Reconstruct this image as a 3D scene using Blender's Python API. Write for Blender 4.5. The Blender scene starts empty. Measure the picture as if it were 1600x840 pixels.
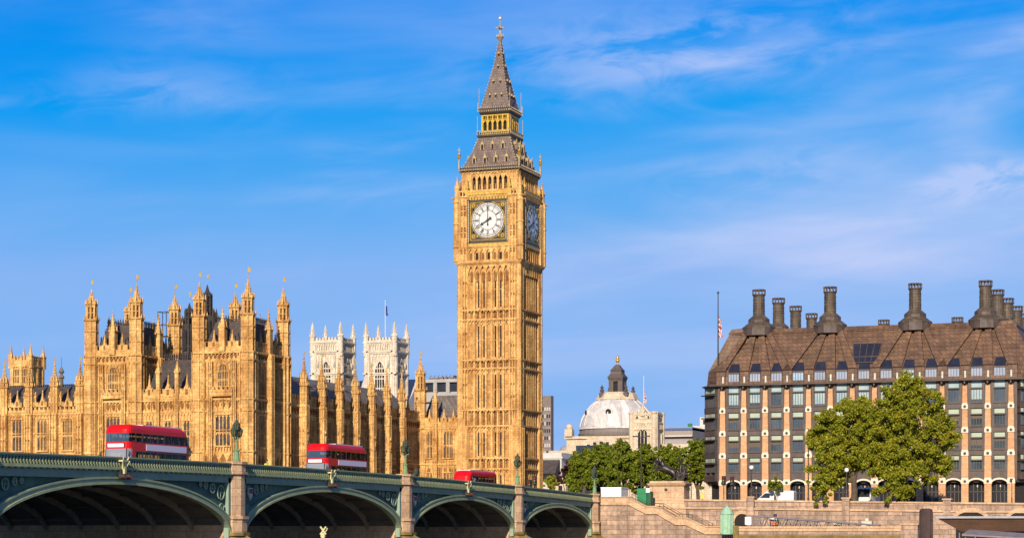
import bpy, bmesh, math, random
import numpy as np
from mathutils import Matrix, Vector
R = math.radians
rnd = random.Random(7)
SC = bpy.context.scene
COL = SC.collection

# ---------------------------------------------------------------- camera, sky, sun, exposure
# World axes: +x = downstream along the river, +y = inland (west), z up, water at z = 0.
FPX, CX, HZ, EYE, YAW = 3300.0, 800.0, 829.0, 6.0, R(20)
cam = bpy.data.cameras.new('camera')
cam_o = bpy.data.objects.new('camera', cam); COL.objects.link(cam_o)
cam.sensor_width = 36.0; cam.lens = FPX / 1600 * 36
cam.shift_y = (HZ - 420) / 1600
cam.clip_start = 0.5; cam.clip_end = 20000
cam_o.location = (0, 0, EYE); cam_o.rotation_euler = (R(90), 0, YAW)
SC.camera = cam_o

SUN_EL, SUN_OFF = R(24), R(8)
sdir = Vector((math.sin(SUN_OFF) * math.cos(SUN_EL), -math.cos(SUN_OFF) * math.cos(SUN_EL), math.sin(SUN_EL)))
w = bpy.data.worlds.new('World'); SC.world = w; w.use_nodes = True
nt = w.node_tree; nt.nodes.clear(); N = nt.nodes.new; Lk = nt.links.new
sky = N('ShaderNodeTexSky'); sky.sky_type = 'NISHITA'; sky.sun_disc = False
sky.sun_elevation = SUN_EL; sky.sun_rotation = math.atan2(sdir.x, sdir.y)
sky.air_density = 1.0; sky.dust_density = 0.35; sky.ozone_density = 2.5; sky.altitude = 0
hs = N('ShaderNodeHueSaturation'); hs.inputs['Saturation'].default_value = 1.35; hs.inputs['Value'].default_value = 1.0
Lk(sky.outputs[0], hs.inputs['Color'])
tint = N('ShaderNodeMix'); tint.data_type = 'RGBA'; tint.blend_type = 'MULTIPLY'; tint.inputs['Factor'].default_value = 1
Lk(hs.outputs[0], tint.inputs['A']); tint.inputs['B'].default_value = (.46, .56, .95, 1)
tc = N('ShaderNodeTexCoord')
mp = N('ShaderNodeMapping'); mp.vector_type = 'POINT'; mp.inputs['Rotation'].default_value = (0, R(5), -YAW)
Lk(tc.outputs['Generated'], mp.inputs[0])
def wnoise(scale3, detail, lo, hi, rough=.55, off=(0, 0, 0), dist=.6):
    m = N('ShaderNodeMapping'); m.inputs['Scale'].default_value = scale3; m.inputs['Location'].default_value = off
    n = N('ShaderNodeTexNoise'); n.inputs['Scale'].default_value = 1; n.inputs['Detail'].default_value = detail
    n.inputs['Roughness'].default_value = rough; n.inputs['Distortion'].default_value = dist
    r = N('ShaderNodeMapRange'); r.interpolation_type = 'SMOOTHSTEP'
    r.inputs['From Min'].default_value = lo; r.inputs['From Max'].default_value = hi
    Lk(mp.outputs[0], m.inputs[0]); Lk(m.outputs[0], n.inputs['Vector']); Lk(n.outputs[0], r.inputs['Value'])
    return r.outputs[0]
def wmath(op, a, b):
    m = N('ShaderNodeMath'); m.operation = op
    for i, q in enumerate((a, b)):
        if isinstance(q, (int, float)): m.inputs[i].default_value = q
        else: Lk(q, m.inputs[i])
    return m.outputs[0]
big = wnoise((5.5, 3, 17), 3, .44, .72, off=(3.1, 0, 1.7))
fine = wnoise((12, 6, 44), 6, .28, .8, .56, off=(.4, 2, .3), dist=1.0)
veil = wnoise((3.2, 2, 26), 4, .42, .7, .5, off=(7.3, 1, 4.2))
sx = N('ShaderNodeSeparateXYZ'); Lk(mp.outputs[0], sx.inputs[0])
rightw = N('ShaderNodeMapRange'); Lk(sx.outputs[0], rightw.inputs['Value'])
rightw.inputs['From Min'].default_value = -.22; rightw.inputs['From Max'].default_value = .18
rightw.inputs['To Min'].default_value = .26; rightw.inputs['To Max'].default_value = 1.0
bx3 = N('ShaderNodeVectorMath'); bx3.operation = 'MULTIPLY_ADD'; Lk(mp.outputs[0], bx3.inputs[0])      # a broad soft bank low on the right
bx3.inputs[1].default_value = (7.2, 0, 21); bx3.inputs[2].default_value = (-1.05, 0, -3.15)
bl3 = N('ShaderNodeVectorMath'); bl3.operation = 'LENGTH'; Lk(bx3.outputs[0], bl3.inputs[0])
bk3 = N('ShaderNodeMapRange'); bk3.interpolation_type = 'SMOOTHSTEP'; Lk(bl3.outputs['Value'], bk3.inputs['Value'])
for nm_, v_ in (('From Min', 1.5), ('From Max', .1), ('To Min', 0), ('To Max', .62)): bk3.inputs[nm_].default_value = v_
soft = wnoise((5, 2, 15), 4, .25, .75, .5, off=(1.3, 0, 2.2), dist=.8)
cl = wmath('ADD', wmath('MULTIPLY', wmath('MULTIPLY', big, fine), .5), wmath('MULTIPLY', veil, .28))
cl = wmath('ADD', cl, wmath('MULTIPLY', bk3.outputs[0], soft))
def bank(cx, cz, wx, wz, amp):
    v = N('ShaderNodeVectorMath'); v.operation = 'MULTIPLY_ADD'; Lk(mp.outputs[0], v.inputs[0])
    v.inputs[1].default_value = (1/wx, 0, 1/wz); v.inputs[2].default_value = (-cx/wx, 0, -cz/wz)
    l = N('ShaderNodeVectorMath'); l.operation = 'LENGTH'; Lk(v.outputs[0], l.inputs[0])
    r = N('ShaderNodeMapRange'); r.interpolation_type = 'SMOOTHSTEP'; Lk(l.outputs['Value'], r.inputs['Value'])
    for nm_, v_ in (('From Min', 1.6), ('From Max', .1), ('To Min', 0), ('To Max', amp)): r.inputs[nm_].default_value = v_
    return wmath('MULTIPLY', r.outputs[0], patchy)
patchy = wnoise((26, 9, 70), 7, .36, .66, .6, off=(2.1, 5, .7), dist=.7)
for b_ in ((.236, .170, .034, .010, .6), (.085, .243, .085, .018, .42), (-.152, .243, .05, .012, .4), (-.225, .24, .02, .003, .4), (.13, .185, .05, .012, .25)):
    cl = wmath('ADD', cl, bank(*b_))
cl = wmath('MULTIPLY', cl, rightw.outputs[0])
cl = wmath('MINIMUM', cl, .62)
mixc = N('ShaderNodeMix'); mixc.data_type = 'RGBA'
Lk(cl, mixc.inputs['Factor']); sp3 = N('ShaderNodeSeparateColor'); Lk(tint.outputs['Result'], sp3.inputs[0]); cb3 = N('ShaderNodeCombineColor')
rr3 = N('ShaderNodeMapRange'); Lk(sp3.outputs[0], rr3.inputs['Value'])
for nm_, v_ in (('From Min', .72), ('From Max', 1.45), ('To Min', .02), ('To Max', 1.65)): rr3.inputs[nm_].default_value = v_
def wsmin(a, lim, d):
    m = N('ShaderNodeMath'); m.operation = 'SMOOTH_MIN'; Lk(a, m.inputs[0]); m.inputs[1].default_value = lim; m.inputs[2].default_value = d
    return m.outputs[0]
Lk(wsmin(rr3.outputs[0], 2.1, .6), cb3.inputs[0]); Lk(wsmin(sp3.outputs[1], 3.25, 1.0), cb3.inputs[1]); Lk(wsmin(sp3.outputs[2], 6.2, 1.0), cb3.inputs[2])
Lk(cb3.outputs[0], mixc.inputs['A'])
mixc.inputs['B'].default_value = (4.5, 4.8, 6.7, 1)
bg = N('ShaderNodeBackground'); bg.inputs['Strength'].default_value = 0.106
Lk(mixc.outputs['Result'], bg.inputs['Color'])
wo = N('ShaderNodeOutputWorld'); Lk(bg.outputs[0], wo.inputs[0])

sl = bpy.data.lights.new('sun', 'SUN'); sl.energy = 5.0; sl.angle = R(0.5); sl.color = (1.0, 0.85, 0.66)
so = bpy.data.objects.new('sun', sl); COL.objects.link(so); so.rotation_euler = sdir.to_track_quat('Z', 'Y').to_euler()
so.location = (0, 0, 200)
vs = SC.view_settings; vs.view_transform = 'Standard'; vs.look = 'None'; vs.gamma = 1; vs.exposure = 0.45
vs.use_curve_mapping = False
SC.cycles.max_bounces = 6; SC.cycles.transparent_max_bounces = 12

def at(px, Y):
    """grid position of a sight line px at depth Y (surveying helper)"""
    X = (px - CX) / FPX * Y
    return (X * math.cos(YAW) - Y * math.sin(YAW), X * math.sin(YAW) + Y * math.cos(YAW))
def hz(py, Y): return EYE + (HZ - py) / FPX * Y
def depth(x, y): return -x * math.sin(YAW) + y * math.cos(YAW)
def x_on(px, y): return y * math.tan(math.atan((px - CX) / FPX) - YAW)      # where a sight line meets the plane y
def y_on(px, x): return x / math.tan(math.atan((px - CX) / FPX) - YAW)

# ---------------------------------------------------------------- mesh builder
class MB:
    def __init__(s): s.v = []; s.f = []; s.m = []; s.s = []; s.M = Matrix.Identity(4)
    def add(s, vs, fs, m=0, smooth=False):
        b = len(s.v); M = s.M
        s.v += [tuple(M @ Vector(p)) for p in vs]
        for f in fs: s.f.append(tuple(i + b for i in f)); s.m.append(m); s.s.append(smooth)
    def box(s, x0, x1, y0, y1, z0, z1, m=0):
        if x0 > x1: x0, x1 = x1, x0
        if y0 > y1: y0, y1 = y1, y0
        s.add([(x0,y0,z0),(x1,y0,z0),(x1,y1,z0),(x0,y1,z0),(x0,y0,z1),(x1,y0,z1),(x1,y1,z1),(x0,y1,z1)],
              [(3,2,1,0),(4,5,6,7),(0,1,5,4),(1,2,6,5),(2,3,7,6),(3,0,4,7)], m)
    def loft(s, rings, m=0, smooth=False, cap=True):
        """rings: list of (z, [(x,y)...]) counter-clockwise"""
        n = len(rings[0][1]); vs = []; fs = []
        for z, pts in rings: vs += [(p[0], p[1], z) for p in pts]
        for k in range(len(rings) - 1):
            for i in range(n):
                j = (i + 1) % n
                fs.append((k*n+i, k*n+j, (k+1)*n+j, (k+1)*n+i))
        s.add(vs, fs, m, smooth)
        if cap:
            z, p = rings[0]; s.add([(a[0], a[1], z) for a in p], [tuple(range(n))[::-1]], m)
            z, p = rings[-1]; s.add([(a[0], a[1], z) for a in p], [tuple(range(n))], m)
    def prism(s, pts, z0, z1, m=0): s.loft([(z0, pts), (z1, pts)], m)
    def polyxz(s, pts, y0, y1, m=0):
        """pts counter-clockwise seen from -y; solid from y0 (front) to y1"""
        n = len(pts)
        vs = [(p[0], y0, p[1]) for p in pts] + [(p[0], y1, p[1]) for p in pts]
        fs = [tuple(range(n)), tuple(range(2*n-1, n-1, -1))]
        for i in range(n):
            j = (i + 1) % n; fs.append((j, i, n+i, n+j))
        s.add(vs, fs, m)
    def tube(s, p, q, r0, r1=None, n=6, m=0, smooth=True):
        if r1 is None: r1 = r0
        p, q = Vector(p), Vector(q); d = (q - p)
        if d.length < 1e-6: return
        d.normalize(); a = d.orthogonal().normalized(); b = d.cross(a)
        vs = []
        for c, r in ((p, r0), (q, r1)):
            for i in range(n):
                t = 2 * math.pi * i / n; vs.append(c + (a * math.cos(t) + b * math.sin(t)) * r)
        fs = [(i, (i+1) % n, n + (i+1) % n, n + i) for i in range(n)]
        s.add(vs, fs, m, smooth); s.add(vs, [tuple(range(n))[::-1], tuple(range(n, 2*n))], m)
    def lathe(s, cx, cy, prof, n=16, m=0, smooth=False, cap=True):
        s.loft([(z, ngon(cx, cy, r, n)) for r, z in prof], m, smooth, cap)
    def ball(s, c, r, m=0, n=10, k=6, sq=(1, 1, 1)):
        vs = [(c[0], c[1], c[2] - r * sq[2])]; fs = []
        for a in range(1, k):
            t = math.pi * a / k
            for i in range(n):
                u = 2 * math.pi * i / n
                vs.append((c[0] + r*sq[0]*math.sin(t)*math.cos(u), c[1] + r*sq[1]*math.sin(t)*math.sin(u), c[2] - r*sq[2]*math.cos(t)))
        vs.append((c[0], c[1], c[2] + r * sq[2])); T = len(vs) - 1
        for i in range(n):
            j = (i+1) % n; fs.append((0, 1+j, 1+i)); fs.append((T, 1+(k-2)*n+i, 1+(k-2)*n+j))
            for a in range(k-2): fs.append((1+a*n+i, 1+a*n+j, 1+(a+1)*n+j, 1+(a+1)*n+i))
        s.add(vs, fs, m, True)
    def pyr(s, x, y, h, z0, z1, m=0):
        s.add([(x-h,y-h,z0),(x+h,y-h,z0),(x+h,y+h,z0),(x-h,y+h,z0),(x,y,z1)], [(3,2,1,0),(0,1,4),(1,2,4),(2,3,4),(3,0,4)], m)
    def build(s, name, mats, parent=None, loc=None):
        me = bpy.data.meshes.new(name)
        off = Vector(parent_world(parent)) if parent else Vector((0, 0, 0))
        if loc is not None: off = off + Vector(loc)
        me.from_pydata([tuple(Vector(p) - off) for p in s.v], [], s.f)
        for mt in (mats if isinstance(mats, (list, tuple)) else [mats]): me.materials.append(mt)
        me.polygons.foreach_set('material_index', s.m); me.polygons.foreach_set('use_smooth', s.s)
        me.update()
        o = bpy.data.objects.new(name, me); COL.objects.link(o)
        if parent: o.parent = parent
        if loc is not None: o.location = loc
        return o
def parent_world(o):
    p = Vector((0, 0, 0))
    while o is not None: p += Vector(o.location); o = o.parent
    return p
def ngon(cx, cy, r, n, rot=None):
    rot = math.pi / n if rot is None else rot
    return [(cx + r * math.cos(rot + 2*math.pi*i/n), cy + r * math.sin(rot + 2*math.pi*i/n)) for i in range(n)]
def sq(cx, cy, h, h2=None):
    h2 = h if h2 is None else h2
    return [(cx-h, cy-h2), (cx+h, cy-h2), (cx+h, cy+h2), (cx-h, cy+h2)]
def T(x, y, z=0): return Matrix.Translation((x, y, z))
def RZ(d): return Matrix.Rotation(R(d), 4, 'Z')

def thing(name, label, cat, loc=(0, 0, 0), group=None, rz=0):
    o = bpy.data.objects.new(name, None); COL.objects.link(o); o.empty_display_size = .5
    o.location = loc; o.rotation_euler = (0, 0, rz)
    return tag(o, label, cat, group)
def tag(o, label, cat, group=None):
    o['label'] = label; o['category'] = cat
    if group: o['group'] = group
    return o
def struct(o, kind='structure'): o['kind'] = kind; return o
def dup(root, loc, label, rz=None):
    def cp(o, par):
        c = o.copy(); COL.objects.link(c); c.parent = par
        for ch in list(o.children): cp(ch, c)
        return c
    c = cp(root, None); c.location = loc; c['label'] = label
    if rz is not None: c.rotation_euler = (0, 0, rz)
    return c

# ---------------------------------------------------------------- materials
def base_mat(name, rough=.8, metal=0.0, spec=.3):
    m = bpy.data.materials.new(name); m.use_nodes = True
    b = m.node_tree.nodes['Principled BSDF']
    b.inputs['Roughness'].default_value = rough; b.inputs['Metallic'].default_value = metal
    b.inputs['Specular IOR Level'].default_value = spec
    return m, m.node_tree, b
def nmix(t, fac, a, b, mode='MIX'):
    n = t.nodes.new('ShaderNodeMix'); n.data_type = 'RGBA'; n.blend_type = mode
    for k, q in (('Factor', fac), ('A', a), ('B', b)):
        if isinstance(q, (int, float)): n.inputs[k].default_value = q
        elif isinstance(q, tuple): n.inputs[k].default_value = (*q[:3], 1)
        else: t.links.new(q, n.inputs[k])
    return n.outputs['Result']
def nnoise(t, vec, scale, detail=4, rough=.6, lo=.35, hi=.65):
    n = t.nodes.new('ShaderNodeTexNoise'); n.inputs['Scale'].default_value = scale
    n.inputs['Detail'].default_value = detail; n.inputs['Roughness'].default_value = rough
    t.links.new(vec, n.inputs['Vector'])
    r = t.nodes.new('ShaderNodeMapRange'); r.inputs['From Min'].default_value = lo; r.inputs['From Max'].default_value = hi
    t.links.new(n.outputs[0], r.inputs['Value']); return r.outputs[0]
def nmap(t, vec, scale):
    n = t.nodes.new('ShaderNodeMapping'); n.inputs['Scale'].default_value = scale
    t.links.new(vec, n.inputs[0]); return n.outputs[0]
def wallvec(t):
    """(x+y, z) of the object's own coordinates: runs along any upright wall of the grid"""
    c = t.nodes.new('ShaderNodeTexCoord'); s = t.nodes.new('ShaderNodeSeparateXYZ'); t.links.new(c.outputs['Object'], s.inputs[0])
    a = t.nodes.new('ShaderNodeMath'); a.operation = 'ADD'; t.links.new(s.outputs[0], a.inputs[0]); t.links.new(s.outputs[1], a.inputs[1])
    k = t.nodes.new('ShaderNodeCombineXYZ'); t.links.new(a.outputs[0], k.inputs[0]); t.links.new(s.outputs[2], k.inputs[1])
    return c.outputs['Object'], k.outputs[0]
def stone(name, c1, c2, dark, bw=1.0, bh=.45, mortar=.55, stain=.45, bump=.35, rough=.9, sq_=.5, msize=.03, var=.12):
    m, t, b = base_mat(name, rough, 0, .2)
    obj, wv = wallvec(t)
    col = nmix(t, nnoise(t, obj, .35, 5), c1, c2)
    fine = nnoise(t, obj, 2.6, 6, .72, .40, .70)
    col = nmix(t, nmath(t, fine, .6), col, dark)
    br = t.nodes.new('ShaderNodeTexBrick'); t.links.new(wv, br.inputs['Vector'])
    br.inputs['Scale'].default_value = 1; br.inputs['Brick Width'].default_value = bw; br.inputs['Row Height'].default_value = bh
    br.inputs['Mortar Size'].default_value = msize; br.inputs['Mortar Smooth'].default_value = .3; br.offset = sq_
    br.inputs['Color1'].default_value = (1 - var,) * 3 + (1,); br.inputs['Color2'].default_value = (1 + var*.9, 1 + var*.75, 1 + var*.5, 1)
    br.inputs['Mortar'].default_value = (mortar, mortar, mortar, 1)
    col = nmix(t, 1.0, col, br.outputs['Color'], 'MULTIPLY')
    streak = nnoise(t, nmap(t, obj, (1.3, 1.3, .1)), 1.0, 4, .6, .48, .75)
    col = nmix(t, nmath(t, streak, stain), col, dark)
    t.links.new(col, b.inputs['Base Color'])
    bp = t.nodes.new('ShaderNodeBump'); bp.inputs['Strength'].default_value = bump; bp.inputs['Distance'].default_value = .05
    t.links.new(fine, bp.inputs['Height']); t.links.new(bp.outputs[0], b.inputs['Normal'])
    return m
def nmath(t, a, k, op='MULTIPLY'):
    n = t.nodes.new('ShaderNodeMath'); n.operation = op; t.links.new(a, n.inputs[0]); n.inputs[1].default_value = k
    return n.outputs[0]
def plain(name, c1, c2=None, scale=2.0, rough=.6, metal=0.0, spec=.4, bump=0):
    m, t, b = base_mat(name, rough, metal, spec)
    c2 = c2 or tuple(x * .75 for x in c1)
    tcn = t.nodes.new('ShaderNodeTexCoord')
    n = nnoise(t, tcn.outputs['Object'], scale, 5, .65)
    t.links.new(nmix(t, n, c1, c2), b.inputs['Base Color'])
    if bump:
        bp = t.nodes.new('ShaderNodeBump'); bp.inputs['Strength'].default_value = bump; bp.inputs['Distance'].default_value = .05
        t.links.new(n, bp.inputs['Height']); t.links.new(bp.outputs[0], b.inputs['Normal'])
    return m
def glassy(name, c1, c2, rough=.08, scale=.7):
    m = plain(name, c1, c2, scale, rough, 0, .8); return m
def tiles(name, c1, c2, dark, bw, bh, mortar=.5, msize=.03, rough=.75, scale=.8, streak=.3, spec=.3):
    m, t, b = base_mat(name, rough, 0, spec)
    obj, wv = wallvec(t)
    col = nmix(t, nnoise(t, obj, scale, 5), c1, c2)
    br = t.nodes.new('ShaderNodeTexBrick'); t.links.new(wv, br.inputs['Vector'])
    br.inputs['Scale'].default_value = 1; br.inputs['Brick Width'].default_value = bw; br.inputs['Row Height'].default_value = bh
    br.inputs['Mortar Size'].default_value = msize; br.inputs['Mortar Smooth'].default_value = .2
    br.inputs['Color1'].default_value = (.75, .75, .75, 1); br.inputs['Color2'].default_value = (1.2, 1.17, 1.12, 1)
    br.inputs['Mortar'].default_value = (mortar,) * 3 + (1,)
    col = nmix(t, 1.0, col, br.outputs['Color'], 'MULTIPLY')
    st = nnoise(t, nmap(t, obj, (1.2, 1.2, .15)), 1.0, 4, .6, .45, .75)
    col = nmix(t, nmath(t, st, streak), col, dark)
    t.links.new(col, b.inputs['Base Color']); return m
def leafmat(name, cols, trans=.35):
    m, t, b = base_mat(name, .55, 0, .3)
    g = t.nodes.new('ShaderNodeNewGeometry'); r = t.nodes.new('ShaderNodeValToRGB')
    el = r.color_ramp.elements
    while len(el) < len(cols): el.new(.5)
    for i, c in enumerate(cols): el[i].position = i / (len(cols) - 1); el[i].color = (*c, 1)
    t.links.new(g.outputs['Random Per Island'], r.inputs[0])
    tcn = t.nodes.new('ShaderNodeTexCoord')
    n = nnoise(t, tcn.outputs['Object'], .5, 3, .5, .4, .6)
    col = nmix(t, nmath(t, n, .45), r.outputs[0], cols[-1])
    t.links.new(col, b.inputs['Base Color'])
    tr = t.nodes.new('ShaderNodeBsdfTranslucent'); t.links.new(col, tr.inputs[0])
    mx = t.nodes.new('ShaderNodeMixShader'); mx.inputs[0].default_value = trans
    t.links.new(b.outputs[0], mx.inputs[1]); t.links.new(tr.outputs[0], mx.inputs[2])
    t.links.new(mx.outputs[0], t.nodes['Material Output'].inputs[0])
    return m
def seeglass(name, tint, k=.5, spec=.7):
    m, t, b = base_mat(name, .05, 0, spec); b.inputs['Base Color'].default_value = (*tint, 1)
    tr = t.nodes.new('ShaderNodeBsdfTransparent'); tr.inputs[0].default_value = (.8, .85, .85, 1)
    mx = t.nodes.new('ShaderNodeMixShader'); mx.inputs[0].default_value = k
    t.links.new(b.outputs[0], mx.inputs[1]); t.links.new(tr.outputs[0], mx.inputs[2])
    t.links.new(mx.outputs[0], t.nodes['Material Output'].inputs[0]); return m

HONEY = stone('honey_limestone', (.78, .50, .19), (.48, .255, .08), (.13, .055, .02), 1.1, .5, .74, .66)
TOWER_STONE = stone('tower_limestone', (.79, .505, .195), (.53, .285, .095), (.14, .06, .02), .9, .42, .76, .62)
CARVED_SHADE = stone('carved_recess_shade', (.33, .16, .05), (.22, .095, .03), (.08, .035, .015), .45, .45, .6, .5, .6)  # carved limestone darkened so its colour carries the shade of recesses and niches
SLATE = tiles('dark_slate', (.085, .068, .062), (.055, .046, .045), (.03, .025, .025), .45, .3, .55, .03)
GREYLEAD = tiles('grey_lead', (.17, .15, .14), (.12, .105, .10), (.06, .05, .05), .5, 2.2, .6, .05)
IRONROOF = tiles('cast_iron_roof', (.185, .14, .12), (.13, .098, .085), (.06, .045, .04), .42, .5, .55, .05, .6)
GOLD = plain('gilded_metal', (.72, .46, .07), (.42, .24, .03), 2.5, .35, .55, .5)
GILT_STONE = plain('gilded_stone', (.55, .36, .06), (.30, .19, .03), 1.8, .5, .2, .4)
IRON = plain('dark_iron', (.035, .03, .028), (.06, .05, .045), 3, .5, .3)
DARK = plain('dark_void', (.012, .010, .010), (.02, .016, .014), 1, .9)
PGLASS = plain('leaded_glass', (.10, .08, .07), (.035, .028, .026), 1.3, .3, 0, .3)
GRANITE = stone('pink_granite', (.60, .42, .27), (.50, .335, .205), (.24, .14, .08), 1.7, .75, .6, .35, .2, .8)
GRANITE_W = stone('worn_granite', (.47, .335, .25), (.34, .245, .19), (.12, .08, .055), 1.9, .62, .45, .8, .4, .85, .5, .035, .24)
ALGAE = plain('algae_stone', (.24, .165, .05), (.10, .085, .035), .9, .9, 0, .2, .3)
BGREEN = plain('bridge_green_paint', (.25, .33, .25), (.19, .265, .205), .8, .65, 0, .15)
BGREEN_SHADE = plain('bridge_green_shade', (.075, .145, .12), (.055, .105, .09), .9, .65, 0, .15)  # shaded copy of the bridge green, painted into recesses and undercuts
BGREEN_LIT = plain('bridge_green_lit', (.36, .40, .22), (.27, .31, .18), 1.1, .65, 0, .15)  # sunlit copy of the bridge green, light painted onto mouldings and fins
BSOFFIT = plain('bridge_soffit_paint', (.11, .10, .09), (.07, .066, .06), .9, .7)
ASPHALT = plain('asphalt', (.055, .053, .05), (.04, .04, .04), 3, .9)
PAVE = plain('pavement_stone', (.30, .27, .23), (.24, .22, .19), 1.5, .85)
# ================================================================ ground, water, roads
def water_mat():
    m, t, b = base_mat('river_water', .08, 0, .5)
    b.inputs['Base Color'].default_value = (.045, .045, .03, 1)
    c = t.nodes.new('ShaderNodeTexCoord')
    n = nnoise(t, c.outputs['Object'], .35, 6, .6, 0, 1)
    bp = t.nodes.new('ShaderNodeBump'); bp.inputs['Strength'].default_value = .5; bp.inputs['Distance'].default_value = .4
    t.links.new(n, bp.inputs['Height']); t.links.new(bp.outputs[0], b.inputs['Normal']); return m
mb = MB(); mb.add([(-6000, -3000, 0), (6000, -3000, 0), (6000, 285, 0), (-6000, 285, 0)], [(0, 1, 2, 3)])
struct(mb.build('water', water_mat()))
mb = MB()      # one land sheet: low palace side, higher street side, all on the same grid
mb.add([(-6000, 284, 4.8), (-112, 284, 4.8), (-112, 6000, 4.8), (-6000, 6000, 4.8)], [(0, 1, 2, 3)])
mb.add([(-112, 275, 9.2), (6000, 275, 9.2), (6000, 6000, 9.2), (-112, 6000, 9.2)], [(0, 1, 2, 3)])
mb.add([(-112, 275, 4.8), (-112, 275, 9.2), (-112, 6000, 9.2), (-112, 6000, 4.8)], [(0, 1, 2, 3)])
struct(mb.build('ground', PAVE))
mb = MB(); mb.box(-400, 400, -80, 8, -1, 4.3); struct(mb.build('promenade', PAVE))
mb = MB(); mb.add([(-107, 269, 9.26), (-90, 269, 9.26), (-90, 900, 9.26), (-107, 900, 9.26)], [(0, 1, 2, 3)])
mb.add([(-90, 279, 9.26), (400, 279, 9.26), (400, 297, 9.26), (-90, 297, 9.26)], [(0, 1, 2, 3)])
struct(mb.build('road', ASPHALT))
mb = MB(); mb.box(-700, -112.2, 283.4, 285.4, -1, 7.2)
o = mb.build('terrace_wall', GRANITE_W); tag(o, 'low granite terrace wall along the water below the honey stone palace', 'wall')

# ================================================================ the iron arch bridge
XN, XF, YB = -86.0, -112.0, 268.8
PT = [0, 30.3, 64.9, 102.9, 142.5, 180.5, 215.1, 245.4]
def ztop(t): d = t - 98; return 11.95 - (1.15e-4 if d < 0 else 1.6e-4) * d * d
bridge = thing('arch_bridge', 'green painted iron arch bridge with stone piers carrying the red buses', 'bridge', (-99, 146, 0))
SPR = 5.4
def arch_z(i, y, lift=0.0, wid=0.0):
    """height of the intrados of span i at y (lifted/widened for the extrados)"""
    c = YB - (PT[i] + PT[i+1]) / 2; a = (PT[i+1] - PT[i]) / 2 - 1.25 + wid
    b = ztop((PT[i] + PT[i+1]) / 2) - 2.13 - SPR + lift
    q = max(0.0, 1 - ((y - c) / a) ** 2); return SPR + b * math.sqrt(q)
def spans_y(i, n=44, wid=0.0):
    c = YB - (PT[i] + PT[i+1]) / 2; a = (PT[i+1] - PT[i]) / 2 - 1.25 + wid
    return [c + a * math.cos(math.pi * k / n) for k in range(n + 1)]          # descending y
def strip(mb, ys, zl, zh, x0, x1, m=0):
    """solid ribbon between two height functions, from x0 to x1 (x0 > x1 is nearer)"""
    for a, b in zip(ys[:-1], ys[1:]):
        A0, A1, B0, B1 = zl(a), zh(a), zl(b), zh(b)
        vs = [(x0,a,A0),(x0,b,B0),(x0,b,B1),(x0,a,A1),(x1,a,A0),(x1,b,B0),(x1,b,B1),(x1,a,A1)]
        mb.add(vs, [(0,3,2,1),(4,5,6,7),(0,1,5,4),(3,7,6,2)], m)
ring = MB(); spand = MB(); ribs = MB(); soff = MB(); tracery = MB()
for i in range(7):
    ys = spans_y(i)
    ext = lambda y: max(arch_z(i, y, .50, 1.1), arch_z(i, y) + .42)
    for sx_, xx in ((1, XN), (-1, XF)):
        strip(ring, ys, lambda y: arch_z(i, y), ext, xx, xx - sx_ * .5)
        strip(ring, ys, lambda y: arch_z(i, y) - .05, lambda y: arch_z(i, y) + .14, xx + sx_ * .12, xx, 1)
        strip(ring, ys, lambda y: ext(y) - .1, lambda y: ext(y) + .05, xx + sx_ * .07, xx, 1)
        yw = [YB - PT[i] - 1.2 + (-(PT[i+1] - PT[i]) + 2.4) * k / 40 for k in range(41)]
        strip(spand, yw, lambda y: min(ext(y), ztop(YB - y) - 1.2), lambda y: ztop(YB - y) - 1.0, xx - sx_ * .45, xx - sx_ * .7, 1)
        strip(spand, yw, lambda y: max(ext(y) - .02, ztop(YB - y) - 1.72), lambda y: ztop(YB - y) - 1.1, xx - sx_ * .03, xx - sx_ * .5)
        for e in (0, 1):       # upright frames beside the piers
            y0 = YB - PT[i] - 1.2 if e == 0 else YB - PT[i+1] + 1.2
            d = -.45 if e == 0 else .45
            spand.box(xx - sx_ * .5, xx - sx_ * .03, y0, y0 + d, SPR, ztop(YB - y0) - 1.3)
            # tracery circles in the spandrel
            for rr, dy, dz in ((.62, 1.35, 2.6), (.42, 2.9, 2.25), (.28, 4.1, 2.05), (.5, 1.25, 3.95), (.2, 5.0, 1.95)):
                cyy = y0 + (-dy if e == 0 else dy); czz = ztop(YB - y0) - dz
                if czz - rr < ext(cyy) - .12 and rr > .25: rr = max(.16, czz - ext(cyy) + .05)
                pts = [(cyy + rr * math.cos(2*math.pi*k/14), czz + rr * math.sin(2*math.pi*k/14)) for k in range(14)]
                for k in range(14):
                    p, q = pts[k], pts[(k+1) % 14]
                    tracery.tube((xx - sx_*.3, p[0], p[1]), (xx - sx_*.3, q[0], q[1]), .07, n=4)
                for k in range(4):
                    p = pts[int(k*3.5)]; tracery.tube((xx - sx_*.32, cyy, czz), (xx - sx_*.32, p[0], p[1]), .05, n=4)
    for k in range(1, 7):
        x = XN + (XF - XN) * k / 7
        strip(ribs, ys, lambda y: arch_z(i, y) + .05, lambda y: arch_z(i, y) + .5, x + .16, x - .16)
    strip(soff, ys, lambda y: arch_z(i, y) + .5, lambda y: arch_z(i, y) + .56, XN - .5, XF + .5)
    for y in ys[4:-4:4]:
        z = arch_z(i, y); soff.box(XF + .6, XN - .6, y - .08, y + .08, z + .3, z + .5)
ring.build('arch_ring', [BGREEN, BGREEN_LIT], bridge); spand.build('spandrel', [BGREEN, BGREEN_SHADE], bridge)
tracery.build('spandrel_tracery', BGREEN, bridge)
ribs.build('arch_ribs', plain('bridge_rib_paint', (.26, .24, .20), (.20, .185, .16), 1, .6), bridge); soff.build('soffit', BSOFFIT, bridge)
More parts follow.
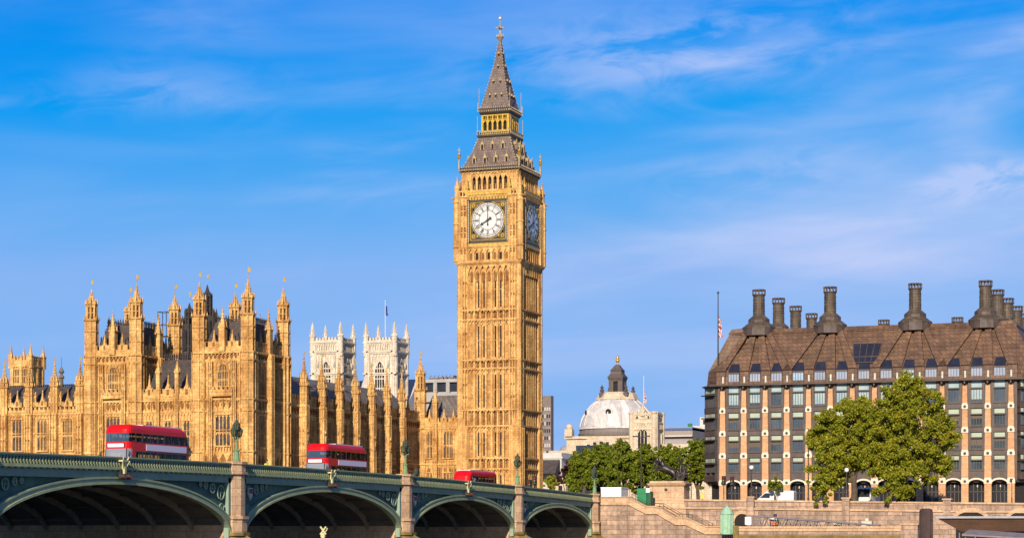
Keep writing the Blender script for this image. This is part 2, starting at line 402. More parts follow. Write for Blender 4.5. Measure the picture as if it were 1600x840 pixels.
# deck
deck = MB(); NS = 60
for k in range(NS):
    t0, t1 = 250 * k / NS - 1, 250 * (k + 1) / NS - 1
    for xa, xb, h, m in ((XN - .18, XN - 4.2, -1.08, 1), (XN - 4.2, XF + 4.2, -1.22, 0), (XF + 4.2, XF + .18, -1.08, 1)):
        a0, a1, b0, b1 = ztop(t0) + h, ztop(t0) - 1.62, ztop(t1) + h, ztop(t1) - 1.62
        vs = [(xa, YB-t0, a1), (xb, YB-t0, a1), (xb, YB-t1, b1), (xa, YB-t1, b1), (xa, YB-t0, a0), (xb, YB-t0, a0), (xb, YB-t1, b0), (xa, YB-t1, b0)]
        deck.add(vs, [(0,1,2,3),(7,6,5,4),(0,4,5,1),(1,5,6,2),(2,6,7,3),(3,7,4,0)], m)
deck.build('deck', [ASPHALT, PAVE], bridge)
# parapets: rails, pierced trefoil work, moulding and dentils
for sx_, xx in ((1, XN), (-1, XF)):
    par = MB()
    for i in range(7):
        ya, yb = YB - PT[i] - 1.25, YB - PT[i+1] + 1.25
        n = 14; yw = [ya + (yb - ya) * k / n for k in range(n + 1)]
        zt = lambda y: ztop(YB - y)
        X = lambda a: xx + sx_ * a
        strip(par, yw, lambda y: zt(y) - .10, zt, X(.12), X(-.22), 2)
        strip(par, yw, lambda y: zt(y) - .22, lambda y: zt(y) - .10, X(.02), X(-.15), 0)
        strip(par, yw, lambda y: zt(y) - .86, lambda y: zt(y) - .2, X(-.10), X(-.15), 1)
        strip(par, yw, lambda y: zt(y) - .95, lambda y: zt(y) - .78, X(.12), X(-.2), 2)
        strip(par, yw, lambda y: zt(y) - 1.03, lambda y: zt(y) - .95, X(.2), X(-.2), 2)
        strip(par, yw, lambda y: zt(y) - 1.14, lambda y: zt(y) - 1.03, X(.02), X(-.2), 1)
        m_ = int(abs(yb - ya) / .42)
        for k in range(m_):
            y = ya + (yb - ya) * (k + .5) / m_; z = zt(y)
            par.box(X(.01), X(-.1), y - .045, y + .045, z - .8, z - .2, 0)
            par.add([(X(.05), y-.02, z-.78), (X(.05), y-.20, z-.52), (X(-.1), y-.20, z-.52), (X(-.1), y-.02, z-.78),
                     (X(.05), y+.10, z-.70), (X(.05), y-.08, z-.44), (X(-.1), y-.08, z-.44), (X(-.1), y+.10, z-.70)],
                    [(0,1,5,4),(3,7,6,2),(0,3,2,1),(4,5,6,7),(0,4,7,3),(1,2,6,5)], 2)  # pale fins paint the glints of the sunlit pierced work
            if k % 2 == 0: par.box(X(.14), X(.02), y - .14, y + .14, z - 1.13, z - 1.03, 2)
    par.build('parapet', [BGREEN, BGREEN_SHADE, BGREEN_LIT], bridge)
# piers with half-octagon shafts and cutwaters
def half_oct(y, w, p, sx_, xx):
    c = .85; e = p - .48
    pts = [(xx - sx_ * .6, y - w), (xx + sx_ * e, y - w), (xx + sx_ * p, y - w + c), (xx + sx_ * p, y + w - c), (xx + sx_ * e, y + w), (xx - sx_ * .6, y + w)]
    return pts if sx_ > 0 else pts[::-1]
for i, t in enumerate(PT):
    y = YB - t; z = ztop(t); p = MB()
    p.box(XF + .6, XN - .6, y - 1.45, y + 1.45, -2, 6.55)
    p.box(XF + .7, XN - .7, y - 1.2, y + 1.2, 6.55, z - 1.7)
    for sx_, xx in ((1, XN), (-1, XF)):
        for w, pr, a, b, m in ((1.2, .52, 7.3, z - .98, 0), (1.36, .72, z - .98, z - .76, 0), (1.26, .6, z - .76, z - .1, 0), (1.36, .72, z - .1, z + .12, 0),
                               (1.42, .8, 7.05, 7.3, 0), (1.32, .68, 5.9, 7.05, 0), (1.5, .9, 5.6, 5.9, 1)):
            p.prism(half_oct(y, w, pr, sx_, xx), a, b, m)
        cut = [(xx - sx_*.7, y - 1.7), (xx + sx_*1.2, y - 1.5), (xx + sx_*3.6, y), (xx + sx_*1.2, y + 1.5), (xx - sx_*.7, y + 1.7)]
        top = [(xx - sx_*.7, y - 1.5), (xx + sx_*.3, y - 1.2), (xx + sx_*.9, y), (xx + sx_*.3, y + 1.2), (xx - sx_*.7, y + 1.5)]
        if sx_ < 0: cut, top = cut[::-1], top[::-1]
        p.loft([(-2, cut), (4.2, cut), (5.62, top)], 1)
    p.build('pier', [GRANITE, ALGAE], bridge)
# heraldic shields in the spandrels nearest the abutment side of each pier
SHW = plain('shield_white', (.6, .55, .5)); SHR = plain('shield_red', (.30, .03, .03))
for i in range(1, 5):
    y = YB - PT[i] - 0 + 1.2 + 1.35; z = ztop(PT[i]) - 2.6
    s = MB(); s.M = T(XN - .12, y, z) @ RZ(90)
    s.polyxz([(-.36, .5), (-.36, -.15), (0, -.62), (.36, -.15), (.36, .5)], -.1, .05, 0)
    s.polyxz([(-.28, .42), (-.28, 0), (.28, 0), (.28, .42)], -.13, -.1, 1)
    s.build('shield', [SHW, SHR], bridge)

# ================================================================ bridge lamps (one standard, copied)
LGLASS = seeglass('lantern_glass', (.10, .12, .06), .5)
LGREEN = plain('lamp_green_paint', (.17, .27, .13), (.12, .20, .10), 3, .45)
LDARK = plain('lamp_dark_green', (.05, .07, .045), (.035, .05, .035), 3, .45)
def lantern(mbf, x, y, z, s=1.0):
    g = MB()
    mbf.loft([(z, ngon(x, y, .1*s, 8)), (z + .1*s, ngon(x, y, .2*s, 8))], 1)
    g.loft([(z + .1*s, ngon(x, y, .19*s, 8)), (z + .62*s, ngon(x, y, .30*s, 8))], 0)
    for k in range(8):
        p, q = ngon(x, y, .2*s, 8)[k], ngon(x, y, .31*s, 8)[k]
        mbf.tube((p[0], p[1], z + .1*s), (q[0], q[1], z + .63*s), .028*s, n=4, m=1)
    mbf.loft([(z + .62*s, ngon(x, y, .35*s, 8)), (z + .7*s, ngon(x, y, .33*s, 8)), (z + .92*s, ngon(x, y, .14*s, 8)), (z + 1.0*s, ngon(x, y, .13*s, 8)), (z + 1.06*s, ngon(x, y, .05*s, 8)), (z + 1.25*s, ngon(x, y, .015, 8))], 1)
    return g
def bridge_lamp(loc, label):
    L = thing('bridge_lamp', label, 'street lamp', loc, 'triple lantern lamps on the bridge parapets')
    b = MB(); b.M = T(*loc)
    b.loft([(0, ngon(0, 0, .36, 8)), (.12, ngon(0, 0, .36, 8)), (.18, ngon(0, 0, .27, 8)), (.9, ngon(0, 0, .22, 8)), (.98, ngon(0, 0, .29, 8)), (1.05, ngon(0, 0, .29, 8)), (1.1, ngon(0, 0, .13, 8))], 0)
    b.build('base', [LGREEN], L)
    c = MB(); c.M = T(*loc)
    c.loft([(1.1, ngon(0, 0, .13, 8)), (1.75, ngon(0, 0, .10, 8)), (1.8, ngon(0, 0, .17, 8)), (1.88, ngon(0, 0, .17, 8)), (1.92, ngon(0, 0, .09, 8)), (2.7, ngon(0, 0, .08, 8))], 0)
    for s in (-1, 1):
        pts = [(0, 1.95), (s*.22, 2.0), (s*.5, 2.08), (s*.58, 2.22)]
        for p, q in zip(pts[:-1], pts[1:]): c.tube((0, p[0], p[1]), (0, q[0], q[1]), .045, n=5)
        c.tube((0, s*.1, 2.35), (0, s*.4, 2.12), .03, n=4)
        c.tube((s*.0, 0, 1.95), (s*.42, 0, 2.12), .045, n=5)
    c.build('column', [LGREEN, LDARK], L)
    for y, z, s in ((-.58, 2.2, .85), (.58, 2.2, .85), (0, 2.72, .92)):
        f = MB(); f.M = T(*loc); g = lantern(f, 0, y, z, s)
        fo = f.build('lantern', [LGREEN, LDARK], L)
        g.M = Matrix.Identity(4); g.v = [tuple(T(*loc) @ Vector(p)) for p in g.v]
        g.build('glass', LGLASS, fo)
    return L
lp0 = bridge_lamp((XN - .1, YB - PT[3], ztop(PT[3]) + .12), 'green triple lantern lamp on the bridge pier left of the middle red bus')
for i, nm in ((2, 'green triple lantern lamp on the bridge pier between the middle and farthest red buses'),
              (1, 'green triple lantern lamp on the bridge pier standing before the base of the clock tower'),
              (0, 'green triple lantern lamp at the landward end of the bridge beside the white cabin')):
    dup(lp0, (XN - .1, YB - PT[i], ztop(PT[i]) + .12), nm)
dup(lp0, (XF + .1, YB - PT[2], ztop(PT[2]) + .12), 'lamp on the far parapet, only its lanterns showing behind the tail of the nearest bus')
dup(lp0, (XF + .1, YB - PT[0], ztop(PT[0]) + .12), 'small lamp on the far parapet low against the palace wall, left of the farthest bus')

# navigation signals hung on the crown of each arch
NRED = plain('signal_red_glass', (.22, .015, .015), (.14, .01, .01), 4, .2)
NYEL = plain('signal_pale_paint', (.55, .52, .28), (.42, .38, .2), 3, .5)
NG = 'navigation signals hanging on the bridge arches'
nav0 = None
for i, nm in ((3, 'navigation signal with pale bracket and dark red lamp, under the nearest red bus'),
              (2, 'navigation signal with two red lamps on the bridge below the middle red bus'),
              (1, 'navigation signal on the bridge below the farthest red bus')):
    t = (PT[i] + PT[i+1]) / 2; loc = (XN + .14, YB - t, ztop(t) - 1.0)
    if nav0: dup(nav0, loc, nm); continue
    nav0 = thing('navigation_signal', nm, 'signal light', loc, NG)
    b = MB(); b.M = T(*loc)
    b.box(0, .25, -.14, .14, -.5, .75); b.box(-.1, .3, -.5, .5, .62, .75)
    for s in (-1, 1): b.tube((.15, s*.15, .1), (.3, s*.55, .66), .06); b.tube((.12, 0, .25), (.3, s*.42, .95), .06)
    b.build('bracket', NYEL, nav0)
    for s in (-1, 1):
        l = MB(); l.M = T(*loc); l.tube((0, s*.42, -.55), (.5, s*.42, -.55), .22, n=12)
        l.box(0, .12, s*.42 - .1, s*.42 + .1, -.4, .05)
        lo = l.build('lamp_housing', IRON, nav0)
        r = MB(); r.M = T(*loc); r.tube((.5, s*.42, -.55), (.54, s*.42, -.55), .16, n=12); r.build('red_lens', NRED, lo)
# ================================================================ shared Gothic pieces
def turret(mb, x, y, r, zb, z1, z2, zt, m=0, md=2, n=8, crock=True):
    """octagonal turret: shaft to z1, open lantern stage to z2, crocketed spirelet to zt"""
    mb.prism(ngon(x, y, r, n), zb, z1, m)
    for p in ngon(x, y, r, n): mb.box(p[0]-.09, p[0]+.09, p[1]-.09, p[1]+.09, zb, z1, m)
    h = z1 - zb
    for k in range(n):            # slit panels on the shaft
        a = 2*math.pi*(k+.5)/n + math.pi/n
        p = (x + r*.93*math.cos(a), y + r*.93*math.sin(a))
    for z in [zb + .02] + [zb + h * q for q in (.36, .68)]: mb.prism(ngon(x, y, r + .13, n), z, z + .16, m)
    mb.loft([(z1 - .15, ngon(x, y, r, n)), (z1, ngon(x, y, r + .26, n)), (z1 + .22, ngon(x, y, r + .26, n))], m)
    for p in ngon(x, y, r + .2, n): mb.pyr(p[0], p[1], .11, z1 + .2, z1 + .85, m)
    rl = r * .82
    mb.prism(ngon(x, y, rl * .62, n), z1, z2, md)  # darkened core imitates the shade inside the lantern stage
    for p in ngon(x, y, rl * .93, n): mb.box(p[0]-.13, p[0]+.13, p[1]-.13, p[1]+.13, z1, z2, m)
    mb.prism(ngon(x, y, rl, n), z2 - .45, z2, m)
    mb.prism(ngon(x, y, rl, n), z1 + (z2-z1)*.45, z1 + (z2-z1)*.45 + .14, m)
    mb.prism(ngon(x, y, rl + .2, n), z2, z2 + .15, m)
    for p in ngon(x, y, rl + .1, n):
        mb.pyr(p[0], p[1], .13, z2 + .1, z2 + 1.0, m)
    hs_ = zt - z2
    prof = [(rl * .86, z2 + .1), (rl * .52, z2 + hs_ * .32), (rl * .28, z2 + hs_ * .6), (.07, zt)]
    mb.lathe(x, y, prof, n, m)
    if crock:
        for q in (.12, .24, .36, .48, .6, .72):
            z = z2 + hs_ * q
            rr = np.interp(z, [p[1] for p in prof], [p[0] for p in prof])
            for p in ngon(x, y, rr + .05, n)[::1 if q < .5 else 2]:
                mb.box(p[0]-.07, p[0]+.07, p[1]-.07, p[1]+.07, z - .06, z + .13, m)
    mb.ball((x, y, zt - hs_*.1), .2, m, 6, 4); mb.ball((x, y, zt + .05), .13, m, 6, 4)
def vane(parent, x, y, z, h=1.5):
    v = MB(); v.tube((x, y, z), (x, y, z + h), .035, n=4)
    v.box(x - .04, x + .42, y - .02, y + .02, z + h*.62, z + h*.98); v.ball((x, y, z + h*.5), .09, 0, 6, 4)
    v.ball((x, y, z + h), .07, 0, 6, 4)
    return v.build('weather_vane', GOLD, parent)
def pinnacle(mb, x, y, h, zb, zs, zt, m=0):
    """square buttress shaft crowned by gablets and a crocketed spirelet"""
    mb.box(x-h, x+h, y-h, y+h, zb, zs, m)
    mb.box(x-h-.1, x+h+.1, y-h-.1, y+h+.1, zs - .18, zs, m)
    for sx_, sy_ in ((1, 1), (1, -1), (-1, 1), (-1, -1)): mb.pyr(x + sx_*h*.85, y + sy_*h*.85, .1, zs, zs + (zt-zs)*.32, m)
    H = zt - zs; hh = h * .72
    mb.add([(x-hh, y-hh, zs), (x+hh, y-hh, zs), (x+hh, y+hh, zs), (x-hh, y+hh, zs), (x-hh*.4, y-hh*.4, zs+H*.5), (x+hh*.4, y-hh*.4, zs+H*.5), (x+hh*.4, y+hh*.4, zs+H*.5), (x-hh*.4, y+hh*.4, zs+H*.5)],
           [(0,1,5,4), (1,2,6,5), (2,3,7,6), (3,0,4,7)], m)
    mb.pyr(x, y, hh*.4, zs + H*.5, zt, m)
    for q in (.15, .3, .45, .6, .75):
        r = hh * (1 - q * 1.1) + .04
        if r < .05: r = .05
        for sx_, sy_ in ((1, 1), (1, -1), (-1, 1), (-1, -1)): mb.box(x + sx_*r - .05, x + sx_*r + .05, y + sy_*r - .05, y + sy_*r + .05, zs + H*q - .05, zs + H*q + .1, m)
    mb.ball((x, y, zt - .1), .13, m, 6, 4)
def band(mb, s0, s1, z, h=.26, d=.22, m=0, teeth=True):
    mb.box(s0, s1, -d, .05, z, z + h, m)
    mb.box(s0, s1, -d*.55, .05, z + h, z + h + .1, m)
    if teeth:
        n = max(1, int((s1 - s0) / .62)); st = (s1 - s0) / n
        for k in range(n): mb.box(s0 + st*(k+.5) - .13, s0 + st*(k+.5) + .13, -d*.7, .02, z - .22, z - .01, m)
def ribs(mb, s0, s1, z0, z1, pw, d=.1, w=.12, head=True, mid=False, m=0):
    n = max(1, round((s1 - s0) / pw)); st = (s1 - s0) / n; d *= 2.1
    for k in range(n + 1): mb.box(s0 + st*k - w/2, s0 + st*k + w/2, -d, .02, z0, z1, m)
    for k in range(n):
        c = s0 + st*(k + .5)
        if head:
            for sg in (-1, 1):
                e = c + sg * (st/2 - w/2)
                pts = [(e, z1 - st*.95), (e, z1), (c, z1), (c, z1 - .04)]
                mb.polyxz(pts if sg > 0 else pts[::-1], -d*.85, .01, m)
        if mid:
            zm = z0 + (z1 - z0) * .5; mb.box(s0 + st*k, s0 + st*(k+1), -d*.8, .01, zm - .06, zm + .06, m)
def shields(mb, s0, s1, z0, z1, pw, m=1):
    n = max(1, round((s1 - s0) / pw)); st = (s1 - s0) / n; h = z1 - z0
    for k in range(n):
        c = s0 + st*(k + .5)
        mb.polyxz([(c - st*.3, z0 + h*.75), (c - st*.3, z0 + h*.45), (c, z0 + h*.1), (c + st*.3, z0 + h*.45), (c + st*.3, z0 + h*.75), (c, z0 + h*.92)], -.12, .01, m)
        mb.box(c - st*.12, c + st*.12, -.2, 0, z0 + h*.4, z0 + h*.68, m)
def gwindow(parent, M, s, z0, z1, wd, lights=3, transoms=(.45,), arch=.0, name='window', sur=.22):
    """Gothic window: leaded panes, stone mullions, cusped heads and a projecting surround"""
    b = MB(); b.M = M; h = z1 - z0; x0, x1 = s - wd/2, s + wd/2
    if arch > 0:
        zs = z1 - arch; K = 7
        L = [(x0 + wd/2 * (1 - math.cos(math.pi/2 * k/K)) , zs + arch * math.sin(math.pi/2 * k/K)) for k in range(K + 1)]
        Rr = [(x1 - (p[0] - x0), p[1]) for p in L[:-1]][::-1]
        poly = [(x0, z0), (x1, z0)] + Rr[::-1][::1] + L[::-1][0:1] + L[::-1][1:]
        b.polyxz(poly, -.03, .02, 1)
        side = L + Rr
        for p, q in zip(side[:-1], side[1:]): b.tube((p[0], -.1, p[1]), (q[0], -.1, q[1]), .16, n=5, m=0, smooth=False)
        ztop_ = zs
    else:
        b.box(x0, x1, -.03, .02, z0, z1, 1); ztop_ = z1
        b.box(x0 - sur, x1 + sur, -.3, .02, z1, z1 + .2, 0)
    for xa in (x0 - sur, x1): b.box(xa, xa + sur, -.24, .02, z0, ztop_ + (.0 if arch > 0 else 0), 0)
    b.box(x0 - sur - .05, x1 + sur + .05, -.32, .02, z0 - .2, z0, 0)
    for k in range(1, lights): b.box(x0 + wd*k/lights - .07, x0 + wd*k/lights + .07, -.16, .0, z0, z1 - (arch*.35 if arch > 0 else 0), 0)
    st = wd / lights
    for q in list(transoms) + [1.0 if arch == 0 else (ztop_ - z0) / h]:
        z = z0 + h * q
        if q < .99 and not (arch > 0 and abs(z - ztop_) < .01): b.box(x0, x1, -.15, 0, z - .08, z + .08, 0)
        for k in range(lights):
            c = x0 + st * (k + .5)
            for sg in (-1, 1):
                pts = [(c + sg*st/2, z - st*.8), (c + sg*st/2, z), (c, z), (c + sg*.03, z - .05)]
                b.polyxz(pts if sg > 0 else pts[::-1], -.12, 0, 0)
    return b.build(name, [HONEY, PGLASS], parent)
def crenel(mb, s0, s1, z0, z1, step=1.1, d0=-.12, d1=.22, m=0):
    h = z1 - z0; mb.box(s0, s1, d0, d1, z0, z0 + h*.55, m)
    n = max(1, round((s1 - s0) / step)); st = (s1 - s0) / n
    for k in range(n):
        c = s0 + st*(k + .5)
        mb.box(c - st*.3, c + st*.3, d0, d1, z0 + h*.55, z1, m); mb.box(c - st*.34, c + st*.34, d0 - .06, d1, z1, z1 + .1, m)
        mb.box(c - st*.12, c + st*.12, d0 - .07, d0, z0 + h*.12, z0 + h*.5, m)

# ================================================================ the clock tower
TX, TY = -137.1, 370.2
tower = thing('clock_tower', 'tall honey stone Gothic clock tower with white dials and an iron spire', 'clock tower', (TX, TY, 5))
tower.scale = (.968, .968, 1)
SM = [TOWER_STONE, CARVED_SHADE, DARK, GILT_STONE]
def faces4(fn, mb):
    for k in range(4):
        mb.M = T(TX, TY) @ RZ(90 * k); fn(mb, k)
    mb.M = Matrix.Identity(4)
def ringbox(mb, h, z0, z1, m=0): mb.prism(sq(TX, TY, h), z0, z1, m)
sh = MB(); ringbox(sh, 5.72, 4, 55.4)
BANDS = [(17.3, 19.4), (25.2, 28.3), (35.8, 37.5), (44.8, 46.7)]
def shaft_face(mb, k):
    H = 6.1
    for sg in (-1, 1):                                     # clasping corner piers with three fillets each
        a, b = sorted((sg * 4.15, sg * 6.06)); mb.box(a, b, -H, -5.6, 4, 55.2)
        for q in (.08, .36, .64, .92):
            s = a + (b - a) * q; mb.box(s - .1, s + .1, -H - .3, -H, 4, 55)
        for z in np.arange(7, 54, 2.35):
            for q in (.22, .5, .78):
                s = a + (b - a) * q; mb.box(s - .16, s + .16, -H - .08, -H + .01, z, z + .4, 1)
    base = mb.M.copy()
    mb.M = base @ T(0, -5.72)
    w7 = 8.3 / 7
    zones = [(4, 17.3), (19.4, 25.2), (28.3, 35.8), (37.5, 44.8), (46.7, 54.3)]
    for j in range(8): mb.box(-4.15 + w7*j - .16, -4.15 + w7*j + .16, -.5 if 0 < j < 7 else -.34, .02, 4, 54.6)
    for j in range(7):
        s = -4.15 + w7 * (j + .5)
        for q in ((-.24, .24) if j in (0, 3, 6) else (-.36, .4)): mb.box(s + q - .05, s + q + .05, -.2, .02, 4, 54.4)
        if j in (0, 3, 6): mb.box(s - .055, s + .055, -.16, .02, 4, 54.4)
        for z0, z1 in zones:
            if z0 < 5: z0 = 12
            if j in (1, 2, 4, 5):
                o = {1: .14, 2: .04, 4: -.02, 5: -.1}[j]
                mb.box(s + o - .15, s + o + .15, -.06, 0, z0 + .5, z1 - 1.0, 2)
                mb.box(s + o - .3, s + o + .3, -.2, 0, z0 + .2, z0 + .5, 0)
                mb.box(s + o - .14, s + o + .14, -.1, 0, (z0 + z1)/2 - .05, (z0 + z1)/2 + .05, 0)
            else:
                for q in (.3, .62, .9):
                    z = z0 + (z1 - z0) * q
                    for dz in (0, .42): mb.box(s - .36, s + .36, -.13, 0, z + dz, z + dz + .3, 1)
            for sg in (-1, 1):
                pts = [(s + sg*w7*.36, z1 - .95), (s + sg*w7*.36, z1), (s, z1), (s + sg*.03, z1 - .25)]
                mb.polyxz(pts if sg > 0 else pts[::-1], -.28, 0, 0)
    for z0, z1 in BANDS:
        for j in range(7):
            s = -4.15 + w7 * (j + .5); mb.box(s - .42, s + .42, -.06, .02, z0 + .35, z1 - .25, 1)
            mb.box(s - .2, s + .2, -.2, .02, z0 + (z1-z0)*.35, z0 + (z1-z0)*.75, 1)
    mb.M = base @ T(0, -6.1)
    for z0, z1 in BANDS:
        band(mb, -6.3, 6.3, z0, .2, .32); band(mb, -6.3, 6.3, z1 - .12, .22, .38)
        for sg in (-1, 1):
            for q in (4.5, 5.15, 5.8): mb.box(sg*q - .2, sg*q + .2, -.12, .02, z0 + .4, z1 - .3, 1)
    for sg in (-1, 1):                                     # stepped foot of the corner buttresses
        a, b = sorted((sg * 4.2, sg * 6.4)); mb.box(a, b, -.36, .02, 4, 25.2)
        for q in (.1, .5, .9):
            s = a + (b - a) * q; mb.box(s - .09, s + .09, -.48, -.3, 4, 25)
        c = sg * 5.3; mb.polyxz([(c - .75, 25.2), (c + .75, 25.2), (c, 27.4)], -.4, .02); mb.pyr(c, -.25, .2, 27.0, 28.4)
    band(mb, -6.6, 6.6, 11.6, .2, .45)
    mb.M = base @ T(0, -5.8)                               # cusped arcade under the corbel table
    for j in range(7):
        s = -4.15 + w7*(j + .5)
        for sg in (-1, 1):
            pts = [(s + sg*w7*.5, 53.2), (s + sg*w7*.5, 55.3), (s, 55.3), (s + sg*.02, 54.9), (s + sg*w7*.3, 54.2)]
            mb.polyxz(pts if sg > 0 else pts[::-1], -.62, .02, 0)
        mb.box(s - .24, s + .24, -.2, .02, 52.0, 53.7, 1)
faces4(shaft_face, sh)
for sx_ in (-1, 1):
    for sy_ in (-1, 1):
        sh.prism(ngon(TX + sx_*6.02, TY + sy_*6.02, .52, 8), 4, 54.9)
        for z in np.arange(8, 54, 4.6): sh.prism(ngon(TX + sx_*6.02, TY + sy_*6.02, .58, 8), z, z + .18)
sh.loft([(54.7, sq(TX, TY, 6.15)), (55.4, sq(TX, TY, 6.75)), (55.75, sq(TX, TY, 6.8))])
sh.build('shaft', SM, tower)
# clock stage
cs = MB(); ringbox(cs, 6.15, 55.7, 67.6)
def stage_face(mb, k):
    base = mb.M.copy(); mb.M = base @ T(0, -6.15)
    for sg in (-1, 1):
        a, b = sorted((sg * 4.2, sg * 6.45)); mb.box(a, b, -.36, .02, 55.7, 67.4)
        for q in (.05, .35, .65, .95):
            s = a + (b - a) * q; mb.box(s - .11, s + .11, -.68, -.3, 55.8, 67.2)
        for z in (57.2, 60.2, 61.3, 64.2, 65.3):
            for q in (.2, .5, .8):
                s = a + (b - a) * q
                for dz in (0, .45): mb.box(s - .2, s + .2, -.46, -.3, z + dz, z + dz + .3, 1)
    w8 = 8.4 / 7
    for j in range(8): mb.box(-4.2 + w8*j - .2, -4.2 + w8*j + .2, -.42, .02, 55.7, 58.2)
    for j in range(7):
        s = -4.2 + w8*(j + .5)
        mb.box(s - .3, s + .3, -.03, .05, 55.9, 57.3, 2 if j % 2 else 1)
        for sg in (-1, 1):
            pts = [(s + sg*w8*.5, 57.0), (s + sg*w8*.5, 58.3), (s, 58.3), (s + sg*.02, 57.9)]
            mb.polyxz(pts if sg > 0 else pts[::-1], -.36, 0, 0)
    band(mb, -6.8, 6.8, 55.6, .22, .62); band(mb, -6.75, 6.75, 58.25, .25, .55)
    mb.box(-4.15, 4.15, -.5, .02, 58.5, 59.0, 3); mb.box(-4.15, 4.15, -.55, .02, 67.0, 67.5, 3)
    for j in range(14): mb.box(-4.1 + .6*j - .1 + .2, -4.1 + .6*j + .1 + .2, -.62, -.45, 67.08, 67.42, 1)
    band(mb, -6.85, 6.85, 67.5, .25, .62)
    for j in range(22):                                     # pierced parapet
        s = -6.4 + 12.8 * j / 21; mb.box(s - .11, s + .11, -.5, -.3, 67.8, 68.6, 0)
    mb.box(-6.6, 6.6, -.55, -.3, 68.55, 68.8, 0); mb.box(-4.2, 4.2, -.6, -.5, 67.9, 68.45, 3)
    for sg in (-1, 1): mb.tube((sg*6.4, -.5, 67.55), (sg*7.35, -1.2, 67.35), .18, .1, 5)
faces4(stage_face, cs)
for sx_ in (-1, 1):
    for sy_ in (-1, 1):
        x, y = TX + sx_*6.45, TY + sy_*6.45
        cs.prism(ngon(x, y, .62, 8), 55.7, 67.5); 
        for z in (58.3, 62.6, 66.6): cs.prism(ngon(x, y, .78, 8), z, z + .2)
        pinnacle(cs, TX + sx_*6.35, TY + sy_*6.35, .4, 67.5, 69.4, 71.9)
        pinnacle(cs, TX + sx_*4.3, TY + sy_*6.5, .22, 67.5, 69.3, 71.0, 3); pinnacle(cs, TX + sx_*6.5, TY + sy_*4.3, .22, 67.5, 69.3, 71.0, 3)
        cs.tube((x - sx_*.1, y - sy_*.1, 70.0), (TX + sx_*5.4, TY + sy_*5.4, 71.2), .14, n=5)
cs.build('clock_stage', SM, tower)
# dials
OPAL = plain('opal_dial_glass', (.62, .61, .57), (.55, .54, .51), 1.2, .12, 0, .6)
DIALBLK = plain('dial_iron', (.02, .022, .03), (.035, .035, .045), 3, .4)
CLKRED = plain('dial_dark_gilding', (.16, .11, .02), (.06, .045, .015), 3.5, .5, .2)
def numeral(mb, txt, cx, cz, ang, h, y, m):
    wd = {'I': .26, 'V': .52, 'X': .52}; tot = sum(wd[c] for c in txt) * h; x = -tot / 2
    rot = lambda px, pz: (cx + px*math.cos(ang) + pz*math.sin(ang), y, cz - px*math.sin(ang) + pz*math.cos(ang))
    for c in txt:
        q = wd[c] * h
        segs = {'I': [((.5, -.5), (.5, .5))], 'V': [((.1, .5), (.5, -.5)), ((.9, .5), (.5, -.5))], 'X': [((.1, .5), (.9, -.5)), ((.9, .5), (.1, -.5))]}[c]
        for (a, b), (c2, d) in segs: mb.tube(rot(x + a*q, b*h), rot(x + c2*q, d*h), .055, n=4, m=m)
        x += q
ROM = ['XII', 'I', 'II', 'III', 'IV', 'V', 'VI', 'VII', 'VIII', 'IX', 'X', 'XI']
DZ = 63.15
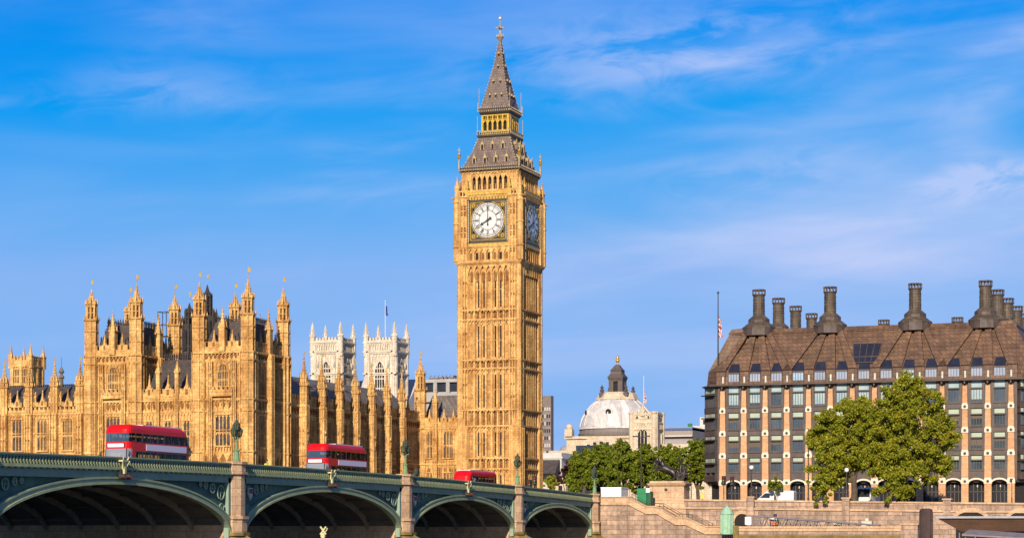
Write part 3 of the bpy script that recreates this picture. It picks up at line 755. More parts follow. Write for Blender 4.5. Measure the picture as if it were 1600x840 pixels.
for k in range(4):
    M = T(TX, TY) @ RZ(90 * k) @ T(0, -6.15, DZ)
    f = MB(); f.M = M
    f.box(-4.12, 4.12, -.42, .02, -4.15, 3.85, 0)
    for a, b, c, d in ((-4.12, 4.12, 3.4, 3.85), (-4.12, 4.12, -4.15, -3.65)): f.box(a, b, -.55, -.4, c, d, 0)
    for sg in (-1, 1): f.box(*sorted((sg*3.65, sg*4.12)), -.55, -.4, -4.15, 3.85, 0)
    for sg in (-1, 1):
        f.box(*sorted((sg*3.5, sg*3.62)), -.5, -.4, -3.62, 3.4, 1)
        for j in range(26): f.box(sg*3.95 - .13, sg*3.95 + .13, -.64, -.5, -4.0 + .3*j, -3.86 + .3*j, 3)
    f.box(-3.62, 3.62, -.5, -.4, 3.3, 3.42, 1); f.box(-3.62, 3.62, -.5, -.4, -3.7, -3.56, 1)
    for sx_ in (-1, 1):
        for sz_ in (-1, 1):
            x, z = sx_*2.95, sz_*2.85 - .05
            f.box(x - .5, x + .5, -.46, -.4, z - .5, z + .5, 2); f.tube((x, -.4, z), (x, -.52, z), .36, n=10, m=1)
            f.tube((x, -.5, z), (x, -.56, z), .2, n=8, m=2)
            for q, rr in ((.75, .26), (-.75, .26)): f.tube((x - sx_*q*.0 - sx_*.05, -.4, z - sz_*.78), (x - sx_*.05, -.5, z - sz_*.78), .17, n=8, m=1)
            f.tube((x - sx_*.78, -.4, z - sz_*.02), (x - sx_*.78, -.5, z - sz_*.02), .17, n=8, m=1)
    face = f.build('clock_face', [IRON, GOLD, CLKRED, plain('dial_frame_white', (.6, .55, .4)) if k == 0 else bpy.data.materials['dial_frame_white']], tower)
    d = MB(); d.M = M
    def disc(r, y, m, n=48): d.tube((0, -.4, 0), (0, y, 0), r, n=n, m=m, smooth=False)
    def rng(r0, r1, y, m, n=60):
        vs = []; 
        for i in range(n):
            a = 2*math.pi*i/n
            for r in (r0, r1): vs += [(r*math.sin(a), y, r*math.cos(a))]
        d.add(vs, [(2*i, 2*i+1, (2*i+3) % (2*n), (2*i+2) % (2*n)) for i in range(n)], m)
    disc(3.45, -.5, 2); disc(3.33, -.53, 1); disc(3.25, -.56, 0)
    for r in (3.2, 2.92, 2.62, 1.86): rng(r - .035, r + .035, -.568, 1)
    rng(1.68, 1.74, -.568, 1); rng(2.86, 2.9, -.568, 1)
    for i in range(60):
        a = 2*math.pi*i/60
        d.tube((2.64*math.sin(a), -.566, 2.64*math.cos(a)), (3.22*math.sin(a), -.566, 3.22*math.cos(a)), .026 if i % 5 else .07, n=4, m=1)
    for i in range(12):
        a = 2*math.pi*i/12
        d.tube((1.7*math.sin(a), -.566, 1.7*math.cos(a)), (3.22*math.sin(a), -.566, 3.22*math.cos(a)), .05, n=4, m=1)
        d.tube((.5*math.sin(a), -.566, .5*math.cos(a)), (1.7*math.sin(a), -.566, 1.7*math.cos(a)), .010, n=4, m=1)
        numeral(d, ROM[i], 2.24*math.sin(a), 2.24*math.cos(a), a, .62, -.575, 1)
    d.build('dial', [OPAL, DIALBLK, GOLD], face)
    for nm, ang, L, wdt, tail in (('hour_hand', 240, 1.75, .17, .75), ('minute_hand', 0, 3.15, .085, .95)):
        h = MB(); h.M = M @ Matrix.Rotation(R(ang), 4, 'Y')
        y = -.64 if nm == 'hour_hand' else -.7
        h.polyxz([(-wdt*1.1, -tail), (wdt*1.1, -tail), (wdt, 0), (wdt*.6, L*.75), (0, L), (-wdt*.6, L*.75), (-wdt, 0)], y, y + .05)
        h.polyxz([(-wdt*2, -tail*.95), (0, -tail*1.12), (wdt*2, -tail*.95), (wdt*1.2, -tail*.55), (-wdt*1.2, -tail*.55)], y - .01, y + .04)
        if nm == 'hour_hand': h.polyxz([(-.34, L*.72), (0, L*.58), (.34, L*.72), (0, L*1.02)], y - .01, y + .04)
        h.tube((0, y - .03, 0), (0, y + .08, 0), .26, n=12)
        h.build(nm, DIALBLK, face)
# belfry
bf = MB(); ringbox(bf, 4.7, 67.6, 72.6, 2)
def belfry_face(mb, k):
    base = mb.M.copy(); mb.M = base @ T(0, -5.65)
    for sg in (-1, 1):
        a, b = sorted((sg * 3.75, sg * 5.6)); mb.box(a, b, 0, .9, 67.6, 72.4)
        for q in (.05, .5, .95): mb.box(a + (b-a)*q - .08, a + (b-a)*q + .08, -.1, 0, 67.8, 72.3)
    mb.box(-3.8, 3.8, .05, .9, 67.6, 68.7); mb.box(-3.8, 3.8, .02, .9, 71.8, 72.4)
    w = 7.5 / 7
    for j in range(8): mb.box(-3.75 + w*j - .2, -3.75 + w*j + .2, -.03, .8, 68.6, 71.9)
    for j in range(7):
        s = -3.75 + w*(j + .5)
        for sg in (-1, 1):
            pts = [(s + sg*w*.34, 70.9), (s + sg*w*.34, 71.9), (s, 71.9), (s + sg*.02, 71.55)]
            mb.polyxz(pts if sg > 0 else pts[::-1], 0, .5, 0)
        mb.box(s - .05, s + .05, .25, .4, 68.7, 70.0, 0)
    band(mb, -5.8, 5.8, 72.05, .2, .25)
faces4(belfry_face, bf); bf.build('belfry', SM, tower)
# lower roof with dormers, cornice and crestings
TERRA = plain('painted_cornice', (.13, .085, .04), (.05, .06, .035), 2.8, .6)
rf = MB(); rf.loft([(73.0, sq(TX, TY, 5.75)), (74.0, sq(TX, TY, 5.2)), (76.0, sq(TX, TY, 4.25)), (78.0, sq(TX, TY, 3.55)), (79.1, sq(TX, TY, 3.25))])
rf.loft([(72.25, sq(TX, TY, 5.75)), (72.5, sq(TX, TY, 6.15)), (73.0, sq(TX, TY, 6.2)), (73.15, sq(TX, TY, 6.05))], 1)
hw = lambda z: float(np.interp(z, [73.0, 74.0, 76.0, 78.0, 79.1], [5.75, 5.2, 4.25, 3.55, 3.25]))
def roof_face(mb, k):
    base = mb.M.copy(); mb.M = base
    for j in range(34):
        s = -6.0 + 12 * j / 33; mb.box(s - .1, s + .1, -6.26, -6.1, 72.55, 72.8, 3); mb.pyr(s, -6.05, .07, 73.1, 73.5, 3)
        if j % 2: mb.box(s - .1, s + .1, -6.0, -5.7, 72.2, 72.45, 2)
    for z, xs in ((73.9, (-3.3, -1.1, 1.1, 3.3)), (76.6, (-2.1, 0, 2.1))):
        for s in xs:
            y = -hw(z) - .12
            mb.box(s - .34, s + .34, y, y + 1.6, z, z + 1.0, 0); mb.box(s - .2, s + .2, y - .03, y, z + .08, z + .98, 4)
            mb.polyxz([(s - .44, z + .95), (s + .44, z + .95), (s, z + 1.65)], y - .08, y + 1.5, 3)
            for sg in (-1, 1): mb.box(*sorted((s + sg*.24, s + sg*.38)), y - .08, y, z, z + 1.0, 3)
            mb.box(s - .05, s + .05, y - .05, y + .05, z + 1.55, z + 2.0, 3)
    for z in np.arange(73.6, 79, .55): mb.box(-hw(z) - .1, -hw(z) + .1, -hw(z) - .1, -hw(z) + .1, z, z + .22, 3)
faces4(roof_face, rf)
GDULL = plain('dull_gilding', (.46, .34, .16), (.22, .16, .08), 3, .5, .2)
rf.build('lower_roof', [IRONROOF, IRON, TERRA, GDULL, DARK], tower)
for sx_ in (-1, 1):
    for sy_ in (-1, 1):
        x, y = TX + sx_*6.1, TY + sy_*6.1; lt = MB()     # corner standards with gilded crowns
        lt.box(x - .12, x + .12, y - .12, y + .12, 72.9, 74.6); lt.tube((x, y, 74.0), (x, y, 77.0), .08, n=5)
        lt.ball((x, y, 75.7), .32, 1, 8, 5, (1, 1, .8)); lt.tube((x, y, 74.8), (x, y, 75.4), .22, .42, 6, 1); lt.box(x - .3, x + .3, y - .05, y + .05, 76.4, 76.52)
        lt.build('corner_standard', [GDULL, GOLD], tower)
ln = MB(); ln.prism(sq(TX, TY, 2.2), 79.1, 84, 2)
ln.loft([(78.9, sq(TX, TY, 3.2)), (79.2, sq(TX, TY, 3.5)), (79.5, sq(TX, TY, 3.5))], 1)
ln.loft([(83.3, sq(TX, TY, 2.95)), (83.7, sq(TX, TY, 3.2)), (84.3, sq(TX, TY, 3.25)), (84.5, sq(TX, TY, 3.1))], 1)
def lantern_face(mb, k):
    for j in range(6):
        s = -2.55 + 5.1*j/5; mb.box(s - .16, s + .16, -2.85, -2.5, 79.4, 83.4, 0)
    for j in range(5):
        s = -2.04 + 1.02*j
        for sg in (-1, 1):
            pts = [(s + sg*.36, 81.7), (s + sg*.36, 82.4), (s, 82.4), (s + sg*.02, 82.25)]
            mb.polyxz(pts if sg > 0 else pts[::-1], -2.8, -2.4, 0)
        mb.box(s - .05, s + .05, -2.75, -2.5, 82.4, 83.3, 0)
    mb.box(-2.7, 2.7, -2.8, -2.4, 82.3, 82.5, 0); mb.box(-2.8, 2.8, -2.86, -2.3, 83.05, 83.4, 0); mb.box(-2.7, 2.7, -2.83, -2.4, 79.4, 80.2, 0)
    for j in range(16):
        s = -3.4 + 6.8*j/15; mb.box(s - .05, s + .05, -3.5, -3.4, 79.4, 80.2, 3)
        mb.box(s - .08, s + .08, -3.3, -3.15, 83.85, 84.1, 3); mb.pyr(s*.93, -3.15, .06, 84.4, 84.75, 3)
    mb.box(-3.5, 3.5, -3.52, -3.4, 80.1, 80.25, 3)
    mb.tube((-3.4, -3.4, 79.4), (-3.4, -3.4, 83.0), .07, n=5, m=3); mb.tube((-3.15, -3.15, 84), (-3.15, -3.15, 88.2), .06, n=5, m=3); mb.ball((-3.15, -3.15, 86.6), .17, 3, 6, 4)
    mb.box(-3.45, -3.3, -3.2, -3.1, 84.3, 85.6, 3)
faces4(lantern_face, ln); ln.build('lantern', [GOLD, IRON, DARK, GDULL], tower)
sp = MB(); prof = [(84.4, 2.95), (87.0, 2.3), (89.6, 1.68), (93.2, .88), (97.0, .3), (97.6, .22)]
sp.loft([(z, sq(TX, TY, h)) for z, h in prof])
hp = lambda z: float(np.interp(z, [p[0] for p in prof], [p[1] for p in prof]))
def spire_face(mb, k):
    for z in np.arange(84.8, 97, .6): mb.box(-hp(z) - .07, -hp(z) + .07, -hp(z) - .07, -hp(z) + .07, z, z + .2, 1)
    for z, xs in ((86.6, (-1.2, 0, 1.2)), (89.3, (-.7, .7)), (92.2, (0,)), (94.6, (0,))):
        for s in xs:
            y = -hp(z); mb.box(s - .16, s + .16, y - .12, y + .4, z, z + .4, 2); mb.polyxz([(s - .24, z + .38), (s + .24, z + .38), (s, z + .8)], y - .16, y + .4, 1)
faces4(spire_face, sp)
sp.build('spire', [IRONROOF, GDULL, DARK], tower)
fn = MB(); fn.lathe(TX, TY, [(.2, 97.4), (.55, 97.9), (.75, 98.2), (.5, 98.5), (.16, 98.7), (.12, 99.4)], 10)
for k in range(8): a = k*math.pi/4; fn.pyr(TX + .65*math.cos(a), TY + .65*math.sin(a), .1, 98.2, 98.9)
fn.tube((TX, TY, 98.6), (TX, TY, 101.6), .1, .05, 6)
fn.box(TX - .9, TX + .9, TY - .07, TY + .07, 99.85, 100.05); fn.box(TX - .07, TX + .07, TY - .9, TY + .9, 99.85, 100.05)
for a, b in ((.85, 0), (-.85, 0), (0, .85), (0, -.85)): fn.ball((TX + a, TY + b, 99.95), .17, 0, 6, 4)
fn.ball((TX, TY, 99.95), .36, 0, 8, 5); fn.ball((TX, TY, 101.7), .34, 1, 8, 5); fn.tube((TX, TY, 101.9), (TX, TY, 102.6), .04, .02, 4)
fn.build('finial', [GDULL, plain('pale_gilding', (.75, .65, .42), (.6, .5, .3), 2, .3, .4)], tower)
# ================================================================ the palace
PAL = thing('gothic_palace', 'long honey stone Gothic palace with turrets and dark slate roofs beside the clock tower', 'palace', (-166, 330, 4.8))
PM = [HONEY, CARVED_SHADE, DARK]
SLM = [SLATE, IRON]
def wall_levels(mb, s0, s1, top, tall=False):
    """string courses, carved friezes and blind panelling of one stretch of river front"""
    band(mb, s0, s1, 18.3, .2, .2); band(mb, s0, s1, 13.2, .2, .2)
    shields(mb, s0 + .2, s1 - .2, 15.6, 18.2, 1.3)
    ribs(mb, s0, s1, 13.4, 18.3, 1.3, .09, .12, True)
    band(mb, s0, s1, 24.7, .24, .26); band(mb, s0, s1, 26.5, .26, .34)
    shields(mb, s0 + .1, s1 - .1, 25.1, 26.4, 1.0); ribs(mb, s0, s1, 25.0, 26.5, 1.0, .12, .1, False)
    if tall:
        band(mb, s0, s1, 32.6, .22, .24); band(mb, s0, s1, 33.8, .3, .42)
        shields(mb, s0 + .1, s1 - .1, 32.9, 33.7, .75)
def jamb(mb, s, w, z0, z1, d=.42):
    """a flat buttress strip with three fillets and niches"""
    d = d * 1.3 if d < .6 else d
    mb.box(s - w/2, s + w/2, -d, .02, z0, z1)
    for q in (-.42, 0, .42): mb.box(s + q*w - .08, s + q*w + .08, -d - .24, -d + .02, z0, z1)
    z = z0 + 1.0
    while z < z1 - 1.2:
        for q in (-.21, .21): mb.box(s + q*w - w*.13, s + q*w + w*.13, -d - .06, -d + .02, z, z + .3, 1)  # dark blocks imitate shaded niche recesses
        z += 2.1
def niche(mb, s, z, d=.0):
    mb.box(s - .32, s + .32, -d - .3, -d + .02, z, z + .25); mb.ball((s, -d - .16, z + .95), .26, 0, 6, 5, (1, 1, 2.6)); mb.pyr(s, -d - .14, .3, z + 2.0, z + 2.9)
    for q in (-.34, .34): mb.box(s + q - .06, s + q + .06, -d - .2, -d + .02, z, z + 2.1)
def stepped_gable(mb, s, z, w, h):
    for k in range(4):
        q = w * (1 - k*.24) / 2; mb.box(s - q, s + q, -.2, .16, z + h*k*.2, z + h*(k+1)*.2)
        for sg in (-1, 1): mb.pyr(s + sg*(q - .1), -.02, .09, z + h*(k+1)*.2, z + h*(k+1)*.2 + .4)
    mb.box(s - w*.1, s + w*.1, -.26, -.18, z + h*.15, z + h*.55, 1)
    mb.pyr(s, -.02, .2, z + h*.75, z + h*1.75); mb.ball((s, -.02, z + h*1.5), .14, 0, 6, 4)

def hip_roof(mb, x0, x1, y0, y1, z0, z1, ins, m=0):
    mb.loft([(z0, [(x0,y0),(x1,y0),(x1,y1),(x0,y1)]), (z1, [(x0+ins,y0+ins),(x1-ins,y0+ins),(x1-ins,y1-ins),(x0+ins,y1-ins)])], m)
def cresting(mb, x0, x1, y0, y1, z, h=.9, m=1):
    for (a, b, c, d) in ((x0, x1, y0, y0), (x0, x1, y1, y1), (x0, x0, y0, y1), (x1, x1, y0, y1)):
        mb.box(a - .04, b + .04, c - .04, d + .04, z + h*.35, z + h*.45, m)
        L = max(abs(b - a), abs(d - c)); n = max(1, int(L / .42))
        for k in range(n + 1):
            x = a + (b - a)*k/n; y = c + (d - c)*k/n
            mb.box(x - .05, x + .05, y - .05, y + .05, z, z + h*.75, m); mb.pyr(x, y, .1, z + h*.6, z + h*1.15, m)
            
def pavilion(x0, x1, y0, y1, tip, mirrored=False):
    """one of the two river pavilions: four corner turrets, tall windows, steep roof"""
    b = MB(); b.box(x0 + .25, x1 - .25, y0 + .25, y1 - .25, 4, 34.2)
    W, D = x1 - x0, y1 - y0
    for M, L, front in ((T(x0, y0 + .25), W, True), (T(x1 - .25, y0) @ RZ(90), D, False), (T(x0 + .25, y1) @ RZ(-90), D, False), (T(x1, y1 - .25) @ RZ(180), W, False)):
        b.M = M; wall_levels(b, 0, L, 34, True)
        ribs(b, 1.6, L - 1.6, 19, 24.7, .62, .09, .1, True, True); ribs(b, 1.6, L - 1.6, 27, 32.6, .62, .09, .1, True, True)
        crenel(b, .8, L - .8, 34.1, 35.6, 1.15)
        for e in (0, L): 
            s = .95 if e == 0 else L - .95; jamb(b, s, 1.7, 5, 34, .36)
        if front:
            for q in (.285, .715): jamb(b, L*q, .7, 5, 32.6, .28); niche(b, L*q, 28.6, .28); niche(b, L*q, 20.6, .28)
            b.box(L*.5 - 1.9, L*.5 + 1.9, -.75, .02, 27.1, 27.7, 0); crenel(b, L*.5 - 1.9, L*.5 + 1.9, 27.7, 28.5, .75, -.8, -.55)
            ribs(b, L*.5 - 1.8, L*.5 + 1.8, 18.5, 19.2, .5, .2, .1, False); gwindow(PAL, M, L*.5, 28.7, 32.2, 1.75, 3, (.3,), 1.0); gwindow(PAL, M, L*.5, 19.4, 24.2, 2.5, 4, (.42,))
            gwindow(PAL, M, L*.5, 12.8, 16.6, 2.5, 4, (.5,))
            stepped_gable(b, L*.5 - 1.6, 34.7, 1.5, 1.7); stepped_gable(b, L*.5 + 1.6, 34.7, 1.5, 1.7)
        else:
            jamb(b, L*.5, 1.2, 5, 34, .55)
            for q in (.3, .7):
                gwindow(PAL, M, L*q, 27.4, 32.0, 1.8, 3, (.45,), .9); gwindow(PAL, M, L*q, 19.2, 24.2, 1.8, 3, (.45,))
                stepped_gable(b, L*q, 34.7, 1.5, 1.7)
        b.M = M; pinnacle(b, L*.5, -.15, .5, 30 if not front else 34.1, 38.0, 41.2)
    b.build('pavilion', PM, PAL)
    r = MB(); hip_roof(r, x0 + .9, x1 - .9, y0 + .9, y1 - .9, 34.3, 39.0, 1.5); cresting(r, x0 + 2.4, x1 - 2.4, y0 + 2.4, y1 - 2.4, 39.0, 1.0)
    for q in (.3, .7):
        for yy in (y0 + 1.2,): r.polyxz([(x0 + W*q - .6, 35.4), (x0 + W*q + .6, 35.4), (x0 + W*q, 37.0)], yy, yy + 1.5, 0)
    r.build('roof', SLM, PAL)
    for (x, y), tt in zip(((x0 + .55, y0 + .4), (x1 - .6, y0 + .4), (x1 - .45, y1 - .5), (x0 + .55, y1 - .5)), tip):
        t = MB(); turret(t, x, y, 1.02, 34.0, 39.7, 42.3, tt, 0, 1); t.prism(ngon(x, y, 1.12, 8), 5, 34.1)
        for z in (13.2, 18.3, 24.7, 26.5, 32.6, 33.8): t.prism(ngon(x, y, 1.3, 8), z, z + .26)
        for p in ngon(x, y, 1.14, 8): t.box(p[0]-.09, p[0]+.09, p[1]-.09, p[1]+.09, 5, 34)
        to = t.build('corner_turret', PM, PAL); vane(to, x, y, tt, 1.7)
PX0, PX1, PY0, PY1 = -160.6, -150.9, 295.4, 308.4
LX0, LX1 = -180.1, -170.7
pavilion(PX0, PX1, PY0, PY1, (45.0, 45.4, 45.2, 44.6))
pavilion(LX0, LX1, PY0, PY1, (44.6, 45.0, 44.8, 44.6))
# the range between the two pavilions
M = T(LX1, PY0 + .5); L = PX0 - LX1
b = MB(); b.box(LX1, PX0, PY0 + .5, PY0 + 13, 4, 27); b.M = M
wall_levels(b, 0, L, 27); ribs(b, 0, L, 19, 24.7, .55, .09, .1, True, True); crenel(b, 0, L, 26.9, 28.4, .8)
for q in (.333, .667): jamb(b, L*q, .55, 5, 27, .3); pinnacle(b, L*q, -.12, .32, 26.5, 31.2, 33.2)
for q in (.167, .5, .833):
    gwindow(PAL, M, L*q, 19.4, 23.4, 1.05, 2, (.4,)); gwindow(PAL, M, L*q, 12.8, 16.6, 1.05, 2, (.5,)); stepped_gable(b, L*q, 27.2, 2.1, 2.2)
b.build('middle_range', PM, PAL)
r = MB(); r.loft([(26.9, [(LX1 - 1, PY0 + 1), (PX0 + 1, PY0 + 1), (PX0 + 1, PY0 + 13), (LX1 - 1, PY0 + 13)]), (33.6, [(LX1 - 1, PY0 + 6.9), (PX0 + 1, PY0 + 6.9), (PX0 + 1, PY0 + 7.1), (LX1 - 1, PY0 + 7.1)])])
cresting(r, LX1, PX0, PY0 + 6.9, PY0 + 7.1, 33.6, 1.0); r.build('roof', SLM, PAL)
# river wing running off to the left
WY = 299.0; bx = [-183.5 - 4.78*k for k in range(6)]
b = MB(); b.box(-212, LX0 + .3, WY, WY + 16, 4, 25.9); b.M = T(0, WY)
b2 = lambda s0, s1: (band(b, s0, s1, 18.3, .2, .2), band(b, s0, s1, 25.0, .26, .3), band(b, s0, s1, 13.2, .2, .2), ribs(b, s0, s1, 19, 25.0, .58, .09, .1, True, True), shields(b, s0, s1, 15.4, 18.0, 1.2), crenel(b, s0, s1, 25.4, 27.0, .8), shields(b, s0, s1, 25.5, 26.5, .8))
b2(-212, LX0)
for s in bx:
    jamb(b, s, 1.25, 5, 25.2, .5)
    b.M = Matrix.Identity(4); t = MB(); turret(t, s, WY - .2, .62, 25.0, 29.6, 30.4, 33.4, 0, 1); to = t.build('buttress_turret', PM, PAL); vane(to, s, WY - .2, 33.3, .9)
    b.M = T(0, WY)
    M = T(0, WY)
    gwindow(PAL, M, s - 2.39, 19.2, 24.3, 1.75, 3, (.47,)); gwindow(PAL, M, s - 2.39, 12.8, 16.6, 1.75, 3, (.5,))
    stepped_gable(b, s - 2.39, 26.3, 1.5, 1.7)
    for q in (-1.35, 1.35): pinnacle(b, s - 2.39 + q, 0, .13, 26.5, 28.0, 28.8)
gwindow(PAL, T(0, WY), -181.6, 19.2, 24.3, .9, 2, (.47,))
b.build('river_wing', PM, PAL)
r = MB(); r.loft([(25.8, [(-212, WY + .6), (LX0 + 1, WY + .6), (LX0 + 1, WY + 15), (-212, WY + 15)]), (30.1, [(-212, WY + 6.7), (LX0 + 1, WY + 6.7), (LX0 + 1, WY + 7), (-212, WY + 7)])])
cresting(r, -211, LX0, WY + 6.7, WY + 7.0, 30.1, .4); r.build('roof', SLM, PAL)
v = MB(); x, y = x_on(96, WY + 7), WY + 7; v.lathe(x, y, [(.35, 30), (.3, 31.4), (.55, 31.6), (.2, 32.2), (.5, 32.6), (.08, 33.4)], 8); v.tube((x, y, 33.3), (x, y, 35.0), .05, n=5); v.build('roof_ventilator', GREYLEAD, PAL)
# north front: nine buttressed bays running back to the tower
GX = -151.0
Mn = T(GX, 0) @ RZ(90)
by = [313.2 + 6.83*k for k in range(7)]
b = MB(); b.box(GX - 13, GX, 308, 365.5, 4, 26.8); b.M = Mn
s0, s1 = 308, 365
band(b, s0, s1, 18.3, .2, .2); band(b, s0, s1, 24.7, .24, .26); band(b, s0, s1, 26.3, .26, .34); ribs(b, s0, s1, 13, 24.7, .6, .1, .1, True, True); shields(b, s0, s1, 25.1, 26.3, 1.0); crenel(b, s0, s1, 26.6, 28.2, .95)
shields(b, s0, s1, 15.6, 18.2, 1.3)
for s in by:
    b.M = Mn; jamb(b, s, 1.15, 5, 26.6, 1.25)
    for z in (13.2, 18.3, 24.7): b.box(s - .75, s + .75, -1.4, 0, z, z + .24)
    niche(b, s, 20.2, 1.25)
    b.M = Matrix.Identity(4)
    t = MB(); turret(t, GX + .75, s, .62, 25.4, 29.7, 31.0, 34.6, 0, 1); to = t.build('buttress_turret', PM, PAL); vane(to, GX + .75, s, 34.5, .8)
    # lit face of the buttress towards the river carries its own panelling
    b.M = T(GX, s - .575); ribs(b, .05, 1.2, 8, 26.4, .38, .06, .08, False)
    for z in (13.2, 18.3, 24.7, 26.3): b.box(.0, 1.4, -.14, 0, z, z + .24)
    for z in (15, 16.8, 20, 22.2): 
        for q in (.38, .86): b.box(q - .14, q + .14, -.05, .01, z, z + .5, 1)
for a, c in zip([309.4] + by, by + [363.4]):
    m_ = (a + c) / 2
    if c - a > 4:
        gwindow(PAL, Mn, m_, 19.2, 24.3, 2.7, 4, (.45,)); gwindow(PAL, Mn, m_, 12.6, 17.0, 2.7, 4, (.5,))
        b.M = Mn; stepped_gable(b, m_, 27.4, 2.2, 2.2)
b.M = Matrix.Identity(4); b.build('north_front', PM, PAL)
r = MB(); r.loft([(26.6, [(GX - 13, 308), (GX - .7, 308), (GX - .7, 366), (GX - 13, 366)]), (32.2, [(GX - 6.9, 308), (GX - 6.7, 308), (GX - 6.7, 366), (GX - 6.9, 366)])])
r.build('roof', [GREYLEAD], PAL)
# link between north front and tower
LY = 364.8
b = MB(); b.box(GX - 1, TX - 5.6, LY, LY + 12, 4, 25.9); b.M = T(0, LY); M = T(0, LY)
s0, s1 = GX, TX - 6
band(b, s0, s1, 18.3, .2, .25); band(b, s0, s1, 25.0, .26, .3); band(b, s0, s1, 13.2, .2, .2); ribs(b, s0, s1, 13, 25, .52, .09, .1, True, True); shields(b, s0, s1, 15.6, 18.1, 1.2); crenel(b, s0, s1, 25.4, 27.0, .8)
xa, xb, xc = x_on(671.5, LY), x_on(681, LY), x_on(701, LY)
gwindow(PAL, M, xa, 19.6, 24.5, 1.1, 2, (.47,)); gwindow(PAL, M, xc, 19.6, 24.5, 1.75, 3, (.47,)); gwindow(PAL, M, xa, 12.6, 16.8, 1.1, 2, (.5,)); gwindow(PAL, M, xc, 12.6, 16.8, 1.75, 3, (.5,))
jamb(b, xb, .9, 5, 26, .4); pinnacle(b, xb, -.2, .42, 25, 30.0, 33.0)
for s in (xa, xc - .9, xc + 1.0): stepped_gable(b, s, 26.2, 1.3, 1.5)
b.M = Matrix.Identity(4); b.build('tower_link', PM, PAL)
r = MB(); r.loft([(25.8, [(GX, LY + .6), (TX - 5.5, LY + .6), (TX - 5.5, LY + 12), (GX, LY + 12)]), (31.6, [(GX, LY + 6), (TX - 5.5, LY + 6), (TX - 5.5, LY + 6.4), (GX, LY + 6.4)])])
r.build('roof', [GREYLEAD], PAL)
t = MB(); x, y = x_on(657, LY + .2), LY + .2
turret(t, x, y, 1.0, 25, 32.2, 35.2, 38.4, 0, 1); t.prism(ngon(x, y, 1.1, 8), 5, 25.2)
for p in ngon(x, y, 1.12, 8): t.box(p[0]-.08, p[0]+.08, p[1]-.08, p[1]+.08, 5, 25)
for z in (13.2, 18.3, 25.0): t.prism(ngon(x, y, 1.28, 8), z, z + .26)
to = t.build('corner_turret', PM, PAL); vane(to, x, y, 38.3, 1.3)

# dark ventilation towers rising behind the roofs
DKST = stone('sooty_stone', (.075, .06, .055), (.05, .042, .04), (.025, .02, .02), .8, .5, .6, .4)
def dark_tower(px, Y, r, zt, label, nm='ventilation_tower'):
    x, y = at(px, Y); o = thing(nm, label, 'tower', (x, y, 5))
    hl, hsp = (zt - 4.4, zt - 1.9) if zt < 56 else (zt - 7.0, zt - 2.6)
    b = MB(); b.prism(ngon(x, y, r, 8), 5, hl)
    for z in np.arange(hl - 24, hl, 3.2): b.prism(ngon(x, y, r + .2, 8), z, z + .35)
    for p in ngon(x, y, r, 8): b.box(p[0]-.2, p[0]+.2, p[1]-.2, p[1]+.2, 10, hl + .4); b.pyr(p[0], p[1], .22, hl + .4, hl + 1.8)
    for k in range(8):
        a = 2*math.pi*k/8; c, s = math.cos(a)*r*.93, math.sin(a)*r*.93
        b.box(x + c - .35, x + c + .35, y + s - .35, y + s + .35, hl - 5.4, hl - 1.2, 1)
    b.build('shaft', [DKST, DARK], o)
    l = MB(); l.prism(ngon(x, y, r*.34, 8), hl, hsp, 1)
    for p in ngon(x, y, r*.5, 8): l.box(p[0]-.13, p[0]+.13, p[1]-.13, p[1]+.13, hl, hsp); l.pyr(p[0], p[1], .16, hsp, hsp + .9)
    for z in (hl + (hsp-hl)*.5, hsp - .2): l.prism(ngon(x, y, r*.56, 8), z, z + .25)
    l.lathe(x, y, [(r*.46, hsp), (r*.2, hsp + (zt-hsp)*.5), (.06, zt)], 8); l.build('spire', [DKST, DARK], o); vane(o, x, y, zt, 2.2)
    return o
dark_tower(296, 430, 1.75, 52.4, 'dark sooty octagonal tower with a thin spire seen between the two palace pavilions')
dark_tower(324, 470, 2.0, 60.8, 'dark sooty tower mostly hidden behind the left turret of the right palace pavilion')
# scaffold frame beside it
x, y = at(257, 400); o = thing('scaffold', 'small open scaffold frame above the roof of the left palace pavilion', 'scaffolding', (x, y, 30))
b = MB()
for dx in (-.9, .9):
    for dy in (-.9, .9): b.tube((x + dx, y + dy, 25), (x + dx, y + dy, 47.5), .08, n=4)
for z in (40.5, 42.8, 45, 47.4):
    for dx in (-.9, .9): b.tube((x + dx, y - .9, z), (x + dx, y + .9, z), .07, n=4); b.tube((x - .9, y + dx, z), (x + .9, y + dx, z), .07, n=4)
b.build('poles', IRON, o)
b = MB(); b.box(x - .95, x + .95, y - .95, y + .95, 42.8, 42.9); b.build('platform', plain('scaffold_boards', (.2, .15, .1)), o)
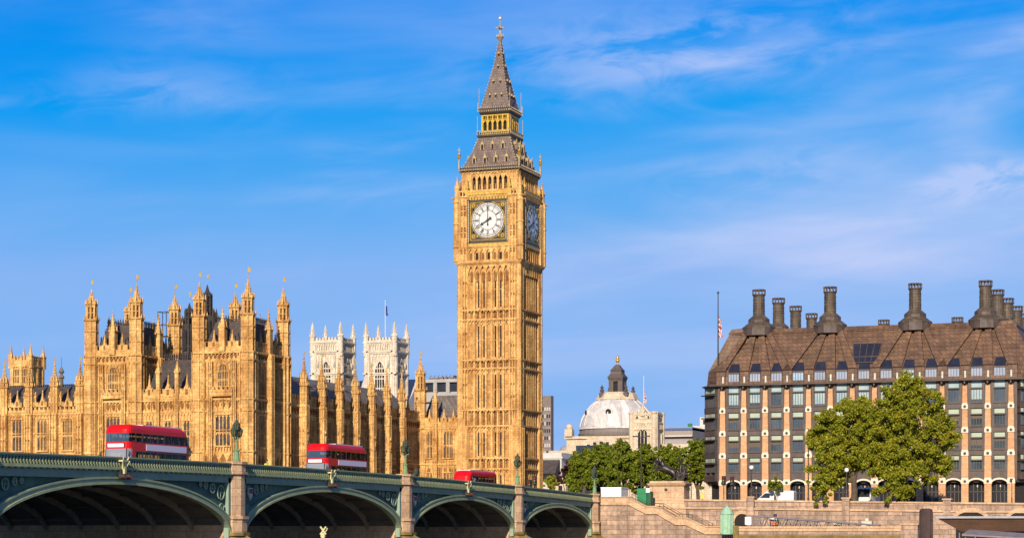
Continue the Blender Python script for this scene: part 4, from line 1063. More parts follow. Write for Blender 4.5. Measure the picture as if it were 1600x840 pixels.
# ================================================================ the abbey's two white towers
WST = stone('white_portland_stone', (.70, .63, .51), (.58, .51, .40), (.19, .15, .12), 1.2, .6, .78, .5)
ax, ay = at(505, 640)
ABB = thing('abbey', 'pale stone abbey with two pinnacled west towers rising behind the palace roofs', 'church', (ax, ay, 5))
AM = [WST, plain('pale_carving', (.42, .38, .33)), DARK]
def abbey_tower(x0, y0, w):
    k = 3300 / depth(x0, y0); zc = lambda py: hz(py, depth(x0, y0))
    zt = zc(536); b = MB(); b.box(x0, x0 + w, y0, y0 + w, 5, zt)
    for M in (T(x0, y0), T(x0 + w, y0) @ RZ(90), T(x0 + w, y0 + w) @ RZ(180), T(x0, y0 + w) @ RZ(-90)):
        b.M = M
        for s in (.55, w - .55): b.box(s - .75, s + .75, -.55, .02, 5, zt - .3); b.box(s - .3, s + .3, -.75, -.5, 8, zt - 2)
        for py in (536, 551, 585): z = zc(py); b.box(-.7, w + .7, -.75, .02, z, z + .45); b.box(-.5, w + .5, -.5, .02, z - .4, z)
        ribs(b, 1.5, w - 1.5, zc(550), zc(538), .8, .2, .22)
        ribs(b, 1.4, w - 1.4, zc(640), zc(553), .9, .12, .16, True, True)
        crenel(b, 1, w - 1, zt, zt + 1.5, 1.1, -.3, .2)
        for sg in (1.9, w - 1.9): b.box(sg - .3, sg + .3, -.3, .02, 20, zc(555)); b.ball((sg, -.4, zc(570)), .35, 1, 6, 5, (1, 1, 2.6))
        b.polyxz([(w/2 - 2.0, zc(576)), (w/2 + 2.0, zc(576)), (w/2, zc(559))], -.35, .02, 0)
        b.box(w/2 - 1.75, w/2 + 1.75, -.4, .02, zc(625), zc(622)); b.box(w/2 - 1.95, w/2 - 1.5, -.4, .02, zc(622), zc(575)); b.box(w/2 + 1.5, w/2 + 1.95, -.4, .02, zc(622), zc(575))
    b.M = Matrix.Identity(4)
    o = b.build('tower', AM, ABB)
    for M in (T(x0, y0), T(x0 + w, y0) @ RZ(90)):
        g = MB(); g.M = M
        pts = [(w/2 - 1.5, zc(622)), (w/2 + 1.5, zc(622)), (w/2 + 1.5, zc(578)), (w/2 + .9, zc(570)), (w/2, zc(565)), (w/2 - .9, zc(570)), (w/2 - 1.5, zc(578))]
        g.polyxz(pts, -.37, .02, 2)
        for q in (-.75, 0, .75): g.box(w/2 + q - .11, w/2 + q + .11, -.45, -.3, zc(622), zc(569))
        for py in (576, 592, 607): g.box(w/2 - 1.5, w/2 + 1.5, -.46, -.3, zc(py) - .15, zc(py) + .15)
        g.build('window', AM, o)
    for sx_ in (0, 1):
        for sy_ in (0, 1):
            px_, py_ = x0 + sx_*w, y0 + sy_*w
            p = MB(); p.prism(ngon(px_, py_, .85, 8), zt - 4, zc(526)); p.prism(ngon(px_, py_, 1.0, 8), zc(526.5), zc(525))
            for q in ngon(px_, py_, .82, 8): p.pyr(q[0], q[1], .12, zc(525), zc(521.5))
            p.lathe(px_, py_, [(.72, zc(525)), (.4, zc(514)), (.07, zc(503))], 8)
            for q in (.2, .4, .6, .8):
                for c in ngon(px_, py_, .8*(1-q) + .08, 8)[::2]: p.box(c[0]-.09, c[0]+.09, c[1]-.09, c[1]+.09, zc(523) + (zc(505)-zc(523))*q, zc(523) + (zc(505)-zc(523))*q + .3)
            p.build('pinnacle', AM, o)
for pa in (486, 569.5):
    x0 = x_on(pa, ay); abbey_tower(x0 + .5, ay, 9.3)
b = MB(); xa, xb = x_on(452, ay + 10), x_on(640, ay + 10)
b.box(xa - 30, xb, ay + 9.4, ay + 28, 5, hz(628, 640)); b.build('nave', AM, ABB)
r = MB(); z0 = hz(628, 640); r.loft([(z0, [(xa - 31, ay + 9), (xb, ay + 9), (xb, ay + 28), (xa - 31, ay + 28)]), (z0 + 7.6, [(xa - 31, ay + 18), (xb, ay + 18), (xb, ay + 18.4), (xa - 31, ay + 18.4)])]); r.build('roof', plain('pale_lead_roof', (.5, .47, .45), (.42, .4, .39)), ABB)
FLAGW = plain('flag_white', (.7, .68, .66)); FLAGR = plain('flag_red', (.42, .04, .05)); FLAGB = plain('flag_blue', (.03, .05, .18)); POLE = plain('pole_grey', (.2, .19, .2)); POLEW = plain('pole_white', (.6, .6, .6))
def flagpole(px, py0, py1, x, y, label, flag, pole=POLE, r=.13):
    Y = depth(x, y); z0, z1 = hz(py0, Y), hz(py1, Y)
    o = thing('flagpole', label, 'flagpole', (x, y, z0))
    b = MB(); b.tube((x, y, z0), (x, y, z1), r, r*.6, 8); b.ball((x, y, z1), r*1.5, 0, 8, 5); b.build('pole', pole, o)
    f = MB(); fz1, fz0, wd, union = flag
    za, zb = hz(fz1, Y), hz(fz0, Y); nx, nz = 7, 14
    for i in range(nx):
        for j in range(nz):
            vs = []
            for a, c in ((i, j), (i+1, j), (i+1, j+1), (i, j+1)):
                u, v = a/nx, c/nz
                vs.append((x + .1 + u*wd*(.55 + .45*v*v), y + .25*math.sin(u*9 + v*3)*u, za + (zb - za)*(v + .22*u*(1-v))))
            u, v = (i + .5)/nx, (j + .5)/nz
            m = 2
            if union:
                d1, d2 = abs(u - v), abs(u - 1 + v)
                if min(d1, d2) < .12: m = 0
                if min(d1, d2) < .05: m = 1
                if abs(u - .5) < .2 or abs(v - .5) < .17: m = 0
                if abs(u - .5) < .11 or abs(v - .5) < .1: m = 1
            f.add(vs, [(0, 1, 2, 3)], m, True)
    f.build('flag', [FLAGW, FLAGR, FLAGB], o); return o
x, y = at(602, 648); flagpole(602, 545, 470, x, y, 'thin white flagpole with a dark blue flag above the right white abbey tower', (476, 493, 1.0, False), POLEW, .16)

# ================================================================ distant tower at far left
x, y = at(17.5, 520); o = thing('stone_tower', 'square honey stone tower with four pinnacles behind the roof at far left', 'tower', (x, y, 5))
k = lambda py: hz(py, 520)
b = MB(); w_ = 5.6; b.box(x, x + w_, y, y + w_, 5, k(572))
b.loft([(k(612), sq(x + w_/2, y + w_/2, w_/2 + .7)), (k(606), sq(x + w_/2, y + w_/2, w_/2 + .5))])
for M in (T(x, y), T(x + w_, y) @ RZ(90), T(x + w_, y + w_) @ RZ(180), T(x, y + w_) @ RZ(-90)):
    b.M = M
    for s in (.35, w_/2, w_ - .35): b.box(s - .4, s + .4, -.3, .02, 20, k(560))
    for s in (w_*.27, w_*.73):
        b.box(s - .8, s + .8, -.02, .1, k(598), k(577), 2)
        for q in (-.45, 0, .45): b.box(s + q - .09, s + q + .09, -.14, .02, k(598), k(576))
        b.box(s - .8, s + .8, -.15, 0, k(588) - .1, k(588) + .1)
    band(b, -.2, w_ + .2, k(573), .35, .4, 0); crenel(b, .5, w_ - .5, k(570), k(557), 1.0)
b.M = Matrix.Identity(4); b.build('shaft', PM, o)
for sx_ in (0, 1):
    for sy_ in (0, 1):
        p = MB(); pinnacle(p, x + sx_*w_, y + sy_*w_, .5, k(575), k(556), k(538)); p.build('pinnacle', PM, o)

# ================================================================ far buildings right of the clock tower and behind the palace
CONC = plain('pale_concrete', (.52, .50, .46), (.42, .40, .37), .6, .8); GREYC = plain('grey_brown_cladding', (.20, .165, .15), (.15, .12, .11), .5, .7)
BGL = plain('office_glass', (.028, .03, .036), (.016, .018, .022), .6, .15, 0, .4); WIN_PALE = plain('pale_panel', (.42, .40, .36), (.3, .29, .27), 1.5, .5)
x, y = at(662, 560); Y = 560; o = thing('conference_centre', 'white modern block with dark glazing and roof plant, left of the clock tower', 'building', (x, y, 9.2))
b = MB(); x2 = x + 24
b.box(x, x2, y, y + 20, 9, hz(612, Y)); b.box(x - 1, x2 + 1, y - 1, y + 20, hz(628, Y), hz(615, Y)); b.box(x - 1, x2 + 1, y - 1, y + 20, hz(598, Y), hz(593, Y))
for s in np.arange(x, x2, 3.6): b.box(s - .5, s + .5, y - .9, y, hz(628, Y), hz(597, Y))
b.build('wall', plain('grey_block_concrete', (.34, .33, .32), (.27, .26, .25), .6, .8), o)
b = MB(); b.box(x + .3, x2, y - .2, y + 19, hz(612, Y), hz(598, Y)); b.build('window', BGL, o)
b = MB()
for s in np.arange(x + 1, x2, 1.1): b.box(s, s + .7, y + 1 + rnd.random(), y + 4, hz(593, Y), hz(593 - rnd.uniform(2, 7), Y)); b.tube((s, y + 1, hz(593, Y)), (s + .8, y + 1, hz(586, Y)), .12, n=4)
b.box(x + 1, x2 - 3, y + 3, y + 12, hz(593, Y), hz(588.5, Y)); b.build('roof_plant', GREYC, o)

x, y = at(846, 900); Y = 900; x2 = x + 4.3; o = thing('tower_block', 'grey brown high rise office block right behind the clock tower', 'building', (x, y, 9.2))
b = MB(); b.box(x, x2, y, y + 3.4, 9, hz(618, Y), 0)
for z in np.arange(20, hz(640, Y), 3.1):
    for s in np.arange(x + .3, x2 - .4, 1.0): b.box(s, s + .66, y - .05, y + .1, z, z + 1.5, 1 if rnd.random() < .6 else 2)
    b.box(x - .1, x2 + .1, y - .14, y, z - .4, z - .1, 0)
for s in np.arange(x, x2, .5): b.box(s, s + .16, y - .25, y, hz(636, Y), hz(618, Y), 0)
b.build('facade', [GREYC, BGL, WIN_PALE], o)

# domed hall
Y = 680; x, y = at(965, Y); zz = lambda py: hz(py, Y)
DOMEM = tiles('lead_dome', (.60, .575, .56), (.48, .46, .45), (.28, .26, .25), 1.4, 30, .72, .06, .5, .5, .4)
HALLST = stone('cream_hall_stone', (.60, .50, .37), (.52, .43, .31), (.27, .21, .15), 1.4, .6, .75, .35)
o = thing('domed_hall', 'cream stone hall with big grey lead dome and dark lantern', 'building', (x, y, 9.2))
b = MB(); r0 = 59.5 / (3300 / Y) ; 
b.lathe(x, y, [(r0*1.02, zz(682)), (r0*1.04, zz(678)), (r0*1.0, zz(676)), (r0*1.0, zz(671))], 32, 1)
b.lathe(x, y, [(r0*1.03, zz(671)), (r0*1.0, zz(668))], 32, 0)
b.lathe(x, y, [(r0*.985, zz(668)), (r0*.93, zz(655)), (r0*.82, zz(643)), (r0*.68, zz(633)), (r0*.52, zz(625)), (r0*.46, zz(622))], 48, 0, True, False)
for k in range(16):
    a = 2*math.pi*k/16
    pr = [(r0*.99, 667), (r0*.94, 655), (r0*.83, 643), (r0*.69, 633), (r0*.53, 625)]
    for (ra, pa), (rb, pb) in zip(pr[:-1], pr[1:]): b.tube((x + ra*math.cos(a), y + ra*math.sin(a), zz(pa)), (x + rb*math.cos(a), y + rb*math.sin(a), zz(pb)), .26, n=4)
b.build('dome', [DOMEM, plain('dome_base_dark', (.2, .17, .15))], o)
for a in (-92, -60 - 90, -28):
    w2 = MB(); a = R(a + 3); rr = r0*.80; w2.M = T(x, y) @ Matrix.Rotation(a + R(90), 4, 'Z')
    c = (0, -rr - .5, zz(645.5)); w2.tube((0, -rr + .8, c[2]), (0, -rr - .75, c[2]), 1.35, n=14, m=0); w2.tube((0, -rr, c[2]), (0, -rr - .85, c[2]), .95, n=14, m=1)
    w2.build('oculus_window', [DOMEM, DARK], o)
b = MB(); b.loft([(zz(625), ngon(x, y, r0*.58, 8)), (zz(616), ngon(x, y, r0*.5, 8)), (zz(613), ngon(x, y, r0*.44, 8))], 1)
q = 4.6; b.prism(sq(x, y, 2.75), zz(616), zz(612)); b.prism(sq(x, y, 1.5), zz(613), zz(588), 2)
for sx_ in (-1, 1):
    for sy_ in (-1, 1): b.box(*sorted((x + sx_*.75, x + sx_*2.3)), *sorted((y + sy_*.75, y + sy_*2.3)), zz(612), zz(591))
b.loft([(zz(597), sq(x, y, 2.0)), (zz(596), sq(x, y, 2.2)), (zz(591), sq(x, y, 2.55)), (zz(589), sq(x, y, 2.65)), (zz(584), sq(x, y, 1.9)), (zz(580), sq(x, y, 1.75)), (zz(579), sq(x, y, 1.95)), (zz(573), sq(x, y, 1.05)), (zz(571), sq(x, y, .9)), (zz(569), sq(x, y, .35))])
for sx_ in (-1, 1):
    for sy_ in (-1, 1):
        ux, uy = x + sx_*4.0, y + sy_*4.0; b.box(ux - .8, ux + .8, uy - .8, uy + .8, zz(620), zz(614)); b.lathe(ux, uy, [(.4, zz(614)), (.75, zz(610)), (.3, zz(608)), (.6, zz(606)), (.1, zz(602))], 8)
b.build('lantern', [plain('dark_lantern_stone', (.10, .075, .065), (.06, .05, .045), 1.5), HALLST, DARK], o)
b = MB(); b.tube((x, y, zz(570)), (x, y, zz(565)), .25, n=6); b.ball((x, y, zz(563)), .7, 0, 8, 6); b.ball((x, y, zz(559)), .55, 0, 8, 6, (1, 1, 1.6)); b.build('finial', GOLD, o)
b = MB(); b.box(x - r0*1.08, x + r0*1.6, y - r0, y + r0*1.2, 9, zz(683)); b.box(x - r0*1.13, x + r0*1.65, y - r0*1.05, y + r0*1.2, zz(687), zz(683))
b.box(x - r0*1.53, x - r0*1.05, y - r0*.8, y + r0*.8, 9, zz(704)); b.box(x - r0*1.57, x - r0*1.02, y - r0*.85, y + r0*.8, zz(708), zz(704))
b.box(x - r0*1.1, x - r0*.9, y - r0*1.1, y - r0*.9, zz(683), zz(672)); b.ball((x - r0, y - r0, zz(669)), 1.2, 0, 8, 5)
b.M = T(x, y - r0); K = 12; xo = -r0*.12
b.polyxz([(xo - r0*.75, zz(705))] + [(xo + r0*.75, zz(705))] + [(xo + r0*.75*math.cos(math.pi*k/K), zz(705) + 4.2*math.sin(math.pi*k/K)) for k in range(1, K)], -.6, .1, 0)
b.polyxz([(xo - r0*.66, zz(705)), (xo + r0*.66, zz(705))] + [(xo + r0*.66*math.cos(math.pi*k/K), zz(705) + 3.6*math.sin(math.pi*k/K)) for k in range(1, K)], -.75, -.5, 0)
for k in range(-3, 4): b.box(xo + k*2.1 - .5, xo + k*2.1 + .5, -.8, -.6, zz(704), zz(704) + 2.6 - .22*k*k, 1)
b.M = Matrix.Identity(4)
cx_ = x - r0*1.3; b.lathe(cx_, y - r0*.3, [(2.4, zz(704)), (2.4, zz(702)), (2.0, zz(698)), (1.1, zz(696)), (.2, zz(695.4))], 16, 2, True)
b.build('hall_wall', [HALLST, BGL, plain('small_dome_lead', (.3, .28, .27))], o)
# low white and slate buildings at the foot of the high rise
x, y = at(850, 640); o = thing('low_office', 'low white building with slate roof between the clock tower and the cream domed hall', 'building', (x, y, 9.2))
b = MB(); b.box(x - 4, x + 5.6, y, y + 10, 9, hz(707, 640)); b.box(x - 4, x + 6, y - .3, y + 10, hz(716, 640), hz(713, 640)); b.build('wall', CONC, o)
b = MB(); b.loft([(hz(740, 640), [(x - 4, y - 5), (x + 5.2, y - 5), (x + 5.2, y - .3), (x - 4, y - .3)]), (hz(718, 640), [(x - 4, y - .7), (x + 5.2, y - .7), (x + 5.2, y - .4), (x - 4, y - .4)])]); b.build('roof', SLATE, o)
x, y = at(872, 520); o = thing('classical_portico', 'cream stone low building with a pediment behind the dark red tree', 'building', (x, y, 9.2))
b = MB(); b.box(x - 3, x + 9, y, y + 8, 9, hz(752, 520)); b.polyxz([(x - 3, hz(752, 520)), (x + 9, hz(752, 520)), (x + 3, hz(742, 520))], y - .3, y + 8); b.box(x - 3.3, x + 9.3, y - .4, y + 8, hz(754, 520), hz(752, 520))
b.build('wall', HALLST, o)
for k in range(5): b = MB(); b.box(x - 2.2 + 2.3*k, x - 1.2 + 2.3*k, y - .06, y + .1, hz(770, 520), hz(758, 520)); b.build('window', BGL, o)
# turreted court tower with flag
Y = 470; x, y = at(984.5, Y); zz = lambda py: hz(py, Y); w_ = 5.9
CRT = stone('pale_court_stone', (.62, .53, .40), (.54, .45, .33), (.28, .22, .15), .8, .45, .75, .4)
o = thing('court_tower', 'square pale stone tower with battlements and arched window in front of the dome', 'tower', (x, y, 9.2))
b = MB(); b.box(x, x + w_, y, y + 5.5, 9, zz(655))
for M in (T(x, y), T(x + w_, y) @ RZ(90)):
    b.M = M
    for s in (.35, w_ - .35): b.prism(ngon(s, .1, .6, 8), 9, zz(643)); b.prism(ngon(s, .1, .72, 8), zz(646), zz(643))
    band(b, 0, w_, zz(661), .3, .3); band(b, 0, w_, zz(671), .25, .3); band(b, 0, w_, zz(648), .25, .25); crenel(b, .8, w_ - .8, zz(655), zz(644), 1.0, -.1, .25)
    ribs(b, .9, w_ - .9, zz(670), zz(661), .55, .12, .12)
    for s in (w_*.25, w_*.75): b.box(s - .35, s + .35, -.12, .02, zz(654), zz(650), 2)
    for sg in (-1, 1): b.box(*sorted((w_/2 + sg*1.05, w_/2 + sg*1.5)), -.3, .02, zz(700), zz(676))
b.M = Matrix.Identity(4); pinnacle(b, x + w_/2, y, .45, zz(650), zz(642), zz(630))
b.box(x - 14, x + 26, y + 4, y + 16, 9, zz(693)); b.build('wall', [CRT, CARVED_SHADE, DARK], o)
g = MB(); g.M = T(x, y); K = 8
g.polyxz([(w_/2 - 1.1, zz(700)), (w_/2 + 1.1, zz(700))] + [(w_/2 + 1.1*math.cos(math.pi*k/K), zz(680) + 1.3*math.sin(math.pi*k/K)) for k in range(K + 1)], -.2, .02, 1)
for q in (-.4, .4): g.box(w_/2 + q - .08, w_/2 + q + .08, -.3, -.1, zz(700), zz(673))
g.build('window', [CRT, BGL], o)
flagpole(1007, 632, 588, x + w_/2 + .1, y + .4, 'slim white flagpole with a drooping red and white flag on the pale court tower', (611, 630, .8, True), POLEW, .1)
# background offices between court tower and the bronze office
x, y = at(1028, 560); Y = 560; zz = lambda py: hz(py, Y); o = thing('long_office', 'long low office with a blue strip and grey roof behind the trees', 'building', (x, y, 9.2))
b = MB(); b.box(x - 3, x + 9.5, y, y + 14, 9, zz(688), 0); b.box(x - 3, x + 9.2, y + 1, y + 14, zz(688), zz(667), 1); b.box(x - 3, x + 9.2, y + .8, y + 14, zz(672), zz(668.5), 2); b.box(x - 3, x + 9.4, y - .2, y + 1, zz(682), zz(680), 3)
b.build('facade', [plain('grey_roof', (.3, .28, .29)), plain('tan_wall', (.28, .23, .19)), plain('blue_strip', (.04, .10, .26)), CONC], o)
x, y = at(1080, 600); Y = 600; zz = lambda py: hz(py, Y); o = thing('clad_office', 'pale stepped block clad with green sheeting beside the dark bronze office', 'building', (x, y, 9.2))
b = MB(); b.box(x + .5, x + 9, y, y + 12, 9, zz(665), 0); b.box(x + 2, x + 9, y + 2, y + 10, zz(665), zz(651), 0); b.box(x + 3, x + 9, y + 1.8, y + 3, zz(662), zz(655), 1)
b.build('wall', [CONC, BGL], o)
b = MB(); b.box(x + .9, x + 9, y - .3, y - .05, 9, zz(671)); b.box(x - .9, x + .3, y - .5, y, 9, zz(661)); b.build('green_sheeting', plain('green_sheet', (.02, .15, .05), (.015, .11, .04), 1, .5), o)
b = MB(); b.prism(ngon(x + 4.2, y + 6, 1.5, 8), zz(651), zz(630)); b.prism(ngon(x + 3.5, y + 5, .8, 8), zz(651), zz(636))
for py in (648, 643, 638, 633): b.prism(ngon(x + 4.2, y + 6, 1.65, 8), zz(py), zz(py) + .25)
b.build('glass_lift_tower', glassy('pale_blue_glass', (.35, .45, .52), (.22, .32, .4), .15, 2), o)

# ================================================================ bronze office building on the embankment
OX, OY, BAY = -78.15, 306.8, 3.24
BRONZE = tiles('dark_bronze', (.080, .056, .047), (.060, .042, .036), (.035, .026, .022), .55, .9, .75, .02, .5, .8, .3, .5)
BRROOF = tiles('bronze_roof_panels', (.17, .098, .060), (.10, .060, .038), (.05, .034, .026), .75, .62, .36, .04, .6, .45, .5)
SANDST = stone('orange_sandstone', (.60, .35, .19), (.53, .29, .15), (.30, .17, .09), .9, .36, .84, .22)
CREAM = plain('cream_capital', (.66, .58, .46), (.56, .48, .37), 2, .7)
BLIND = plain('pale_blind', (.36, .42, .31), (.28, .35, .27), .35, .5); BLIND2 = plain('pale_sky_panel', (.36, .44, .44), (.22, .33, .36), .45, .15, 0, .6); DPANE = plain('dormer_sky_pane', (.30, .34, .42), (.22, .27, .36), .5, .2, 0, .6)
OGL = glassy('office_window_glass', (.030, .045, .06), (.07, .10, .12), .05, .35)
OFF = thing('office_building', 'large dark bronze office with sandstone piers and a roof full of round chimneys', 'building', (OX + 20, OY, 9.2))
xl, xr, CH = OX - .95, OX + 13*BAY + 1.0, 2.2; ZE, ZR0, ZR1 = 27.6, 29.9, 36.3; YBK = OY + 58
def plan(i, ch=CH):
    """building outline inset by i, with chamfered corners"""
    return [(xl + i, OY + i), (xr - i, OY + i), (xr + ch - i*.6, OY + ch + i*.4), (xr + ch - i*.6, YBK - i), (xl - ch + i*.6, YBK - i), (xl - ch + i*.6, OY + ch + i*.4)]
b = MB()
b.loft([(9.3, plan(1.2)), (13.0, plan(1.2))], 1); b.loft([(13.0, plan(.25)), (ZE, plan(.25))], 0)
b.M = T(OX, OY)
for k in range(14):
    x0 = BAY*k
    for sg in (-1, 1): b.box(*sorted((x0 + sg*.42, x0 + sg*.82)), -.12, .3, 13.2, ZE, 0); b.box(*sorted((x0 + sg*.5, x0 + sg*.62)), -.2, -.1, 13.4, ZE, 0)
    if k < 13:
        for z in (23.6, 20.2, 16.9):
            b.box(x0 + .8, x0 + BAY - .8, -.16, .3, z, z + .75, 0); b.box(x0 + .75, x0 + BAY - .75, -.3, .3, z + .68, z + .8, 0); b.box(x0 + .75, x0 + BAY - .75, -.3, .3, z - .02, z + .1, 0)
        b.box(x0 + .8, x0 + BAY - .8, -.16, .3, 13.6, 14.7, 0); b.box(x0 + .7, x0 + BAY - .7, -.25, .3, 14.6, 14.75, 0)
b.M = Matrix.Identity(4); b.build('wall', [BRONZE, DARK], OFF)
# sandstone piers
for k in range(14):
    p = MB(); p.M = T(OX + BAY*k, OY)
    zs = [(9.2, .50), (13.2, .50), (17.2, .455), (20.5, .42), (23.9, .38), (27.2, .33)]
    for (za, wa), (zb, wb) in zip(zs[:-1], zs[1:]):
        p.loft([(za, [(-wa, -.42), (wa, -.42), (wa, .2), (-wa, .2)]), (zb - .4, [(-wb, -.40), (wb, -.40), (wb, .2), (-wb, .2)])], 0)
    for za, wa in zs[1:-1]:
        p.loft([(za - .42, [(-wa - .06, -.5), (wa + .06, -.5), (wa + .06, .2), (-wa - .06, .2)]), (za + .12, [(-wa - .06, -.5), (wa + .06, -.5), (wa + .06, .2), (-wa - .06, .2)]), (za + .42, [(-wa + .1, -.46), (wa - .1, -.46), (wa - .1, .2), (-wa + .1, .2)])], 1)
        p.tube((0, -.45, za - .08), (0, -.56, za - .08), .21, n=10, m=2)
    p.build('pier', [SANDST, CREAM, IRON], OFF)
# ground arcade arches
for k in range(13):
    a = MB(); a.M = T(OX + BAY*k + BAY/2, OY); h = BAY/2 - .5; K = 10
    arc = [(h*math.cos(math.pi*q/K), 12.75 + .62*math.sin(math.pi*q/K)) for q in range(K + 1)]
    arc2 = [((h + .02)*math.cos(math.pi*q/K), 13.0 + .62*math.sin(math.pi*q/K)) for q in range(K + 1)]
    for p, q, p2, q2 in zip(arc[:-1], arc[1:], arc2[:-1], arc2[1:]):
        a.add([(p[0], -.45, p[1]), (q[0], -.45, q[1]), (q2[0], -.45, q2[1]), (p2[0], -.45, p2[1]), (p[0], .2, p[1]), (q[0], .2, q[1]), (q2[0], .2, q2[1]), (p2[0], .2, p2[1])], [(0,3,2,1), (4,5,6,7), (0,1,5,4), (3,7,6,2)], 0)
    a.polyxz([(-h, 13.05), (-h, 13.75), (h, 13.75), (h, 13.05)][::-1] if False else [(-h, 13.6), (h, 13.6), (h, 13.75), (-h, 13.75)], -.1, .2, 1)
    for q in range(K):
        pa, pb = arc2[q], arc2[q+1]; a.add([(pa[0], -.1, pa[1]), (pb[0], -.1, pb[1]), (pb[0], -.1, 13.65), (pa[0], -.1, 13.65)], [(0, 3, 2, 1)], 1)
    a.build('arcade_arch', [CREAM, BRONZE], OFF)
    g = MB(); g.M = T(OX + BAY*k + BAY/2, OY); g.box(-h, h, 1.0, 1.12, 9.3, 12.9, 0)
    for q in (-.5, 0, .5): g.box(q*h - .05, q*h + .05, .9, 1.02, 9.3, 12.9, 1)
    g.box(-h, h, .9, 1.02, 11.6, 11.7, 1); g.tube((0, .8, 12.3), (0, .8, 12.6), .09, n=6, m=2)
    g.build('shopfront', [BGL, BRONZE, CREAM], OFF)
# windows: blind over a glazed light, four storeys and thirteen bays
wins = [(24.45, 27.5, 26.5, 25.55), (21.1, 23.6, 22.75, 21.7), (17.75, 20.2, 19.4, 18.4), (14.75, 16.95, 16.2, 15.2)]
for r_, (z0, z1, zb, _) in enumerate(wins):
    for k in range(13):
        M = T(OX + BAY*k + BAY/2, OY); h = .78
        f = MB(); f.M = M
        for s in (-h, h): f.box(s - .05, s + .05, -.14, .26, z0, z1)
        f.box(-h - .1, h + .1, -.32, .2, zb - .12, zb + .06); f.box(-h, h, -.16, .2, z0 - .04, z0 + .08)
        for q in (-.5, 0, .5): f.box(q*h - .035, q*h + .035, -.05, .2, z0, zb - .1)
        fo = f.build('window', BRONZE, OFF)
        g = MB(); g.M = M; g.box(-h + .04, h - .04, .06, .2, z0 + .05, zb - .1); g.build('pane', OGL, fo)
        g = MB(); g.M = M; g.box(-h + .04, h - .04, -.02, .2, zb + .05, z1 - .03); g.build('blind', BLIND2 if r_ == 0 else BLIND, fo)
        if r_ < 3 and rnd.random() < .55:
            g = MB(); g.M = M; hh = zb - .1 - z0
            if r_ == 0: g.box(-h + .05, h - .05, .03, .07, z0 + .05 + hh*rnd.uniform(0, .3), zb - .12)
            else: g.box(-h + .05, h - .05, .03, .07, z0 + hh*rnd.uniform(.3, .7), zb - .12)
            g.build('drawn_blind', BLIND2 if r_ == 0 else plain('brown_blind_%d%d' % (r_, k), (.11, .08, .055), (.08, .06, .04)), fo)
# plainer flank facing downstream
Mf = T(xr + CH, OY + CH) @ RZ(90); FL = YBK - OY - CH - 2; nb = 16; st_ = FL / nb
for k in range(nb + 1):
    p = MB(); p.M = Mf @ T(st_*k + .6, 0); p.box(-.4, .4, -.4, .2, 9.2, 27.2, 0)
    for za in (13.2, 17.2, 20.5, 23.9): p.box(-.48, .48, -.48, .2, za - .4, za + .15, 1)
    p.build('flank_pier', [SANDST, CREAM], OFF)
for k in range(nb):
    for z0, z1, zb, _ in wins:
        g = MB(); g.M = Mf @ T(st_*(k + .5) + .6, 0); g.box(-.8, .8, -.06, .3, z0, zb - .1, 0); g.box(-.8, .8, -.1, .3, zb + .05, z1, 1); g.box(-.9, .9, -.3, .2, zb - .12, zb + .05, 2)
        for q in (-.8, -.4, 0, .4, .8): g.box(q - .04, q + .04, -.14, .2, z0, zb, 2)
        g.build('flank_window', [OGL, BLIND, BRONZE], OFF)
# chamfered corner bays
for sgn, cx0, rz in ((-1, xl - CH/2, -45), (1, xr + CH/2, 45)):
    M = T(cx0, OY + CH/2) @ RZ(rz); b = MB(); b.M = M; h = 1.35
    for z in (13.4, 16.9, 20.2, 23.6): b.box(-1.6, 1.6, -.35, .3, z, z + .8); b.box(-1.7, 1.7, -.9, .3, z + 2.6, z + 2.75)
    for s in (-1.5, -.05, .0, 1.45): b.box(s, s + .09, -.32, .2, 13.4, ZE)
    b.build('corner_bay', BRONZE, OFF)
    for z0, z1, zb, _ in wins:
        g = MB(); g.M = M; g.box(-h, h, -.2, .2, z0, zb - .1, 0); g.box(-h, h, -.24, .2, zb + .05, z1 - .1, 1)
        for q in (-.66, -.33, .33, .66): g.box(q*h - .04, q*h + .04, -.28, -.1, z0, z1 - .1, 2)
        g.build('corner_window', [OGL, BLIND, BRONZE], OFF)
# cornice
b = MB(); b.loft([(ZE - .25, plan(-.25)), (ZE - .05, plan(-.95)), (ZE + .08, plan(-.95)), (ZE + .12, plan(.1))]); b.M = T(OX, OY)
for k in range(14): b.box(BAY*k - .1, BAY*k + .1, -.9, 0, ZE - .5, ZE - .2)
b.M = Matrix.Identity(4)
b.loft([(29.75, plan(-.3)), (29.85, plan(-.5)), (29.92, plan(.2))]) if False else None
b.build('cornice', BRONZE, OFF)
# roof
INS = 5.6
b = MB(); b.loft([(ZE + .1, plan(.12)), (ZR0, plan(.45)), (ZR1, plan(INS))], 0)
b.loft([(ZR1 - .7, plan(INS - .7)), (ZR1 - .55, plan(INS - .75)), (ZR1 + .12, plan(INS)), (ZR1 + .5, plan(INS + 6))], 0)
slope = lambda z: OY + .45 + (z - ZR0) / (ZR1 - ZR0) * (INS - .45)
def duct(xa, za, xb, zb, wa, wb, h=.3):
    ya, yb = slope(za), slope(zb)
    vs = [(xa - wa, ya - h, za), (xa + wa, ya - h, za), (xb + wb, yb - h, zb), (xb - wb, yb - h, zb), (xa - wa, ya + .1, za), (xa + wa, ya + .1, za), (xb + wb, yb + .1, zb), (xb - wb, yb + .1, zb)]
    b.add(vs, [(0,1,2,3), (1,5,6,2), (4,0,3,7), (0,4,5,1), (3,2,6,7)], 0)
CHX = [OX + BAY*q for q in (1.25, 4.6, 8.5, 11.65)]
DUCTS = {0: (-.1, 1, 2, 3), 1: (3, 4, 5, 6), 2: (7, 8, 9, 10), 3: (10, 11, 12, 13.05)}; DONE = set()
